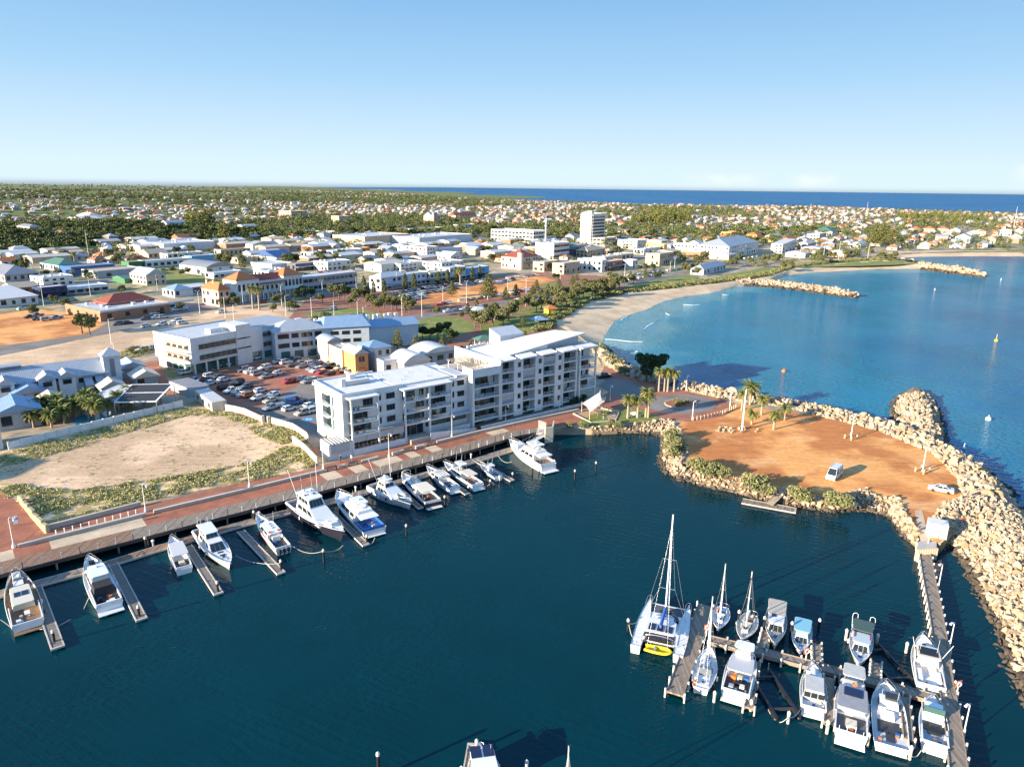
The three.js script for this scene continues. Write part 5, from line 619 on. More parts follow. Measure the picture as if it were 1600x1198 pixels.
// --- bottom edge ---
k = boat('cabin_cruiser', 'cruiser with blue solar panels cut by the bottom edge', -2.59,-64,5.81,1.76, 3.6, 1.2, { pulpit: .6, ant: [[.8, 1.8, 1, 1.4]] });
cabin(k.t, 'cabin', k.X(.3), k.X(.8), 2.8, k.dy(.4), 1.1, { rf: .6, nw: 3, front: 2 }); roofTop(k.t, 'hardtop', k.X(.2), k.X(.8), 2.8, k.dy(.4) + 1.15, .08, GEL); for (const z of [-.7, .7]) part(k.t, 'solar_panel', box(1.7, .05, 1.2, k.X(.72), k.dy(.4) + 1.3, z), SOLAR);
sloop('sailing yacht at bottom edge of which only the masthead shows', [6.08,-57.6,4.86,1.63], 2.9, .9, 9.2, {});
finger([-4.29,-61.9], [-3.81,-68.5], 1.8, 'pontoon head with white posts at the bottom edge', 'near_pontoon', mDeck);
for (const [x, z, l] of [[-5.06,-64.1, 'white post at the left corner of the near pontoon'], [-3.57,-68.1, 'white post at the tip of the near pontoon'], [-2.06,-67.3, 'white post beside the solar panel cruiser'], [2.18,-65.1, 'white post between near cruiser and yacht mast']]) pile(x, z, 1.8, l, 1);
// --- mooring lines ---
for (const [a, ya, b, yb, l] of [[[-65,-96.7], -.8, [-66,-90.4], -1.6, 'slack pale rope from black canopy cruiser across to leftmost finger'], [[-74.6,-90.8], -.9, [-67.7,-89.6], -1.6, 'pale rope crossing the stern of the teak decked cruiser'], [[-47.3,-109.8], -.7, [-38.6,-106.9], -.4, 'pale rope from bow-out cruiser to the finger tip pile'], [[-38.9,-114], -.9, [-32.5,-111], -.3, 'pale rope from triple outboard boat to the lone dark pile'], [[-29.5,-113.2], -.3, [-32.3,-110.8], -.3, 'pale rope from game boat bow to the lone dark pile'], [[-24.7,-117.3], -.9, [-25.6,-114.6], -.5, 'short rope from blue catamaran stern to its pile'], [[-6.64,-141.9], -.9, [-4.17,-142.4], -.5, 'short rope from tower boat stern to a dark pile'], [[-3.18,-160.3], -1.4, [0.22,-155.2], -.8, 'rope from the main pontoon to the flybridge yacht'], [[17.63,-91.1], -.5, [21,-94.5], -.6, 'rope from white topped pile to catamaran bow'], [[17.6,-91], -.6, [17.99,-87], -.7, 'rope from white topped pile to catamaran stern'], [[27,-94.6], -.6, [29.3,-95.6], -.9, 'rope from catamaran to jetty head'], [[23.7,-78.4], -1.2, [22.2,-77.8], -.9, 'rope from white sloop stern to jetty head'], [[32.6,-74.9], -1.6, [33.9,-72.2], -.6, 'greenish rope hanging from the boat lift to a white pile'], [[36.7,-74.7], -.9, [34,-72.4], -.6, 'rope from grey canopied cruiser to the white pile'], [[39,-74.5], -.9, [38.2,-70.9], -.6, 'rope from grey canopied cruiser to the next white pile'], [[47.7,-67.7], -.9, [45.9,-66.8], -.6, 'aqua rope from corner fishing boat to white pile']]) moor(a[0], ya, a[1], b[0], yb, b[1], l);
// ---------- waterfront apartments (local x along the front, z = 0 the front plane, -z inland) ----------
const WALLW = M(.64, .64, .62, .75), WALLS = M(.56, .57, .57, .75), ROOFW = M(.62, .61, .58, .7), ROOFG = M(.40, .43, .46, .6), FRAMEG = P(.10, .11, .12, .5), BALG = P(.8, .88, .92, .03, { transmission: .92, thickness: 0, specularIntensity: .6 }), TILE = M(.40, .34, .28, .9), BLIND = M(.42, .42, .41, .8), SCREEN = M(.20, .21, .23, .8), WICKER = M(.34, .20, .10, .9);
const RECT = new Map();
function pane(parent, name, w, h, d, mat, x, y, z, ry = 0) { const k = [w.toFixed(2), h.toFixed(2), d.toFixed(2)].join(); if (!RECT.has(k)) { const g = mg(box(w, h, d)); g.userData.ready = true; RECT.set(k, g); } return put(parent, name, RECT.get(k), mat, x, y, z, ry); }
function win(parent, x, y, w, h, z = .02, n = 2, hood = 0, ry = 0) {
const f = pane(parent, 'window', w, h, .1, FRAMEG, x, y, z, ry), pw = (w - .08 * (n + 1)) / n;
for (let i = 0; i < n; i++) pane(f, 'glass_pane', pw, h - .16, .04, GLASS, -w / 2 + .08 + pw / 2 + i * (pw + .08), .08, .05);
if (hood) pane(f, 'sun_hood', w + .5, .08, .6, WALLS, 0, h + .1, .25);
return f;
}
function bay(t, u0, u1, z, ys, h, r, o = {}) {
const w = u1 - u0, m = (u0 + u1) / 2, D = o.D || 2.2, top = ys[ys.length - 1] + h;
for (const s of [0, 1]) pane(t, 'column', .38, top - (o.foot ?? ys[0]) + .02, .5, WALLW, s ? u1 : u0, o.foot ?? ys[0], z - .25);
ys.forEach((y, i) => {
pane(t, 'balcony_floor', w - .4, .3, D, WALLW, m, y - .3, z - D / 2);
const bw = z - D + .02, n = o.panes || (w > 5.5 ? 4 : 3), open = r() < .25;
// glazed doors across part of the back, plain wall beside
let x = u0 + .4; const segs = []; while (x < u1 - .6) { const sw = Math.min(u1 - .4 - x, rr(.9, 2.2, r)); segs.push([x, sw, r() < .8]); x += sw + .05; }
for (const [sx, sw, gl] of segs) if (gl) { const d = pane(t, 'glass_door', sw, 2.25, .08, FRAMEG, sx + sw / 2, y + .02, bw); const np = Math.max(1, Math.round(sw / .8)), pw = sw / np - .07; for (let q = 0; q < np; q++) pane(d, 'glass_pane', pw, 2.1, .04, r() < .3 ? GLASSG : GLASS, -sw / 2 + sw / np * (q + .5), .07, .05); }
pane(t, 'balustrade', w - .45, .95, .03, BALG, m, y + .05, z - .12); pane(t, 'hand_rail', w - .4, .06, .08, STEEL, m, y + 1, z - .12);
if (o.infill && r() < o.infill) { const k = r(); for (let q = 0; q < 4; q++) pane(t, k < .5 ? 'timber_shutter' : 'roller_blind', (w - .6) / 4 - .04, h - .45, .04, k < .5 ? WICKER : BLIND, u0 + .3 + (w - .6) / 4 * (q + .5), y + .05, z - .22); }
else { // outdoor furniture
const fx = rr(u0 + 1.1, u1 - 1.1, r), mt = r() < .5 ? WICKER : r() < .5 ? BLACK : WALLW; pane(t, 'outdoor_table', 1.2, .07, .75, mt, fx, y + .72, z - 1.1); for (const s of [-1, 1]) { pane(t, 'chair', .45, .45, .5, mt, fx + s * .9, y, z - 1.1); pane(t, 'chair_back', .08, .5, .5, mt, fx + s * 1.12, y + .45, z - 1.1); } if (r() < .4) put(t, 'pot_plant', new THREE.IcosahedronGeometry(.38, 1), M(.05, .09, .03, 1), u0 + .8, y + .5, z - .8);
}
});
return top;
}
{
const r = RNG(5), t = thing('apartment_block', 'four storey white waterfront apartments with recessed balconies beside the promenade', 'apartment building', [-36.96, 0, -155.6], .662);
const Y = [1.75, 4.75, 7.65, 10.55];
// western wing
part(t, 'wall', [box(15.8, 14.1, 15.7, 6.8, 0, -10.15), box(19.2, 13.7, 15.4, 24.3, 0, -10.05)], WALLW);
part(t, 'roof', [box(12.6, .1, 14.6, 6.0, 14.1, -10.2)], ROOFW); part(t, 'roof', box(16.2, .5, 14, 21.3, 13.7, -10.2), ROOFW);
for (const [w, d, x, z] of [[15.8, .3, 6.8, -2.35], [15.8, .3, 6.8, -17.95], [.3, 15.3, -1, -10.15], [19.2, .3, 24.3, -17.7]]) part(t, 'parapet', box(w, .5, d, x, 14.1 - (x > 20 ? .4 : 0), z), WALLW);
part(t, 'roof_plant_screen', [box(6, 1.1, .1, 6.5, 14.2, -9.4), box(.1, 1.1, 2.2, 3.5, 14.2, -10.5), box(.1, 1.1, 2.2, 9.5, 14.2, -10.5)], STEEL); for (let i = 0; i < 5; i++) part(t, 'air_unit', box(.8, .8, .5, 4.3 + i * 1.1, 14.2, -10.4), GELD); part(t, 'lift_overrun', box(1.2, 1.9, 1.4, 2.6, 14.2, -9.8), WALLW); part(t, 'lift_overrun', box(1.6, 1.2, 2, 7.5, 14.2, -15.5), WALLW);
for (const [x, z] of [[17, -7], [19, -9], [24, -6], [22, -12], [15, -13]]) part(t, 'roof_vent', cyl(.14, .14, .4, 7, x, 14.2, z), STEEL);
bay(t, .2, 7, 0, Y.slice(1), 2.9, r, { foot: 0 }); part(t, 'bay_roof', box(7.6, .32, 2.6, 3.6, 13.35, -1.2), ROOFW);
for (const [a, b] of [[14.2, 21], [21.15, 27.5]]) bay(t, a, b, 0, Y.slice(1), 2.9, r, { foot: -.2 }); part(t, 'bay_roof', box(14.2, .32, 2.6, 20.8, 13.35, -1.2), ROOFW);
for (const y of Y.slice(1)) { win(t, 8.3, y + .95, 1.1, 1.55, -2.27, 2, 1); win(t, 11.4, y + .95, 2.3, 1.55, -2.27, 3, 1); win(t, 29.2, y + .95, 1.1, 1.6, -2.32, 2, 1); win(t, 31.8, y + .95, 2.1, 1.5, -2.32, 3, 1); for (const k of [.35, 1.3]) pane(t, 'glass_louvre', .06, 2.5, .8, GLASS, .05, y + .1, -k); }
// ground floor: cafe with blinds and low wall, entry, ramp
part(t, 'terrace_wall', box(14.2, 1.5, .25, 7.3, 0, .1), WALLW); for (let i = 0; i < 4; i++) pane(t, 'cafe_blind', 3.2, 1.55, .05, BLIND, 2 + i * 3.35, 3, -.15); part(t, 'terrace_floor', box(13.6, .12, 2.2, 7.2, 1.2, -1.2), TILE); part(t, 'terrace_deck', box(7.2, .25, 2.3, 10.6, 4.5, -1.2), TILE); pane(t, 'balustrade', 6.8, .95, .03, BALG, 10.6, 4.75, -.1); pane(t, 'hand_rail', 6.8, .06, .08, STEEL, 10.6, 5.7, -.1);
for (let i = 0; i < 6; i++) { pane(t, 'cafe_glass', 2, 2.4, .06, GLASS, 1.5 + i * 2.2, 1.4, -2.28); pane(t, 'cafe_table', .8, .06, .8, WICKER, 1.4 + i * 2.2, 2.05, -1.1); for (const s of [-.6, .6]) pane(t, 'chair', .42, .85, .42, WICKER, 1.4 + i * 2.2 + s, 1.32, -1.1); }
part(t, 'pergola_roof', box(6, .1, 5, -2.9, 3.7, -2.6), M(.3, .29, .27, .8)); for (let i = 0; i < 7; i++) part(t, 'pergola_slat', box(.12, .14, 5, -5.6 + i * .8, 3.8, -2.6), WALLW); part(t, 'pergola_wall', box(6, 3.6, .25, -2.8, 0, -.2), WALLS); part(t, 'pergola_wall', box(.25, 3.6, 4.8, -5.8, 0, -2.5), WALLW); for (let i = 0; i < 2; i++) pane(t, 'cafe_blind', 2.3, 2, .05, BLIND, -4.4 + i * 2.5, 1.5, -.04);
for (let i = 0; i < 3; i++) pane(t, 'entry_glass', 1.7, 3, .06, GLASS, 15.5 + i * 1.9, 1.2, -2.1); part(t, 'entry_landing', box(6, 1.2, 4, 17.5, 0, -.2), TILE); part(t, 'ramp', hexa([[20, 0, 1.6], [33.5, 0, 1.6], [33.5, 0, .4], [20, 0, .4], [20, 1.3, 1.6], [33.5, .1, 1.6], [33.5, .1, .4], [20, 1.3, .4]]), TILE); part(t, 'ramp_wall', hexa([[20, 0, 1.85], [33.8, 0, 1.85], [33.8, 0, 1.65], [20, 0, 1.65], [20, 2.1, 1.85], [33.8, .6, 1.85], [33.8, .6, 1.65], [20, 2.1, 1.65]]), WALLW); part(t, 'ramp_wall', box(7, 1.3, .2, 30, 0, -.6), WALLW);
for (let i = 0; i < 6; i++) pane(t, 'shop_window', 1.9, 1.5, .06, i % 3 ? GLASSG : GLASS, 22 + i * 2.05, 2.4, -2.1); part(t, 'awning_roof', box(6.6, .2, 2.6, 30.8, 4.4, -1.1), ROOFG);
// lit end wall: small balconies and slots
for (const y of Y.slice(1)) { pane(t, 'end_balcony', 1.3, .2, 3.4, WALLW, -1.7, y - .15, -9.5); pane(t, 'balustrade', .04, .95, 3.3, BALG, -2.3, y + .05, -9.5); pane(t, 'hand_rail', .07, .06, 3.4, STEEL, -2.3, y + 1, -9.5); pane(t, 'glass_door', .06, 2.2, 2.2, GLASS, -1.14, y + .05, -10); pane(t, 'privacy_screen', 1.2, 2.6, .08, WALLS, -1.7, y + .05, -11.2); pane(t, 'glass_door', .06, 2.2, .9, GLASSG, -1.14, y + .05, -7.6); pane(t, 'slot_window', .06, 1.2, .35, FRAMEG, -1.14, y + .9, -4.4); pane(t, 'slot_window', .06, 1.2, .35, FRAMEG, -1.14, y + .9, -15.6); }
part(t, 'end_hood', box(1.2, .16, 3.8, -1.6, 13.25, -9.5), WALLW);
// middle block with roof terrace and pergola
part(t, 'wall', box(9.2, 13.6, 14, 38.5, 0, -9.3), WALLW); part(t, 'fin_wall', box(.35, 15.8, 4.6, 34.05, 0, -2.2), WALLW); part(t, 'parapet', box(9.3, 1.9, .35, 38.7, 13.75, -.2), WALLW);
bay(t, 34.4, 42.8, 0, Y, 2.95, r, { foot: 0, panes: 5 }); part(t, 'bay_roof', box(8.9, .3, 2.5, 38.6, 13.46, -1.2), ROOFW); part(t, 'terrace_floor', box(9, .12, 13, 38.6, 13.62, -9), TILE); part(t, 'link_roof', box(3.6, .5, 9, 32.2, 13.75, -6.5), ROOFG);
for (let i = 0; i < 9; i++) part(t, 'pergola_slat', box(7, .22, .2, 38, 15.7, -3.4 - i * 1.2), M(.55, .42, .26, .85)); for (let i = 0; i < 6; i++) part(t, 'pergola_post', box(.22, 2, .22, i % 2 ? 34.8 : 41.2, 13.7, -3.4 - Math.floor(i / 2) * 4.6), WALLW);
// eastern block, five levels
const Z = [1.6, 4.6, 7.55, 10.5, 13.4];
part(t, 'wall', [box(27.8, 15.8, 19.6, 57, 0, -12.1), box(6.9, 11.4, 19.6, 74.35, 4.4, -12.1), box(6.9, 4.4, 12, 74.35, 0, -15.9)], WALLW); part(t, 'fin_wall', box(.4, 16.9, 22, 43.1, 0, -11), WALLW);
for (const [a, b, z] of [[43.4, 47.8, 0], [50.5, 55.2, 0], [57.7, 62.4, 0], [65.1, 70.2, .25], [71.3, 77.6, .7]]) { bay(t, a, b, z, z > .5 ? Z.slice(1) : Z, 2.9, r, { infill: .22, foot: 0, D: 2.3 + z }); part(t, 'bay_roof', hexa([[a - .4, 16.3, z + .15], [b + .4, 16.3, z + .15], [b + .4, 16.3, -3], [a - .4, 16.3, -3], [a - .4, 16.6, z + .15], [b + .4, 16.75, z + .15], [b + .4, 17.2, -3], [a - .4, 17, -3]]), ROOFW); }
for (const u of [49.15, 56.45, 63.75]) { part(t, 'stair_wall', box(2.5, 16.2, 2.2, u, 0, -1.12), WALLW); part(t, 'stair_roof', hexa([[u - 1.25, 16.2, 0], [u + 1.25, 16.2, 0], [u + 1.25, 16.2, -2.4], [u - 1.25, 16.2, -2.4], [u - 1.25, 17, 0], [u + 1.25, 16.3, 0], [u + 1.25, 16.3, -2.4], [u - 1.25, 17, -2.4]]), WALLW); for (const y of Z) win(t, u + .2, y + .9, 1, 1.35, .0, 2); }
part(t, 'stair_wall', box(1, 15.6, 2, 70.75, 0, -1.2), WALLS);  part(t, 'garden_wall', box(9, 1.1, .25, 76, 0, 2.4), WALLW);
const R = [[43.4, 16.7, -3], [76.4, 20.2, -3], [76.4, 18.7, -17], [43.4, 15.8, -22]]; part(t, 'main_roof', hexa([...R.map(p => [p[0], p[1] - .35, p[2]]), ...R]), ROOFW);
part(t, 'penthouse_wall', hexa([[62, 15.7, -4.2], [74.6, 15.7, -4.2], [74.6, 15.7, -17], [62, 15.7, -17], [62, 18.2, -4.2], [74.6, 19.6, -4.2], [74.6, 18.1, -17], [62, 17.1, -17]]), ROOFG); part(t, 'east_terrace', box(6, .2, 13, 74.8, 16.6, -5.4), ROOFG);
part(t, 'infill_wall', hexa([[43.4, 15.7, -3.4], [62, 15.7, -3.4], [62, 15.7, -21], [43.4, 15.7, -21], [43.4, 16.3, -3.4], [62, 18.2, -3.4], [62, 16.8, -19], [43.4, 15.75, -21.5]]), WALLW);
for (const [x, z] of [[48, -9], [52, -14], [58, -8], [61, -13], [66, -9], [50, -18]]) part(t, 'roof_vent', cyl(.16, .16, .5, 7, x, 16.9 + (x - 45) * .09 - .0, z), STEEL);
for (let i = 0; i < 5; i++) part(t, 'air_unit', box(1, .9, .6, 46 + i * 1.4, 16.1 + i * .1, -19.5), GELD);
put(t, 'round_vent', cyl(.9, .9, .15, 16).rotateZ(1.5708), FRAMEG, 42.88, 14.4, -13); for (const z of [-6, -9]) pane(t, 'slot_window', .08, 2, .4, FRAMEG, 42.88, 13.9, z);
// raised garden and hedge boxes in front of the eastern block
part(t, 'garden_wall', box(36, .9, .25, 53, 0, 2.3), WALLW); part(t, 'garden_bed', box(36, .7, 2.1, 53, 0, 1.2), M(.10, .08, .05, 1));
part(t, 'skylight_house', hexa([[57, 15.8, -19], [66, 15.8, -19], [66, 15.8, -24.5], [57, 15.8, -24.5], [57, 18.6, -19], [66, 18.6, -19], [66, 20.2, -24.5], [57, 20.2, -24.5]]), ROOFG);
}
// ---------- other buildings ----------
// local frame: origin at the near corner, x along the front, -z inland along the lit end; roof kinds are solids of their own
const WC = { white: M(.60, .59, .56, .8), cream: M(.56, .49, .38, .85), tan: M(.46, .36, .25, .85), brick: M(.34, .17, .10, .9), grey: M(.34, .35, .36, .8), navy: P(.02, .035, .09, .5), blue: P(.03, .11, .32, .5), sky: P(.12, .32, .5, .5), green: P(.03, .16, .06, .6), salmon: M(.56, .38, .29, .85), orange: M(.55, .27, .10, .8), yellow: M(.6, .46, .16, .8), pale: M(.5, .54, .57, .7), dark: M(.10, .10, .11, .7), brown: M(.24, .16, .11, .85) };
const tRib = tex(256, (u, v) => 128 + 100 * Math.sin(u * 6.28318 * 16), false);
const ribbed = (r, g, b) => { const m = M(r, g, b, .5, { metalness: .1 }).clone(); m.bumpMap = rep(tRib, 8); m.bumpScale = .03; return m; };
const RC = { white: ribbed(.52, .52, .51), zinc: ribbed(.33, .36, .39), grey: ribbed(.22, .23, .25), blue: ribbed(.2, .3, .42), terracotta: M(.48, .15, .05, .85), maroon: M(.24, .055, .035, .8), tan: ribbed(.5, .38, .25), brown: M(.27, .13, .07, .85), green: ribbed(.08, .17, .12), dark: ribbed(.08, .085, .09), cream: ribbed(.54, .48, .38), navy: ribbed(.03, .08, .22) };
function roofSolid(kind, w, d, y, rise, ov, turned) {
const a = -ov, b = w + ov, c = ov, e = -d - ov, v = [], q = (...p) => { for (let i = 1; i < p.length - 1; i++) v.push(...p[0], ...p[i], ...p[i + 1]); };
const A = [a, y, c], B = [b, y, c], C = [b, y, e], D = [a, y, e], mx = (a + b) / 2, mz = (c + e) / 2, Y = y + rise;
if (kind === 'gable') { if (turned) { const r0 = [mx, Y, c], r1 = [mx, Y, e]; q(A, B, r0); q(C, D, r1); q(B, C, r1, r0); q(D, A, r0, r1); } else { const r0 = [a, Y, mz], r1 = [b, Y, mz]; q(A, B, r1, r0); q(C, D, r0, r1); q(D, A, r0); q(B, C, r1); } }
else if (kind === 'hip') { const k = Math.min(b - a, c - e) / 2, lx = (b - a) > (c - e), r0 = lx ? [a + k, Y, mz] : [mx, Y, c - k], r1 = lx ? [b - k, Y, mz] : [mx, Y, e + k]; if (lx) { q(A, B, r1, r0); q(C, D, r0, r1); q(D, A, r0); q(B, C, r1); } else { q(A, B, r0); q(B, C, r1, r0); q(C, D, r1); q(D, A, r0, r1); } }
else if (kind === 'skillion') return hexa([A, B, C, D, ...(turned ? [[a, y + .2, c], [b, Y, c], [b, Y, e], [a, y + .2, e]] : [[a, y + .2, c], [b, y + .2, c], [b, Y, e], [a, Y, e]])]);
else if (kind === 'vault') { const n = 10, P2 = i => { const s = i / n; return turned ? [lerp(a, b, s), Y - rise * (2 * s - 1) ** 2, 0] : [0, Y - rise * (2 * s - 1) ** 2, lerp(c, e, s)]; }; for (let i = 0; i < n; i++) { const p = P2(i), r = P2(i + 1); if (turned) { q([p[0], p[1], c], [r[0], r[1], c], [r[0], r[1], e], [p[0], p[1], e]); q([p[0], y, c], [r[0], y, c], [r[0], r[1], c], [p[0], p[1], c]); q([r[0], y, e], [p[0], y, e], [p[0], p[1], e], [r[0], r[1], e]); } else { q([a, p[1], p[2]], [b, p[1], p[2]], [b, r[1], r[2]], [a, r[1], r[2]]); q([a, y, r[2]], [a, y, p[2]], [a, p[1], p[2]], [a, r[1], r[2]]); q([b, y, p[2]], [b, y, r[2]], [b, r[1], r[2]], [b, p[1], p[2]]); } } return toCreasedNormals(tris(v), .5); }
q(D, C, B, A); return tris(v);
}
function bld(name, label, cat, x, z, w, d, th, h, o = {}) {
const t = thing(name, label, cat, [x, hillY(x, z) - (hillY(x, z) > .5 ? .6 : 0), z], th, o.group), wall = WC[o.wall || 'white'], roof = RC[o.roofc || 'white'];
part(t, 'wall', box(w, h, d, w / 2, 0, -d / 2), wall);
const kind = o.roof || 'flat';
if (kind === 'flat') { part(t, 'roof', box(w - .5, .12, d - .5, w / 2, h, -d / 2), roof); const ph = o.par ?? .55; for (const [pw, pd, px, pz] of [[w, .25, w / 2, -.125], [w, .25, w / 2, -d + .125], [.25, d - .5, .125, -d / 2], [.25, d - .5, w - .125, -d / 2]]) part(t, 'parapet', box(pw, ph, pd, px, h, pz), wall); }
else part(t, 'roof', roofSolid(kind, w, d, h, o.rise ?? Math.min(w, d) * .24, o.ov ?? .5, o.turned), roof);
const fw = (n, sx, len, place) => { const lv = o.lv || Math.max(1, Math.round(h / 3.4)), fh = h / lv, n2 = Math.max(1, Math.min(o.most || 9, Math.round(len / (o.gap || 4.2)))); for (let l = 0; l < lv; l++) for (let i = 0; i < n2; i++) { const k = LAT[(used[name] * 61 + l * 17 + i * 5 + Math.round(len * 10)) & 65535]; if (!o.ww && k < .3) continue; place(len * (i + .5) / n2, l * fh + fh * .28, len / n2 * (o.ww || .22 + .4 * k), fh * (l || o.ww ? .45 : .38 + .25 * k)); } };
if (o.win !== 0) { fw(0, 0, w, (u, y, a, b) => pane(t, 'window', a, b, .08, GLASS, u, y, .02)); if (o.end !== 0) fw(0, 0, d, (u, y, a, b) => pane(t, 'window', .08, b, a, GLASS, -.02, y, -u)); }
if (o.awn) part(t, 'awning', box(w, .18, o.awn, w / 2, 3, o.awn / 2), RC[o.awnc || 'white']);
for (let i = 0; i < (o.ac || 0); i++) part(t, 'roof_unit', box(rr(1, 2), rr(.7, 1.2), rr(.8, 1.6), rr(.15, .85) * w, h + .1, -rr(.2, .8) * d), GELD);
if (o.chim) for (let i = 0; i < o.chim; i++) part(t, 'chimney', [box(.9, 2.2, .9, w * (.25 + .5 * i), h + .8, -d * .5)], WC.brick);
return t;
}
{ // three storey office beside the car park
const [x, z, w, d, th] = [-105.3,-226.4,23.8,21.6,0.98];
const t = thing('office_building', 'white three storey office with long louvred window bands beside the car park', 'office building', [x, 0, z], th), h = 11.6, W = 28, D2 = d;
part(t, 'wall', [box(W, 8.1, D2, W / 2, 3.5, -D2 / 2), box(W - 1.4, 3.5, D2 - 3, W / 2, 0, -D2 / 2 - 1)], WC.white); part(t, 'roof', box(W - .5, .12, D2 - .5, W / 2, h, -D2 / 2), RC.white); for (const [pw, pd, px, pz] of [[W, .25, W / 2, -.125], [W, .25, W / 2, -D2 + .125], [.25, D2 - .5, .125, -D2 / 2]]) part(t, 'parapet', box(pw, .6, pd, px, h, pz), WC.white);
part(t, 'stair_tower', box(6, 14, 9, 20, 0, -4.3), WC.white); part(t, 'plant_room', box(5, 1.6, 3, 13, h, -6), WC.pale);
part(t, 'wing', box(18, 11.2, D2 - 2, W + 8.9, 0, -D2 / 2), WC.pale); part(t, 'wing_roof', box(18, .3, D2 - 2, W + 9, 11.25, -D2 / 2), RC.zinc); part(t, 'end_fin', box(2, 12, 4, W + 18.8, 0, -2), WC.white);
for (const y of [4.4, 8]) { for (let i = 0; i < 7; i++) pane(t, 'window', 1.9, 1.8, .1, GLASS, 3.8 + i * 2.02, y, .02); for (let k = 0; k < 3; k++) part(t, 'sun_louvre', box(14.4, .08, .5, 9.9, y + .3 + k * .7, .35), WC.tan); for (let i = 0; i < 8; i++) pane(t, 'window', 1.9, 1.7, .1, GLASS, W + 1.3 + i * 2.05, y, -.95); for (let k = 0; k < 2; k++) part(t, 'sun_louvre', box(16, .08, .5, W + 8.6, y + .5 + k * .8, -.6), WC.tan); for (let i = 0; i < 4; i++) pane(t, 'window', .1, 1.9, 2.4, GLASS, -.02, y, -2.6 - i * 3.4); for (const k of [0, 1]) part(t, 'end_louvre', box(1.2, .1, 14, -.6, y + .4 + k * 1.3, -8), WC.tan); }
part(t, 'end_balcony', box(1.8, .2, 15, -.9, 3.5, -8), WC.white); part(t, 'end_balcony', box(1.8, .2, 15, -.9, 7.2, -8), WC.white);
for (const y of [5.6, 9]) pane(t, 'slot_window', 5.4, .5, .1, GLASS, 20, y, .22); for (let i = 0; i < 5; i++) pane(t, 'shopfront', 3, 2.6, .1, GLASSG, 3 + i * 3.3, .4, -1.9 + .45); for (let i = 0; i < 5; i++) pane(t, 'column', .5, 3.5, .5, WC.white, 1 + i * 4.2, 0, -.4); for (let i = 0; i < 4; i++) pane(t, 'shopfront', 3, 2.4, .1, GLASSG, W + 2.4 + i * 3.4, .4, -.95); for (let i = 0; i < 4; i++) pane(t, 'window', .1, 2.4, 2.6, GLASSG, .66, .5, -4 - i * 3.6);
part(t, 'bin_store', box(6.5, 2.4, 3.4, W + 16, 0, 2.2), WC.white);
}
{ // curved blue roofed building
const [x, z] = [-84.9,-248.2], t = thing('curved_office', 'pale blue grey building with bent blue metal roof behind the car park', 'office building', [x, 0, z], .55);
part(t, 'wall', [box(18, 10.2, 12, 9, 0, -6)], WC.pale); part(t, 'roof', [roofSolid('hip', 18.6, 12, 10.2, 3.2, .7)], RC.zinc);
part(t, 'east_wall', hexa([[18, 0, 0], [34, 0, 3.2], [38, 0, -9.5], [18, 0, -12], [18, 10.2, 0], [34, 10.2, 3.2], [38, 10.2, -9.5], [18, 10.2, -12]]), WC.pale);
part(t, 'east_roof', hexa([[17.3, 10.2, .7], [34.6, 10.2, 4], [39, 10.2, -10], [17.3, 10.2, -12.7], [20, 13.4, -5.4], [33.6, 13.4, -2.6], [35, 13.4, -5], [20, 13.4, -6.6]]), RC.blue);
part(t, 'long_wall', box(24, 8.4, 10, 44, 0, -6), WC.pale); part(t, 'long_roof', roofSolid('gable', 24, 10, 8.4, 2.4, .5).translate(32, 0, -1), RC.blue);
for (const y of [4.2, 7.6]) for (let i = 0; i < 4; i++) pane(t, 'window', i % 2 ? 2.6 : 4, 1.7, .1, GLASS, 3 + i * 4.2, y, .02); for (let i = 0; i < 3; i++) pane(t, 'shopfront', 3.2, 2.6, .1, GLASSG, 3.4 + i * 4.8, .3, .02); for (const y of [4.4, 7.4]) for (let i = 0; i < 3; i++) pane(t, 'window', 2.8, 1.4, .1, GLASS, 21.5 + i * 4, y, .02 + (3.5 + i * 4) * .2, -.2);
for (let i = 0; i < 16; i++) part(t, 'roof_unit', box(1.3, 1.9, 1.1, 16 + i * 2.3, 9.9, -13 + (i % 2) * 1.2 + (i > 9 ? 1.5 : 0)), GELD);
}
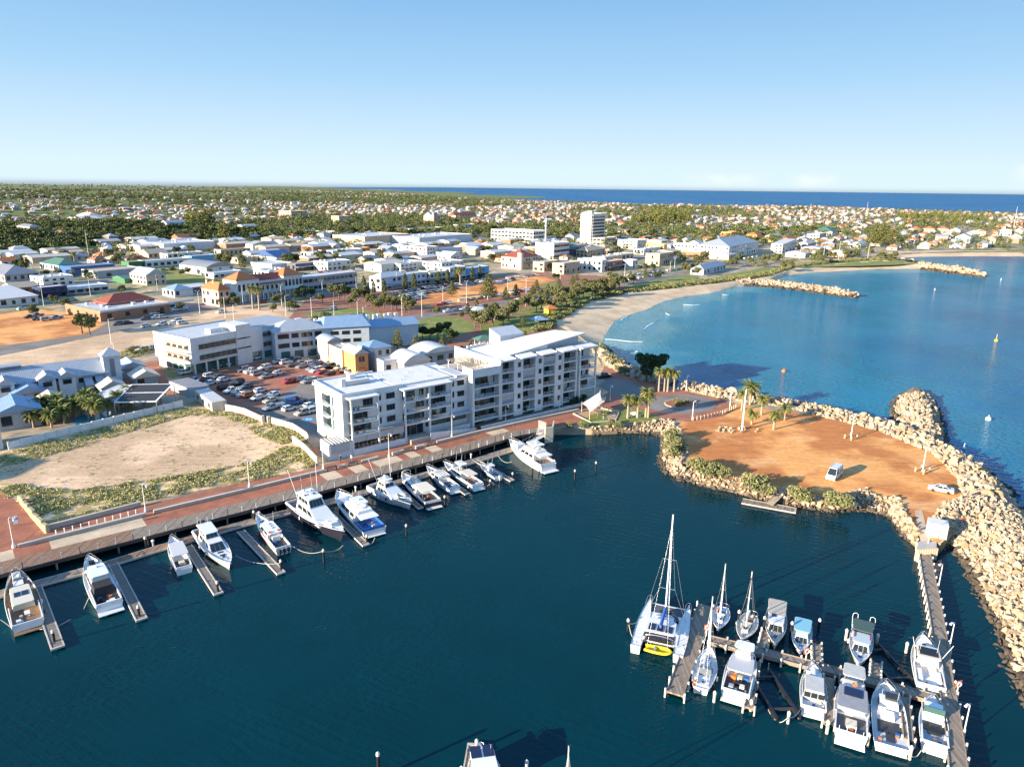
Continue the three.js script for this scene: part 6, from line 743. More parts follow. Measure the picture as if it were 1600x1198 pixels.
// terrace of townhouses behind the car park
{
const T = (lab, B, h, o) => bld('townhouse', lab, 'townhouse', ...B, h, { group: 'townhouses behind the car park', end: 0, most: 4, gap: 3.2, lv: 2, ww: .42, ...o });
let t = T('cream townhouse with curved grey roof next to the blue roofed office', [-65.2,-244.4,5.61,8.96,0.66], 7.6, { wall: 'cream', roof: 'vault', roofc: 'zinc', rise: 1.5, turned: 1 }); pane(t, 'garage_door', 4.4, 2.3, .08, WC.grey, 3, 0, .04);
t = T('sandy townhouse with plain flat parapet in the middle of terrace', [-57.6,-233.8,4.73,10.95,0.66], 7, { wall: 'tan', roofc: 'white' }); pane(t, 'garage_door', 3, 2.3, .08, WC.white, 3, 0, .04);
t = T('townhouse with orange garage door and grey gabled roof', [-51.8,-227.3,4.67,9.82,0.66], 7.4, { wall: 'orange', roof: 'gable', roofc: 'zinc', rise: 1.8, turned: 1 }); pane(t, 'garage_door', 3.4, 2.5, .08, P(.75, .22, .02, .5), 2.4, 0, .04, 0); part(t, 'side_wall', box(.4, 7, 12, 7.5, 0, -6), WC.grey);
T('white townhouse with blue pitched roof behind the orange one', [-49.1,-236,8.64,8.33,0.66], 7.4, { wall: 'white', roof: 'hip', roofc: 'blue', rise: 2 });
t = T('white townhouse with large curved roof nearest the apartments', [-40.6,-216.8,7.39,4.33,0.66], 7.4, { wall: 'white', roof: 'flat' }); 
t = bld('townhouse', 'townhouse with big swept barrel roof next to apartments', 'townhouse', -34,-216.3,9.44,9.23,0.66, 7.2, { wall: 'white', roof: 'vault', roofc: 'white', rise: 2.6, turned: 1, end: 0, group: 'townhouses behind the car park' });
t = bld('townhouse', 'townhouse with second smaller barrel roof, partly behind the first', 'townhouse', -29,-228.4,12.22,10.16,0.66, 7.6, { wall: 'grey', roof: 'vault', roofc: 'white', rise: 1.8, turned: 1, end: 0, group: 'townhouses behind the car park' });
}
// resort with blue gabled roofs, pool shade
{
const [x, z] = [-142,-190.1], t = thing('resort_lodge', 'two storey resort with long grey metal roof, dormers and square tower', 'resort', [x, 0, z], .68);
part(t, 'wall', box(34, 5.2, 12, 9, 0, -10), WC.pale); part(t, 'roof', roofSolid('gable', 34, 12, 5.2, 3.6, .8).translate(-8, 0, -4), RC.zinc); part(t, 'tower', box(4.6, 10, 4.6, 28, 0, -6), WC.pale); part(t, 'tower_roof', roofSolid('hip', 4.6, 4.6, 10, 2.4, .6).translate(25.7, 0, -3.7), RC.zinc); pane(t, 'tower_louvre', 1.3, 5.5, .1, SCREEN, 28, 3.6, -3.66); part(t, 'raised_roof', box(13, .4, 4, -1, 9, -11), RC.zinc);
for (const u of [.5, 10.5, 15.4]) { const d = part(t, 'dormer_wall', box(4.2, 6, 5, u, 0, -3.4), WC.pale); part(d, 'dormer_roof', roofSolid('gable', 4.2, 6, 6, 1.6, .5, 1).translate(u - 2.1, 0, -.8), RC.zinc); pane(d, 'dormer_window', 2.2, 1.3, .1, GLASS, u, 3.9, -.85); part(d, 'window_hood', box(2.8, .12, .8, u, 5.4, -.5), RC.blue); }
for (const u of [4.5, 19.5, 22.5]) { pane(t, 'window', 1.8, 1.4, .1, GLASS, u, 3, -3.95); part(t, 'lean_to', hexa([[u + .4, 0, -1], [u + 2.6, 0, -1], [u + 2.6, 0, -4], [u + .4, 0, -4], [u + .4, 2.6, -.6], [u + 2.6, 2.6, -.6], [u + 2.6, 5.4, -5], [u + .4, 5.4, -5]]), RC.zinc); }
const V2 = (lab, px, w, d, h, rc) => bld('resort_villa', lab, 'villa', px[0], px[1], w, d, .68, h, { wall: 'grey', roof: 'gable', roofc: rc || 'zinc', rise: 2.1, turned: 1, group: 'gabled resort villas', most: 2, lv: 1, end: 0, ov: .8 });
V2('blue gabled resort villa in front of the left dormer', [-139.5,-189.6], 8, 9, 3.6, 'blue'); V2('blue gabled villa below the twin dormers', [-137.6,-197.2], 7.5, 9, 3.4, 'blue'); V2('gabled villa right of the twin dormers', [-132.5,-204.7], 7.5, 9, 3.2); V2('gabled villa at the foot of the resort tower', [-128.9,-212], 7, 8, 3.2); V2('villa nearest the brick side road', [-125.9,-220.6], 7, 8, 3.2); V2('pale roofed villa beside the pool shade', [-116.1,-210.4], 6.5, 7, 3, 'cream'); V2('biggest blue roofed villa at left edge above the white wall', [-129.5,-168.4], 9.5, 11, 4.6, 'blue'); V2('pale roofed villa half hidden behind palms', [-128.1,-183.1], 6.5, 7, 2.8, 'cream'); V2('pale roofed villa between palms and pool shade', [-120.1,-199.2], 6, 6, 2.8, 'cream');
const s = thing('pool_canopy', 'large folded shade roof with two dark panels over the resort pool', 'shade roof'), q = (p, y) => [p[0], y, p[1]], TL = [-107.6,-192.9], TR2 = [-96.2,-194.1], BR = [-97.5,-185.8], BL = [-108.3,-184.4], LL = [-117.2,-191.7], LT = [-113.8,-197];
const sl = (a, b, c, d, ya, yb, yc, yd) => hexa([q(a, ya), q(b, yb), q(c, yc), q(d, yd), q(a, ya + .15), q(b, yb + .15), q(c, yc + .15), q(d, yd + .15)]);
part(s, 'pale_slope', sl(LL, BL, TL, LT, 3.6, 3.18, 5.98, 4.6), RC.zinc); part(s, 'roof_sheet', sl(BL, BR, TR2, TL, 3.2, 3.2, 6, 6), WALLW); for (const [a, b] of [[.04, .48], [.53, .96]]) part(s, 'dark_panel', onFace(q(BL, 3.35), q(BR, 3.35), q(TR2, 6.15), q(TL, 6.15), .03, .95, a, b, .06), DARK); for (const [p, h] of [[TL, 6], [TR2, 6], [BR, 3.2], [BL, 3.2], [LL, 3.6]]) part(s, 'post', cyl(.12, .12, h, 7, p[0], 0, p[1]), STEEL);
tag(mesh('pool', slab([[-113.6,-175],[-108.9,-181.6],[-110.3,-186.6],[-115.4,-187.6],[-117.4,-179.6]], .02, .06), P(.05, .28, .36, .05)), 'blue green resort swimming pool half hidden by palms', 'pool');
const u = thing('blue_awning', 'bright blue shade awning outside the left resort villa', 'awning'); part(u, 'canopy', hexa([[-128.9,-175.5],[-123.7,-173.6],[-125.7,-178.8],[-131.8,-181.8]].map(p => [p[0], 2.3, p[1]]).concat([[-128.9,-175.5],[-123.7,-173.6],[-125.7,-178.8],[-131.8,-181.8]].map((p, i) => [p[0], 2.4 + (i > 1 ? .3 : 0), p[1]]))), P(.02, .06, .5, .6)); for (const p of [[-128.9,-175.5],[-123.7,-173.6],[-125.7,-178.8]]) part(u, 'post', cyl(.06, .06, 2.4, 6, p[0], 0, p[1]), STEEL);
// boundary walls
const wl = thing('boundary_wall', 'long white masonry wall between resort and vacant lot', 'wall'); const WQ = resample([[-118.6,-157],[-107.2,-173.2],[-93.4,-192.4]], 16); for (let i = 0; i < 16; i++) { part(wl, 'wall_panel', band([WQ[i], WQ[i + 1]], .02, .25, 0, 1.75 + .05 * (i % 2)), WALLW); put(wl, 'pier', box(.4, 1.95, .4), WALLW, WQ[i][0], 0, WQ[i][1], .9); }
const w2 = thing('boundary_wall', 'cream wall between the car park and vacant lot', 'wall'); for (const pl of [[[-80.2,-189],[-73.9,-185.8],[-66.6,-178.9]], [[-64.2,-178.4],[-56.3,-173.1],[-51.1,-166.5],[-49.9,-163.8]]]) { const Q = resample(pl, 7); for (let i = 0; i < 7; i++) part(w2, 'wall_panel', band([Q[i], Q[i + 1]], 0, .25, 0, 1.8 + .03 * (i % 2)), WC.cream); }
const w3 = thing('boundary_wall', 'short cream wall at the promenade corner of vacant lot', 'wall'); part(w3, 'wall_panel', band([[-53.8,-164.1],[-49.2,-158.1],[-43.9,-149.8]], 0, .25, 0, 1.8), WC.cream); for (const p of [[-65.9,-178.4],[-64.2,-177.9]]) put(w3, 'gate_pier', box(.7, 2.1, .7), WC.cream, p[0], 0, p[1], .6);
{ const t = bld('portable_cabin', 'white flat roofed portable cabin at the end of boundary wall', 'cabin', -92.8, -199, 15.5, 4, -.878, 2.7, { wall: 'cream', par: .1, most: 3, gap: 5, lv: 1, ww: .3, end: 0 }); }
bld('service_shed', 'low grey roofed service shed beside the portable cabin', 'shed', -105, -209, 13, 6, -.7, 2.6, { wall: 'grey', roofc: 'grey', par: .1, win: 0 });
bld('rendered_house', 'white rendered block at the very left edge above the lot', 'building', -127,-151.5,9,8,.7, 5.5, { wall: 'white', roofc: 'zinc', win: 0 });
// neighbours outside the left edge of the picture, whose long shadows cross the lot and the path
bld('waterfront_house', 'tall white house beyond the left edge whose shadow crosses the lot', 'building', -166, -100, 20, 16, .66, 13, { wall: 'white', roof: 'hip', roofc: 'zinc' });
}
// civic building with maroon roof
{
const t = bld('civic_hall', 'low brick civic building with white flat roof and maroon hipped centre', 'civic building', -186.9,-317.1,33.1,33.4,0.96, 4.4, { wall: 'brick', ac: 10, most: 5, gap: 9, lv: 1, ww: .25, par: .7 }); part(t, 'wide_fascia', box(46, .9, .2, 23, 4.2, .2), WC.white); part(t, 'hip_roof', roofSolid('hip', 24, 15, 5, 4, .6).translate(10, 0, -14), RC.maroon); part(t, 'clerestory', box(23, 1.4, 14, 22, 4.2, -21.5), WC.cream);
}
// the town, street by street: [base token, height, options]
const TOWN = [
['shop', 'white sloping roofed showroom at the left edge beside the street', 'shop', [-259,-346.8,22.4,34.2,0.96], 4.2, { roof: 'skillion', rise: 2.5, roofc: 'white' }],
['shop', 'shop with striped brown roof behind the white showroom', 'shop', [-274.5,-388.3,12.79,14.22,0.96], 4.5, { wall: 'brick', roof: 'gable', roofc: 'tan', rise: 2.4 }],
['shop', 'navy blue corner shop with pale sign band and red doors', 'shop', [-256.2,-382.8,13.63,6.23,0.96], 5.2, { wall: 'navy', roofc: 'white', awn: 2, awnc: 'navy' }],
['shop_row', 'low white canopied shop row right of the navy shop', 'shop', [-249.2,-395.2,22.4,12.37,0.96], 3.6, { wall: 'pale', roofc: 'white', awn: 2.4, ww: .7 }],
['workshop', 'white flat roofed workshop behind the navy shop', 'workshop', [-281.2,-424,17.3,17.33,0.96], 5.4, { roofc: 'white', ac: 3 }],
['workshop', 'broad grey hip roofed store at the left edge', 'workshop', [-318.2,-444.3,19.65,37.8,0.96], 4.5, { wall: 'grey', roof: 'hip', roofc: 'grey' }],
['shop', 'long bright blue painted shop with flat parapet', 'shop', [-297.8,-479.8,28.8,16.7,0.96], 5.4, { wall: 'blue', roofc: 'grey', end: 0, most: 3 }],
['hall', 'white hall with green metal hipped roof', 'hall', [-321.3,-503.8,16.33,30.2,0.96], 4.2, { roof: 'hip', roofc: 'green' }],
['workshop', 'long low shed with tan roof and grey walls', 'workshop', [-272.2,-464.9,30.6,20.8,0.96], 4.6, { wall: 'grey', roofc: 'tan', most: 2, ww: .2, end: 0 }],
['cottage', 'cottage with rust brown hipped roof among shops', 'house', [-320.5,-546.8,9.55,12.09,0.96], 3.6, { wall: 'cream', roof: 'hip', roofc: 'brown', rise: 3, chim: 1 }],
['cottage', 'cottage with sandy tan hipped roof right of the rust roofed one', 'house', [-315.9,-561.7,9.98,11.07,0.96], 3.4, { wall: 'cream', roof: 'hip', roofc: 'tan' }],
['shed', 'small green roofed shed on the lawn beside the church hall', 'shed', [-243.7,-445.1,6.05,15.07,0.96], 3, { wall: 'green', roof: 'gable', roofc: 'green', win: 0 }],
['church_hall', 'white gabled church hall with solar panels on its roof', 'hall', [-226.3,-437.7,12.75,18.99,0.96], 6, { wall: 'cream', roof: 'gable', roofc: 'zinc', rise: 4, turned: 1 }],
['warehouse', 'largest white warehouse with flat ribbed roof below the hill', 'warehouse', [-320.6,-658.2,51.8,38.9,0.96], 7, { roofc: 'white', ac: 4, win: 0 }],
['vaulted_hall', 'white hall with curved grey roof and blue gable end', 'hall', [-210.5,-488.6,21.3,33,0.96], 5.6, { wall: 'white', roof: 'vault', roofc: 'grey', rise: 3, turned: 1, end: 0, most: 5 }],
['showroom', 'low showroom with white canopy in front of the vaulted hall', 'shop', [-198.9,-472.1,21.3,6.59,0.96], 3.6, { wall: 'pale', roofc: 'white', awn: 2 }],
['shop', 'green painted shop with stepped parapet', 'shop', [-280.3,-520.4,12.35,10.92,0.96], 5, { wall: 'green', roofc: 'tan', end: 0 }],
['shop_row', 'row of white shops with dark windows right of the green shop', 'shop', [-272.8,-529.8,35.6,11.75,0.96], 4.8, { roofc: 'white', ww: .6 }],
['shop', 'shop with sky blue fascia behind the vaulted hall', 'shop', [-253.6,-564.1,21.2,7.16,0.96], 5.5, { wall: 'sky', roofc: 'white', win: 0 }],
['cottage', 'tan gabled cottage behind the row of white shops', 'house', [-305.5,-599.4,16.75,14.23,0.96], 4, { wall: 'tan', roof: 'gable', roofc: 'tan' }],
['workshop', 'low flat roofed workshop behind the tan cottage', 'workshop', [-285.5,-591,32.2,11.68,0.96], 4.5, { wall: 'cream', roofc: 'white', ac: 3 }],
['shed', 'white gabled store right of the large warehouse', 'shed', [-247.6,-682.2,20.9,10.96,0.96], 6, { roof: 'gable', roofc: 'zinc', turned: 1, win: 0 }],
['workshop', 'flat tan roofed workshop between warehouse and blue shed', 'workshop', [-256.7,-628.8,30.4,9.59,0.96], 5, { wall: 'tan', roofc: 'tan' }],
['shed', 'long shed with pale blue roof beside the tan workshop', 'shed', [-221.6,-604.4,31.1,10.66,0.96], 5, { roof: 'gable', roofc: 'white', rise: 2, win: 0 }],
['workshop', 'tan walled workshop with row of small roof vents', 'workshop', [-218.8,-568.2,21.4,8.49,0.96], 4.2, { wall: 'tan', roofc: 'cream', ac: 8 }],
['cottage', 'blue grey timber house left of the heritage hotel', 'house', [-187.3,-390.7,11.04,12.35,0.96], 4, { wall: 'pale', roof: 'hip', roofc: 'blue' }],
['carport', 'long white roofed carport behind the blue grey house', 'carport', [-186,-408.1,14.64,15.97,0.96], 3, { wall: 'dark', roofc: 'white', win: 0, par: .2 }],
['modern_office', 'modern dark glazed office with thin white roof right of the hotel', 'office building', [-122.9,-416.1,41.7,2.88,0.96], 8.6, { wall: 'grey', roofc: 'white', ww: .85, lv: 2, par: .2, gap: 3.6, most: 12 }],
['shop', 'two storey verandah shop with blue awning on the main street', 'shop', [-79.1,-425.2,22.2,8.69,0.96], 8, { wall: 'pale', roof: 'hip', roofc: 'white', awn: 3, awnc: 'blue' }],
['shop', 'white two storey shop left of middle on the main street', 'shop', [-66.4,-446.3,21.1,8.29,0.96], 7.4, { roofc: 'white', awn: 3, awnc: 'blue' }],
['shop', 'long cream shop with blue verandah on the main street', 'shop', [-53.8,-459.7,19.24,9.45,0.96], 6.8, { wall: 'cream', roofc: 'cream', awn: 3, awnc: 'blue' }],
['shop', 'taller grey blue shop with parapet on the main street', 'shop', [-42.2,-473.8,16.99,7.27,0.96], 8.6, { wall: 'pale', roofc: 'white', awn: 3 }],
['shop', 'bright blue shop front at the seaward end of main street', 'shop', [-32.1,-488.5,25.5,7.36,0.96], 6.6, { wall: 'sky', roofc: 'white', awn: 3, awnc: 'blue' }],
['shop', 'white flat shop with timber brown rear roof behind main street', 'shop', [-83.6,-529.2,26.8,17.2,0.96], 5.2, { roofc: 'white', ac: 4 }],
['shop', 'low white shop at the rear of main street, sawtooth gables above', 'shop', [-53.5,-532.4,25.8,19.16,0.96], 6, { roofc: 'cream', ac: 5 }],
['shop', 'shop with twin white gables behind main street', 'shop', [-51.7,-587.9,14.98,13.84,0.96], 6, { roof: 'gable', roofc: 'white', turned: 1 }],
['guest_house', 'white two storey block with rows of small windows in its lit side', 'building', [-75.2,-622.7,14.35,35.1,0.96], 10, { wall: 'white', roofc: 'dark', lv: 3, gap: 3.4 }],
['store', 'blue grey store right of the white guest house', 'shop', [-66.6,-641.4,32.6,10.63,0.96], 7, { wall: 'pale', roofc: 'grey', win: 0 }],
['shopping_centre', 'broad tan walled shopping centre with white flat roof', 'shopping centre', [-156.6,-757.5,68.3,49.7,0.96], 9, { wall: 'tan', roofc: 'white', win: 0, ac: 6 }],
['shopping_centre', 'largest white roofed shopping centre in the middle of town', 'shopping centre', [-100.5,-766.1,144.1,48.2,0.96], 8, { wall: 'pale', roofc: 'white', win: 0, ac: 12 }],
['store', 'white store with small gable in front of the shopping centre', 'shop', [-116.7,-659.8,15.06,11.55,0.96], 5, { roof: 'gable', roofc: 'zinc', turned: 1 }],
['store', 'long low white store left of the guest house', 'shop', [-158.7,-629.6,34.8,16.83,0.96], 5, { roofc: 'white', ac: 4 }],
['cottage', 'cream gabled cottage left of the shopping centre', 'house', [-172.5,-685.7,9.55,9.08,0.96], 5, { wall: 'cream', roof: 'gable', roofc: 'white', turned: 1 }],
['store', 'red fronted shop in front of the shopping centre', 'shop', [-143.2,-662.7,14.48,10.25,0.96], 5, { wall: 'orange', roofc: 'white' }],
['workshop', 'long low blue roofed workshop behind the heritage hotel', 'workshop', [-189.4,-571.7,18.79,26.5,0.96], 5, { roof: 'gable', roofc: 'navy', win: 0 }],
['workshop', 'white ribbed workshop left of the blue roofed one', 'workshop', [-175.7,-519.3,18.76,25.1,0.96], 4.6, { roofc: 'white', win: 0 }],
['workshop', 'low white workshop with row of roof vents behind hotel', 'workshop', [-165.7,-482.3,19.02,16.91,0.96], 4, { roofc: 'zinc', ac: 7 }],
['workshop', 'dark fronted garage with white canopy behind modern office', 'workshop', [-159,-521.1,22.5,7.26,0.96], 5, { wall: 'dark', roofc: 'white', awn: 3 }],
['store', 'white store with tall parapet behind modern office', 'shop', [-136.3,-523.6,22.4,15.59,0.96], 6.4, { roofc: 'white', ac: 3 }],
['store', 'flat grey store left of red fronted shop', 'shop', [-171.9,-616.3,21.3,16.86,0.96], 4.6, { wall: 'grey', roofc: 'white', ac: 4 }],
['marquee', 'white peaked tent roofs beside a lawn', 'tent', [-223.6,-692.7,12.02,9.75,0.96], 3.5, { roof: 'hip', roofc: 'white', win: 0, rise: 4 }],
['shed', 'grey roofed market shed left of the white tent', 'shed', [-236.5,-690.9,14.75,17.92,0.96], 4.5, { roof: 'gable', roofc: 'grey', win: 0 }],
['clinic', 'white three storey block with strip windows near the tower', 'office building', [22.1,-821.8,27.1,64.8,0.96], 13, { wall: 'white', roofc: 'white', lv: 3, ww: .8, gap: 5, most: 12 }],
['corner_hotel', 'old corner hotel with maroon roof and round turret', 'hotel', [5.35,-551.7,24.4,18.33,0.96], 9, { wall: 'cream', roof: 'hip', roofc: 'maroon', lv: 2, gap: 3.4, chim: 2 }],
['office', 'white four storey office with dark window bands by the corner hotel', 'office building', [35.6,-636.6,26.6,19.72,0.96], 13.5, { wall: 'white', roofc: 'white', lv: 3, ww: .92, gap: 5, end: 0, ac: 3 }],
['shop', 'brick and white two storey shop on the foreshore street', 'shop', [36.9,-521.6,23.4,9.37,0.96], 7.6, { wall: 'tan', roofc: 'cream', lv: 2 }],
['shop', 'tan block with rooftop mast left of the foreshore shops', 'shop', [23,-536.4,20.2,8.06,0.96], 7, { wall: 'tan', roofc: 'cream' }],
['club', 'long white two storey hall with lit side and small windows', 'hall', [66.9,-541,8.24,21.2,0.96], 8.6, { wall: 'white', roofc: 'white', lv: 2 }],
['shop', 'shop with brick front and blue awning right of white hall', 'shop', [71.8,-545.8,28.2,4.41,0.96], 6.6, { wall: 'brick', roofc: 'cream', awn: 2.5, awnc: 'blue' }],
['shop', 'white walled shop at the end of foreshore row', 'shop', [93.4,-561.4,9.21,8.9,0.96], 6.6, { wall: 'white', roofc: 'white' }],
['shop', 'small black and white gabled shop below the tower', 'shop', [57,-669.9,9.54,8.33,0.96], 6, { wall: 'dark', roof: 'gable', roofc: 'dark', turned: 1, win: 0 }],
['store', 'tan hip roofed store right of the black gabled shop', 'shop', [67.9,-658.7,33.5,12.19,0.96], 6, { wall: 'tan', roof: 'hip', roofc: 'tan' }],
['store', 'low white shops with many roof units below the tower', 'shop', [76.9,-603.1,55,12.25,0.96], 5, { wall: 'cream', roofc: 'cream', ac: 9 }],
['store', 'white lit walled building right of the tower', 'building', [128.4,-750.9,23.5,22.3,0.96], 9, { wall: 'white', roofc: 'white' }],
['store', 'low pale roofed store between tower and white lit building', 'building', [125.4,-692.1,43.7,10.81,0.96], 5, { wall: 'pale', roofc: 'white', ac: 5 }],
['store', 'yellow painted building with long low front', 'building', [150.9,-723.6,7.97,19.56,0.96], 7.6, { wall: 'yellow', roofc: 'cream', lv: 2 }],
['store', 'tan and glass corner building by the foreshore road', 'building', [119.7,-587.8,29.1,12.56,0.96], 9.6, { wall: 'tan', roofc: 'cream', lv: 2 }],
['holiday_flats', 'big white three storey holiday flats with blue grey roof and dormers', 'apartment building', [198.3,-663,94.1,30.8,0.96], 11, { wall: 'white', roof: 'hip', roofc: 'zinc', rise: 6, lv: 3, gap: 3.6, most: 12 }],
['flats', 'white flats left of the big holiday flats', 'apartment building', [181.7,-720.6,10.44,23.1,0.96], 8, { wall: 'white', roofc: 'white', lv: 2 }],
['cafe', 'foreshore cafe with low grey hipped roof on the lawn', 'cafe', [140.7,-528.3,49,7.41,0.96], 4.2, { wall: 'pale', roof: 'hip', roofc: 'zinc', rise: 3 }],
['store', 'orange brick building beyond the holiday flats', 'building', [282.3,-940.6,25.6,13.59,0.96], 8, { wall: 'orange', roofc: 'tan' }],
['store', 'orange painted building far right of the holiday flats', 'building', [301.7,-898.3,21.3,12.73,0.96], 8, { wall: 'orange', roof: 'hip', roofc: 'terracotta' }],
['store', 'yellow walled inn with green verandah roof', 'building', [319.6,-890.5,58.1,9.33,0.96], 7, { wall: 'yellow', roof: 'hip', roofc: 'cream', awn: 2, awnc: 'green' }],
['museum', 'white building with steep blue shaded wing on the foreshore', 'building', [270.7,-725.6,49.4,11.4,0.96], 9, { wall: 'white', roof: 'skillion', roofc: 'white', rise: 3, turned: 1 }],
['store', 'terracotta roofed house left of grey flats', 'house', [331.5,-871.6,41.8,7.51,0.96], 5, { wall: 'cream', roof: 'hip', roofc: 'terracotta' }],
['flats', 'flat grey block behind the foreshore trees', 'building', [390.4,-924.3,58.7,15.63,0.96], 8, { wall: 'grey', roofc: 'white' }],
['store', 'white hall with green roof behind the grey block', 'hall', [448.7,-1021.5,51.2,25.7,0.96], 6.5, { wall: 'white', roof: 'hip', roofc: 'green' }],
['store', 'tan hipped store by the foreshore playground', 'building', [324.5,-795.9,41.7,10.87,0.96], 5, { wall: 'salmon', roof: 'hip', roofc: 'cream' }],
['store', 'long white low building before the tall pines', 'building', [383.2,-796,203.7,11.12,0.96], 5, { wall: 'white', roof: 'hip', roofc: 'white' }],
['estate', 'orange roofed villas, leftmost of the terrace', 'villa', [633.6,-1130.9,86.9,15.94,0.96], 6, { wall: 'cream', roof: 'hip', roofc: 'terracotta' }],
['estate', 'orange roofed villas, second of the terrace', 'villa', [658.3,-1135.8,123,16.74,0.96], 6, { wall: 'cream', roof: 'hip', roofc: 'terracotta' }],
['estate', 'orange roofed villas, third of the terrace', 'villa', [683.2,-1140.7,147.1,15.77,0.96], 6, { wall: 'cream', roof: 'hip', roofc: 'terracotta' }],
['estate', 'white roofed hall right of the orange roofed villas', 'hall', [682.1,-1108.8,79.8,13.52,0.96], 6, { wall: 'white', roof: 'hip', roofc: 'white' }],
['estate', 'orange roofed block standing apart to the right', 'villa', [694.3,-1066.8,277.2,9.58,0.96], 7, { wall: 'cream', roof: 'hip', roofc: 'terracotta' }],
['school', 'white buildings with blue shaded fronts near the far beach', 'building', [575.1,-910.8,200,16.65,0.96], 7, { wall: 'white', roof: 'gable', roofc: 'white' }],
['school', 'flat white block near the right edge beyond the far beach', 'building', [737.3,-1074.7,400,14.27,0.96], 8, { wall: 'white', roofc: 'white' }],
['hill_house', 'white multi gabled house set into the dark scrub slope', 'house', [-524.5,-877.4,24.1,32.9,0.96], 8, { wall: 'white', roof: 'gable', roofc: 'white', rise: 2.4, gap: 3 }],
['hill_house', 'long pale roofed house along the ridge above the scrub', 'house', [-679.1,-1151,37.7,78.2,0.96], 5, { wall: 'cream', roof: 'hip', roofc: 'cream' }],
['hill_house', 'cream two storey house left of the hill road', 'house', [-484.2,-723.3,9.37,29.7,0.96], 6, { wall: 'cream', roof: 'hip', roofc: 'grey' }],
['hill_house', 'red tiled house at the foot of the hill road', 'house', [-457.2,-727.6,8.49,25.5,0.96], 4.5, { wall: 'brown', roof: 'hip', roofc: 'brown' }],
['hill_house', 'pale blue roofed house on the dark slope right of the mast', 'house', [-420.6,-750.5,9.21,16.07,0.96], 4.5, { wall: 'pale', roof: 'hip', roofc: 'blue' }],
['hill_house', 'blue roofed shed under the scrub slope', 'shed', [-398.9,-831.9,23.6,5.39,0.96], 6, { wall: 'pale', roof: 'gable', roofc: 'zinc', win: 0 }],
['hill_house', 'brown roofed low house right of the blue roofed shed', 'house', [-361.2,-778.3,27,15.03,0.96], 4, { wall: 'brown', roof: 'gable', roofc: 'brown' }],
['hill_house', 'house with curved cream verandah right of the pines', 'house', [-317.2,-846.4,19.2,7.44,0.96], 5, { wall: 'tan', roof: 'vault', roofc: 'cream' }],
['flats', 'tan block of flats standing above the trees', 'apartment building', [-276.4,-1147.8,24.1,17.95,0.96], 14, { wall: 'tan', roofc: 'cream' }],
['flats', 'wide tan hospital like block among trees left of middle', 'building', [-412.3,-1345.9,36.8,35.4,0.96], 14, { wall: 'tan', roofc: 'cream', lv: 3 }],
['church', 'sandstone cathedral with domed towers among the trees', 'church', [-132.3,-1182,19.06,19.49,0.96], 14, { wall: 'salmon', roof: 'gable', roofc: 'zinc', rise: 7 }],
['convent', 'long building with dark red roof right of the cathedral', 'building', [-110.3,-1375.4,62.9,18.92,0.96], 9, { wall: 'salmon', roof: 'gable', roofc: 'maroon' }],
['store', 'long white low building in front of the cathedral', 'building', [-140.8,-978.2,66.1,11.81,0.96], 5, { wall: 'white', roofc: 'white' }],
['store', 'white building right of the cathedral trees', 'building', [-83,-1082.2,40.2,9.91,0.96], 6, { wall: 'white', roofc: 'white' }],
];
const townBoxes = [];
for (const [n, l, c, B, h, o] of TOWN) { B[2] = Math.min(B[2], B[0] > 300 ? 38 : 90); B[3] = Math.max(10, Math.min(B[3], 60)); const t = bld(n, l, c, ...B, h, { lv: 0, most: 7, ...o }); townBoxes.push([B[0] + B[2] / 2 * Math.cos(B[4]) - B[3] / 2 * Math.sin(B[4]), B[1] - B[2] / 2 * Math.sin(B[4]) - B[3] / 2 * Math.cos(B[4]), Math.max(B[2], B[3]) * .5 + 3]); if (n === 'church') for (const x of [0, 6]) { part(t, 'tower', cyl(2.6, 2.6, 19, 10, x, 0, 2), WC.salmon); part(t, 'dome', new THREE.SphereGeometry(2.8, 10, 6, 0, 6.3, 0, 1.57).translate(x, 19, 2), RC.zinc); } if (n === 'corner_hotel') { part(t, 'turret', cyl(2.2, 2.2, 13, 12), WC.cream); part(t, 'turret_roof', cyl(2.5, .1, 3.5, 12, 0, 13), RC.maroon); part(t, 'verandah', box(16, .3, 3, 8, 4.5, 1.5), WC.brown); } if (l.includes('solar')) for (let i = 0; i < 3; i++) part(t, 'solar_panel', onFace([0, 6, 0], [0, 6, -20], [B[2] / 2, 10, -20], [B[2] / 2, 10, 0], .1 + i * .28, .34 + i * .28, .3, .7, .15), SOLAR); }
